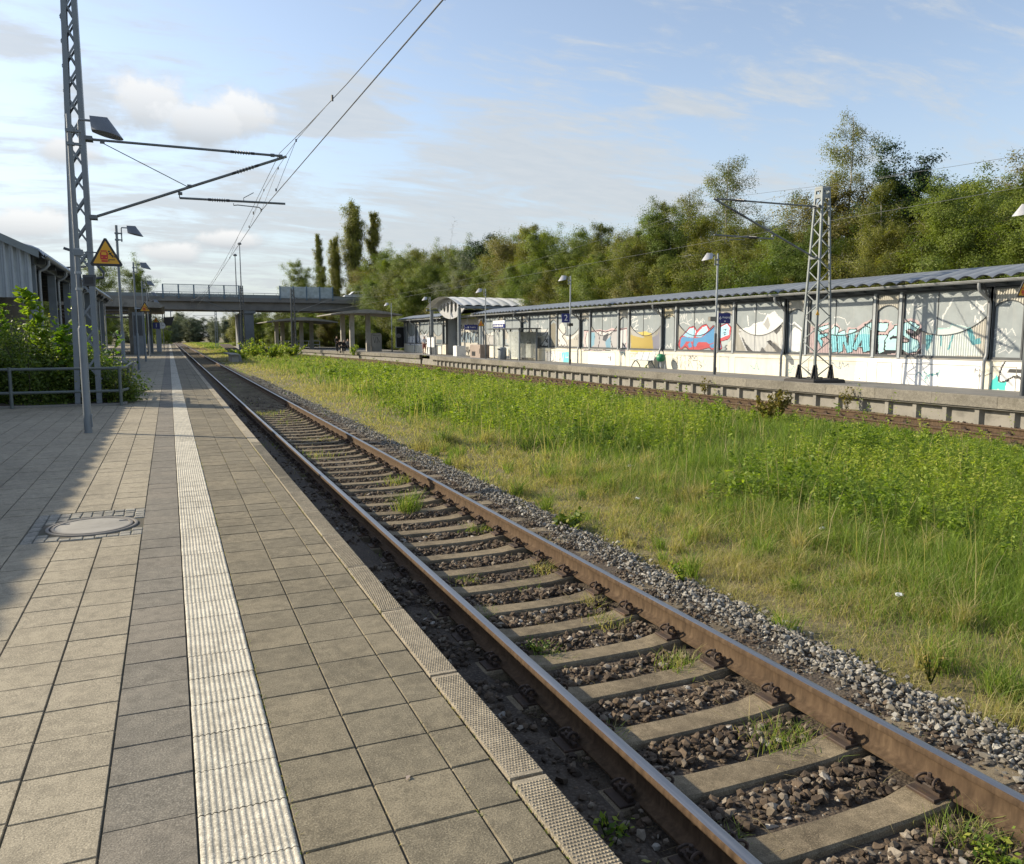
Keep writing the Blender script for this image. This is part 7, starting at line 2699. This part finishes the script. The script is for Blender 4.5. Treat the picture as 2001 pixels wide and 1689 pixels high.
# leafy weeds: stems with leaves all the way up
VS, FS, RS = [], [], []
nb = 0
for (x0, x1, ya, yb, dens, nl, lf) in [(6.0, 16.9, 3.5, 9, 42, 46, .066), (6.0, 16.9, 9, 18, 32, 40, .084), (5.6, 16.9, 18, 32, 22, 30, .115), (5.6, 17, 32, 62, 8, 20, .17), (7, 12.5, 62, 84, 3, 16, .2)]:
    n = int((x1 - x0) * (yb - ya) * dens)
    x, y = g.uniform(x0, x1, n), g.uniform(ya, yb, n)
    wv = weedy(x, y)
    k = g.uniform(0, 1, n) < wv
    x, y, wv = x[k], y[k], wv[k]
    n = len(x)
    h = (.36 + .22 * wv + .50 * fbm(x * .5, y * .5, 91)) * np.where(g.uniform(0, 1, n) < .08, g.uniform(1.4, 2.0, n), g.uniform(.35, 1.25, n)) * np.interp(x, [6, 11, 14, 17], [1.0, .95, .75, .4])
    # different growth side by side: fine low herbs, broad leaved clumps, tall yellowish stands
    sp = fbm(x * .38 + 5, y * .38, 97) + .25 * g.normal(size=n)
    broad, tall = sp > .28, sp < -.30
    h = np.where(broad, h * .95, np.where(tall, h * 1.25, h * .75))
    h = np.maximum(h, .10)
    hz = np.repeat(h, nl)
    s = g.uniform(.12, 1.0, n * nl)
    a = g.uniform(0, 6.283, n * nl)
    ln = np.repeat(g.normal(size=(n, 2)) * .16, nl, 0)
    rad = lf * g.uniform(.4, 1.0, n * nl) * (1.25 - .7 * s)
    P = np.stack([np.repeat(x, nl) + ln[:, 0] * hz * s + np.cos(a) * rad, np.repeat(y, nl) + ln[:, 1] * hz * s + np.sin(a) * rad, np.repeat(ground_z(x, y), nl) + hz * s], 1)
    Dd = np.stack([np.cos(a), np.sin(a), g.uniform(-.2, .6, n * nl)], 1) * 2.2
    V, F = leaves(P, lf * np.repeat(g.uniform(.5, 1.2, n) * np.where(broad, 1.5, np.where(tall, 1.0, .7)), nl) * (1.15 - .5 * s), g, .7, .40, Dd)
    tone = np.repeat(np.clip(np.where(broad, .30, np.where(tall, .80, .52)) + .35 * fbm(x * .45, y * .45, 95) + .16 * g.normal(size=n), 0, 1), nl)
    VS.append(V)
    FS.append(F + nb)
    RS.append(np.clip(.6 * tone + .4 * g.uniform(0, 1, n * nl) + .10 * (s - .5), 0, 1))
    nb += len(V)
struct(npmesh('weeds', np.concatenate(VS), np.concatenate(FS), M['weed'], attrs={'rnd': np.concatenate(RS)}), 'stuff')


def herb(label, x, y, z, h, r, n, leaf, mat, seed, name='weed_plant'):
    g2 = np.random.default_rng(seed)
    t = thing(name, label, 'plant', (x, y, z))
    mb = MB()
    P, Dr = [], []
    for k in range(9):
        a = g2.uniform(0, 6.28)
        e = np.array([x + math.cos(a) * r * g2.uniform(.3, 1), y + math.sin(a) * r * g2.uniform(.3, 1), z + h * g2.uniform(.5, 1)])
        mb.tube([(x, y, z), tuple(e)], [.006, .002], 4, False)
        for j in range(n // 9):
            s = g2.uniform(.25, 1.05)
            P.append(np.array([x, y, z]) * (1 - s) + e * s + g2.normal(size=3) * leaf * .5)
            Dr.append(e - np.array([x, y, z]))
    obj('stems', mb, M['leaf_bush'], t)
    V, F = leaves(np.array(P), leaf, g2, .5, .6, np.array(Dr))
    npmesh('leaves', V, F, M[mat], t, attrs={'rnd': g2.uniform(0, 1, len(F))})


herb('reddish green round bush in the weeds before the far track', 15.2, 17.4, -.78, .95, .75, 1800, .085, 'leaf_autumn', 101, 'round_bush')
herb('dark leafy weed close to the near rail beside white droppings', 1.78, 2.62, -.78, .17, .17, 150, .05, 'leaf_bush', 102)
herb('small light weed between platform edge and near rail', 1.82, 3.05, -.78, .18, .10, 90, .035, 'weed', 103)
herb('yellow flowering weed at the gravel edge, nearer one', 4.78, 3.75, -.76, .28, .10, 90, .03, 'leaf_autumn', 104)
herb('green weed with yellow flower at the gravel edge, farther one', 4.55, 6.35, -.76, .24, .16, 150, .04, 'weed', 105)
herb('flat dark leaved dock plant on the gravel by the dry grass', 4.62, 8.9, -.76, .16, .32, 220, .08, 'leaf_bush', 106)
herb('low leafy weed at the foot of the right rail near the bottom edge', 3.38, 2.25, -.76, .13, .16, 180, .03, 'weed', 107)
herb('tiny clover clump inside the near track', 2.5, 5.35, -.76, .10, .13, 120, .03, 'leaf_bush', 108)
herb('small bush growing out of the far platform wall', 20.55, 19.9, -.75, .8, .25, 160, .09, 'leaf_autumn', 109)
herb('bright bush at the far platform edge below the canopy', 18.2, 86, -.4, 1.2, .7, 240, .2, 'weed', 110)
herb('small sprig on the face of the far platform wall, farther one', 20.5, 27.5, -.75, .75, .25, 120, .1, 'leaf_autumn', 111)
for k, (x, y, h, r) in enumerate([(8.6, 96, 1.9, 1.6), (11.5, 95, 1.8, 1.8), (6.6, 88, 1.1, 1.2), (10, 89, 1.5, 1.6), (13.5, 97, 1.5, 1.6), (9.4, 104, 2.2, 1.5)]):
    herb('leafy bush overgrowing the old platform end', x, y, -.8, h, r, 700, .24, 'weed', 120 + k, 'wild_bush')
for o in bpy.data.objects:
    if o.get('label') == 'leafy bush overgrowing the old platform end':
        o['group'] = 'bushes on the old platform end'

# ------------------------------------------------------------------ people
def person(label, x, y, z, pose, shirt, trousers, face, h=1.72, arm=None):
    """one continuous skinned body with clothing shells; stands or sits facing angle `face`"""
    t = thing('person', label, 'person', (x, y, z))
    k = h / 1.75
    c, s = math.cos(face), math.sin(face)

    def W(p):
        return ((p[0] * c - p[1] * s) * k, (p[0] * s + p[1] * c) * k, p[2] * k)
    hip, knee = .92, .5
    if pose == 'sit':
        J = {'pel': (0, 0, .50), 'sp': (0, .02, .78), 'ch': (0, .03, .98), 'ne': (0, .02, 1.10), 'hd': (0, -.02, 1.20), 'top': (0, -.02, 1.32)}
        for q, n in ((-1, 'l'), (1, 'r')):
            J.update({n + 'h': (q * .10, 0, .48), n + 'k': (q * .13, -.42, .48), n + 'a': (q * .13, -.42, .08), n + 't': (q * .14, -.58, .04),
                      n + 's': (q * .18, .03, 1.02), n + 'e': (q * .23, -.06, .76), n + 'w': (q * .14, -.28, .64), n + 'f': (q * .10, -.38, .62)})
    else:
        J = {'pel': (0, 0, .95), 'sp': (0, 0, 1.18), 'ch': (0, 0, 1.38), 'ne': (0, -.01, 1.50), 'hd': (0, -.03, 1.60), 'top': (0, -.02, 1.71)}
        for q, n in ((-1, 'l'), (1, 'r')):
            J.update({n + 'h': (q * .09, 0, .90), n + 'k': (q * .11, -.02 * q, .48), n + 'a': (q * .12, .03 * q, .08), n + 't': (q * .14, -.13, .03),
                      n + 's': (q * .19, 0, 1.42), n + 'e': (q * .25, .03, 1.14), n + 'w': (q * .24, -.10, .92), n + 'f': (q * .23, -.14, .82)})
        if arm == 'phone':
            J.update({'re': (.24, -.06, 1.14), 'rw': (.12, -.24, 1.28), 'rf': (.08, -.28, 1.36)})
    Rr = {'pel': .13, 'sp': .12, 'ch': .14, 'ne': .055, 'hd': .095, 'top': .06}
    for n in 'lr':
        Rr.update({n + 'h': .095, n + 'k': .062, n + 'a': .042, n + 't': .035, n + 's': .062, n + 'e': .045, n + 'w': .032, n + 'f': .03})
    E = [('pel', 'sp'), ('sp', 'ch'), ('ch', 'ne'), ('ne', 'hd'), ('hd', 'top')]
    for n in 'lr':
        E += [('pel', n + 'h'), (n + 'h', n + 'k'), (n + 'k', n + 'a'), (n + 'a', n + 't'), ('ch', n + 's'), (n + 's', n + 'e'), (n + 'e', n + 'w'), (n + 'w', n + 'f')]

    def skin(name, edges, grow, mat, root, scale=None):
        names = []
        for e in edges:
            for q in e:
                if q not in names:
                    names.append(q)
        me = bpy.data.meshes.new(name)
        me.from_pydata([W(J[q]) for q in names], [(names.index(a), names.index(b)) for a, b in edges], [])
        o = bpy.data.objects.new(name, me)
        COL.objects.link(o)
        o.modifiers.new('skin', 'SKIN')
        sub = o.modifiers.new('sub', 'SUBSURF')
        sub.levels = sub.render_levels = 1
        for i, q in enumerate(names):
            sv = me.skin_vertices[0].data[i]
            rr = (Rr[q] + grow) * k
            sv.radius = (rr, rr)
            sv.use_root = (q == root)
        dg = bpy.context.evaluated_depsgraph_get()
        m2 = bpy.data.meshes.new_from_object(o.evaluated_get(dg))
        bpy.data.objects.remove(o)
        m2.name = name
        m2.materials.clear()
        m2.materials.append(M[mat])
        m2.polygons.foreach_set('use_smooth', [True] * len(m2.polygons))
        p = bpy.data.objects.new(name, m2)
        COL.objects.link(p)
        p.parent = t
        return p
    skin('body', E, 0, 'skin', 'pel')
    up = [('pel', 'sp'), ('sp', 'ch')] + [e for n in 'lr' for e in (('ch', n + 's'), (n + 's', n + 'e'))]
    if shirt != 'cloth_white':
        up += [('le', 'lw'), ('re', 'rw')]
    skin('jacket' if shirt != 'cloth_white' else 'shirt', up, .022, shirt, 'pel')
    lo = [e for n in 'lr' for e in (('pel', n + 'h'), (n + 'h', n + 'k'))]
    if trousers != 'cloth_rust':
        lo += [('lk', 'la'), ('rk', 'ra')]
    skin('trousers', lo, .016, trousers, 'pel')
    J['hd2'] = (0, .012, J['hd'][2] + .03)
    J['top2'] = (0, .006, J['top'][2] + .005)
    Rr['hd2'], Rr['top2'] = .088, .07
    skin('hair', [('hd2', 'top2')], .006, 'hair', 'hd2')
    skin('shoe', [('la', 'lt')], .014, 'cloth_dark', 'la')
    skin('shoe', [('ra', 'rt')], .014, 'cloth_dark', 'ra')
    return t


person('person in white t-shirt and rust shorts standing by the white wall', 22.6, 74.4, p2z(22.6), 'stand', 'cloth_white', 'cloth_rust', .3, 1.74, 'phone')
person('person in dark jacket standing at the left under the nearer canopy', 17.3, 90.5, .0, 'stand', 'cloth_dark', 'cloth_dark', .8, 1.74)
person('person in grey top sitting close to the canopy column', 18.6, 90.8, .0, 'sit', 'cloth_grey', 'cloth_dark', .5, 1.85)
person('dark dressed person sitting next to the standing one under the canopy', 17.75, 91.0, .0, 'sit', 'cloth_dark', 'cloth_dark', .2, 1.75)
person('dark dressed person sitting in the middle of the group under the canopy', 18.2, 91.1, .0, 'sit', 'cloth_dark', 'cloth_dark', -.2, 1.7)
t = thing('bench', 'low dark bench carrying the waiting people under the canopy', 'bench', (18.2, 91.1, 0))
mb = MB()
mb.box(17.4, 19.0, 90.85, 91.35, .36, .43)
obj('seat', mb, M['dark_paint'], t)
for x in (17.5, 18.9):
    mb = MB()
    mb.box(x - .04, x + .04, 90.95, 91.3, 0, .36)
    obj('leg', mb, M['dark_paint'], t)

# ------------------------------------------------------------------ litter
def crumple(label, x, y, z, size, mat, seed, name='paper_scrap', squash=.45, long=1.0):
    g3 = np.random.default_rng(seed)
    bm = bmesh.new()
    bmesh.ops.create_icosphere(bm, subdivisions=2, radius=1)
    for v in bm.verts:
        v.co *= g3.uniform(.55, 1.3)
        v.co = Vector((v.co.x * size * long, v.co.y * size, v.co.z * size * squash))
    a = g3.uniform(0, 3)
    mb = MB()
    mb.add([(x + v.co.x * math.cos(a) - v.co.y * math.sin(a), y + v.co.x * math.sin(a) + v.co.y * math.cos(a), z + v.co.z) for v in bm.verts], [tuple(v.index for v in f.verts) for f in bm.faces])
    bm.free()
    tag(obj(name, mb, M[mat]), label, 'litter')


M['tissue'] = plain('tissue_white', (.62, .66, .70), .9)
crumple('crumpled pale blue tissue lying beside the platform edge in the track', 1.62, 3.42, -.74, .055, 'tissue', 1, 'tissue', .5, 1.5)
crumple('white plastic scrap in the dry grass, farthest of the scraps', 7.4, 12.0, -.62, .05, 'tissue', 2)
crumple('white scrap in the tall grass right of the dry strip', 7.0, 7.05, -.60, .04, 'tissue', 3)
crumple('white crumpled scrap low in the grass near the gravel', 5.9, 5.0, -.64, .034, 'tissue', 4)
crumple('tiny white paper in the middle of the dry grass', 6.05, 9.6, -.64, .035, 'tissue', 5)
mb = MB()
g4 = np.random.default_rng(3)
for k in range(34):
    f = k / 33
    x, y, r = 1.66 + .12 * f + g4.normal() * .012, 2.62 - .32 * f + g4.normal() * .012, g4.uniform(.006, .02) * (1 + f)
    mb.lathe([(r, 0), (r * .8, .006), (.001, .009)], (x, y, -.752 + g4.uniform(-.004, .004)), 7)
o = tag(obj('bird_droppings', mb, M['sign_white']), 'streak of white bird droppings in the dark strip beside the rail', 'droppings')
o['kind'] = 'stuff'
for k, (x, y, a) in enumerate([(-.10, 2.35, .5), (-.62, 2.9, 1.2), (.18, 8.2, 2.2), (-.45, 9.3, .2), (.75, 2.75, 1.0)]):
    mb = MB()
    q = [(x + math.cos(a) * .02, y + math.sin(a) * .02, .004), (x - math.sin(a) * .009, y + math.cos(a) * .009, .011), (x - math.cos(a) * .02, y - math.sin(a) * .02, .005), (x + math.sin(a) * .009, y - math.cos(a) * .009, .012)]
    mb.add(q, [(0, 1, 3), (1, 2, 3)])
    tag(obj('fallen_leaf', mb, M['leaf_dry'] if 'leaf_dry' in M else M['kiosk']), ('small brown leaf on the dark paving band near the bottom', 'small brown leaf on the beige paving left of the dark band', 'small leaf on the ribbed white strip', 'small leaf beside the manhole', 'small leaf on the brown slabs near the kerb')[k], 'leaf')
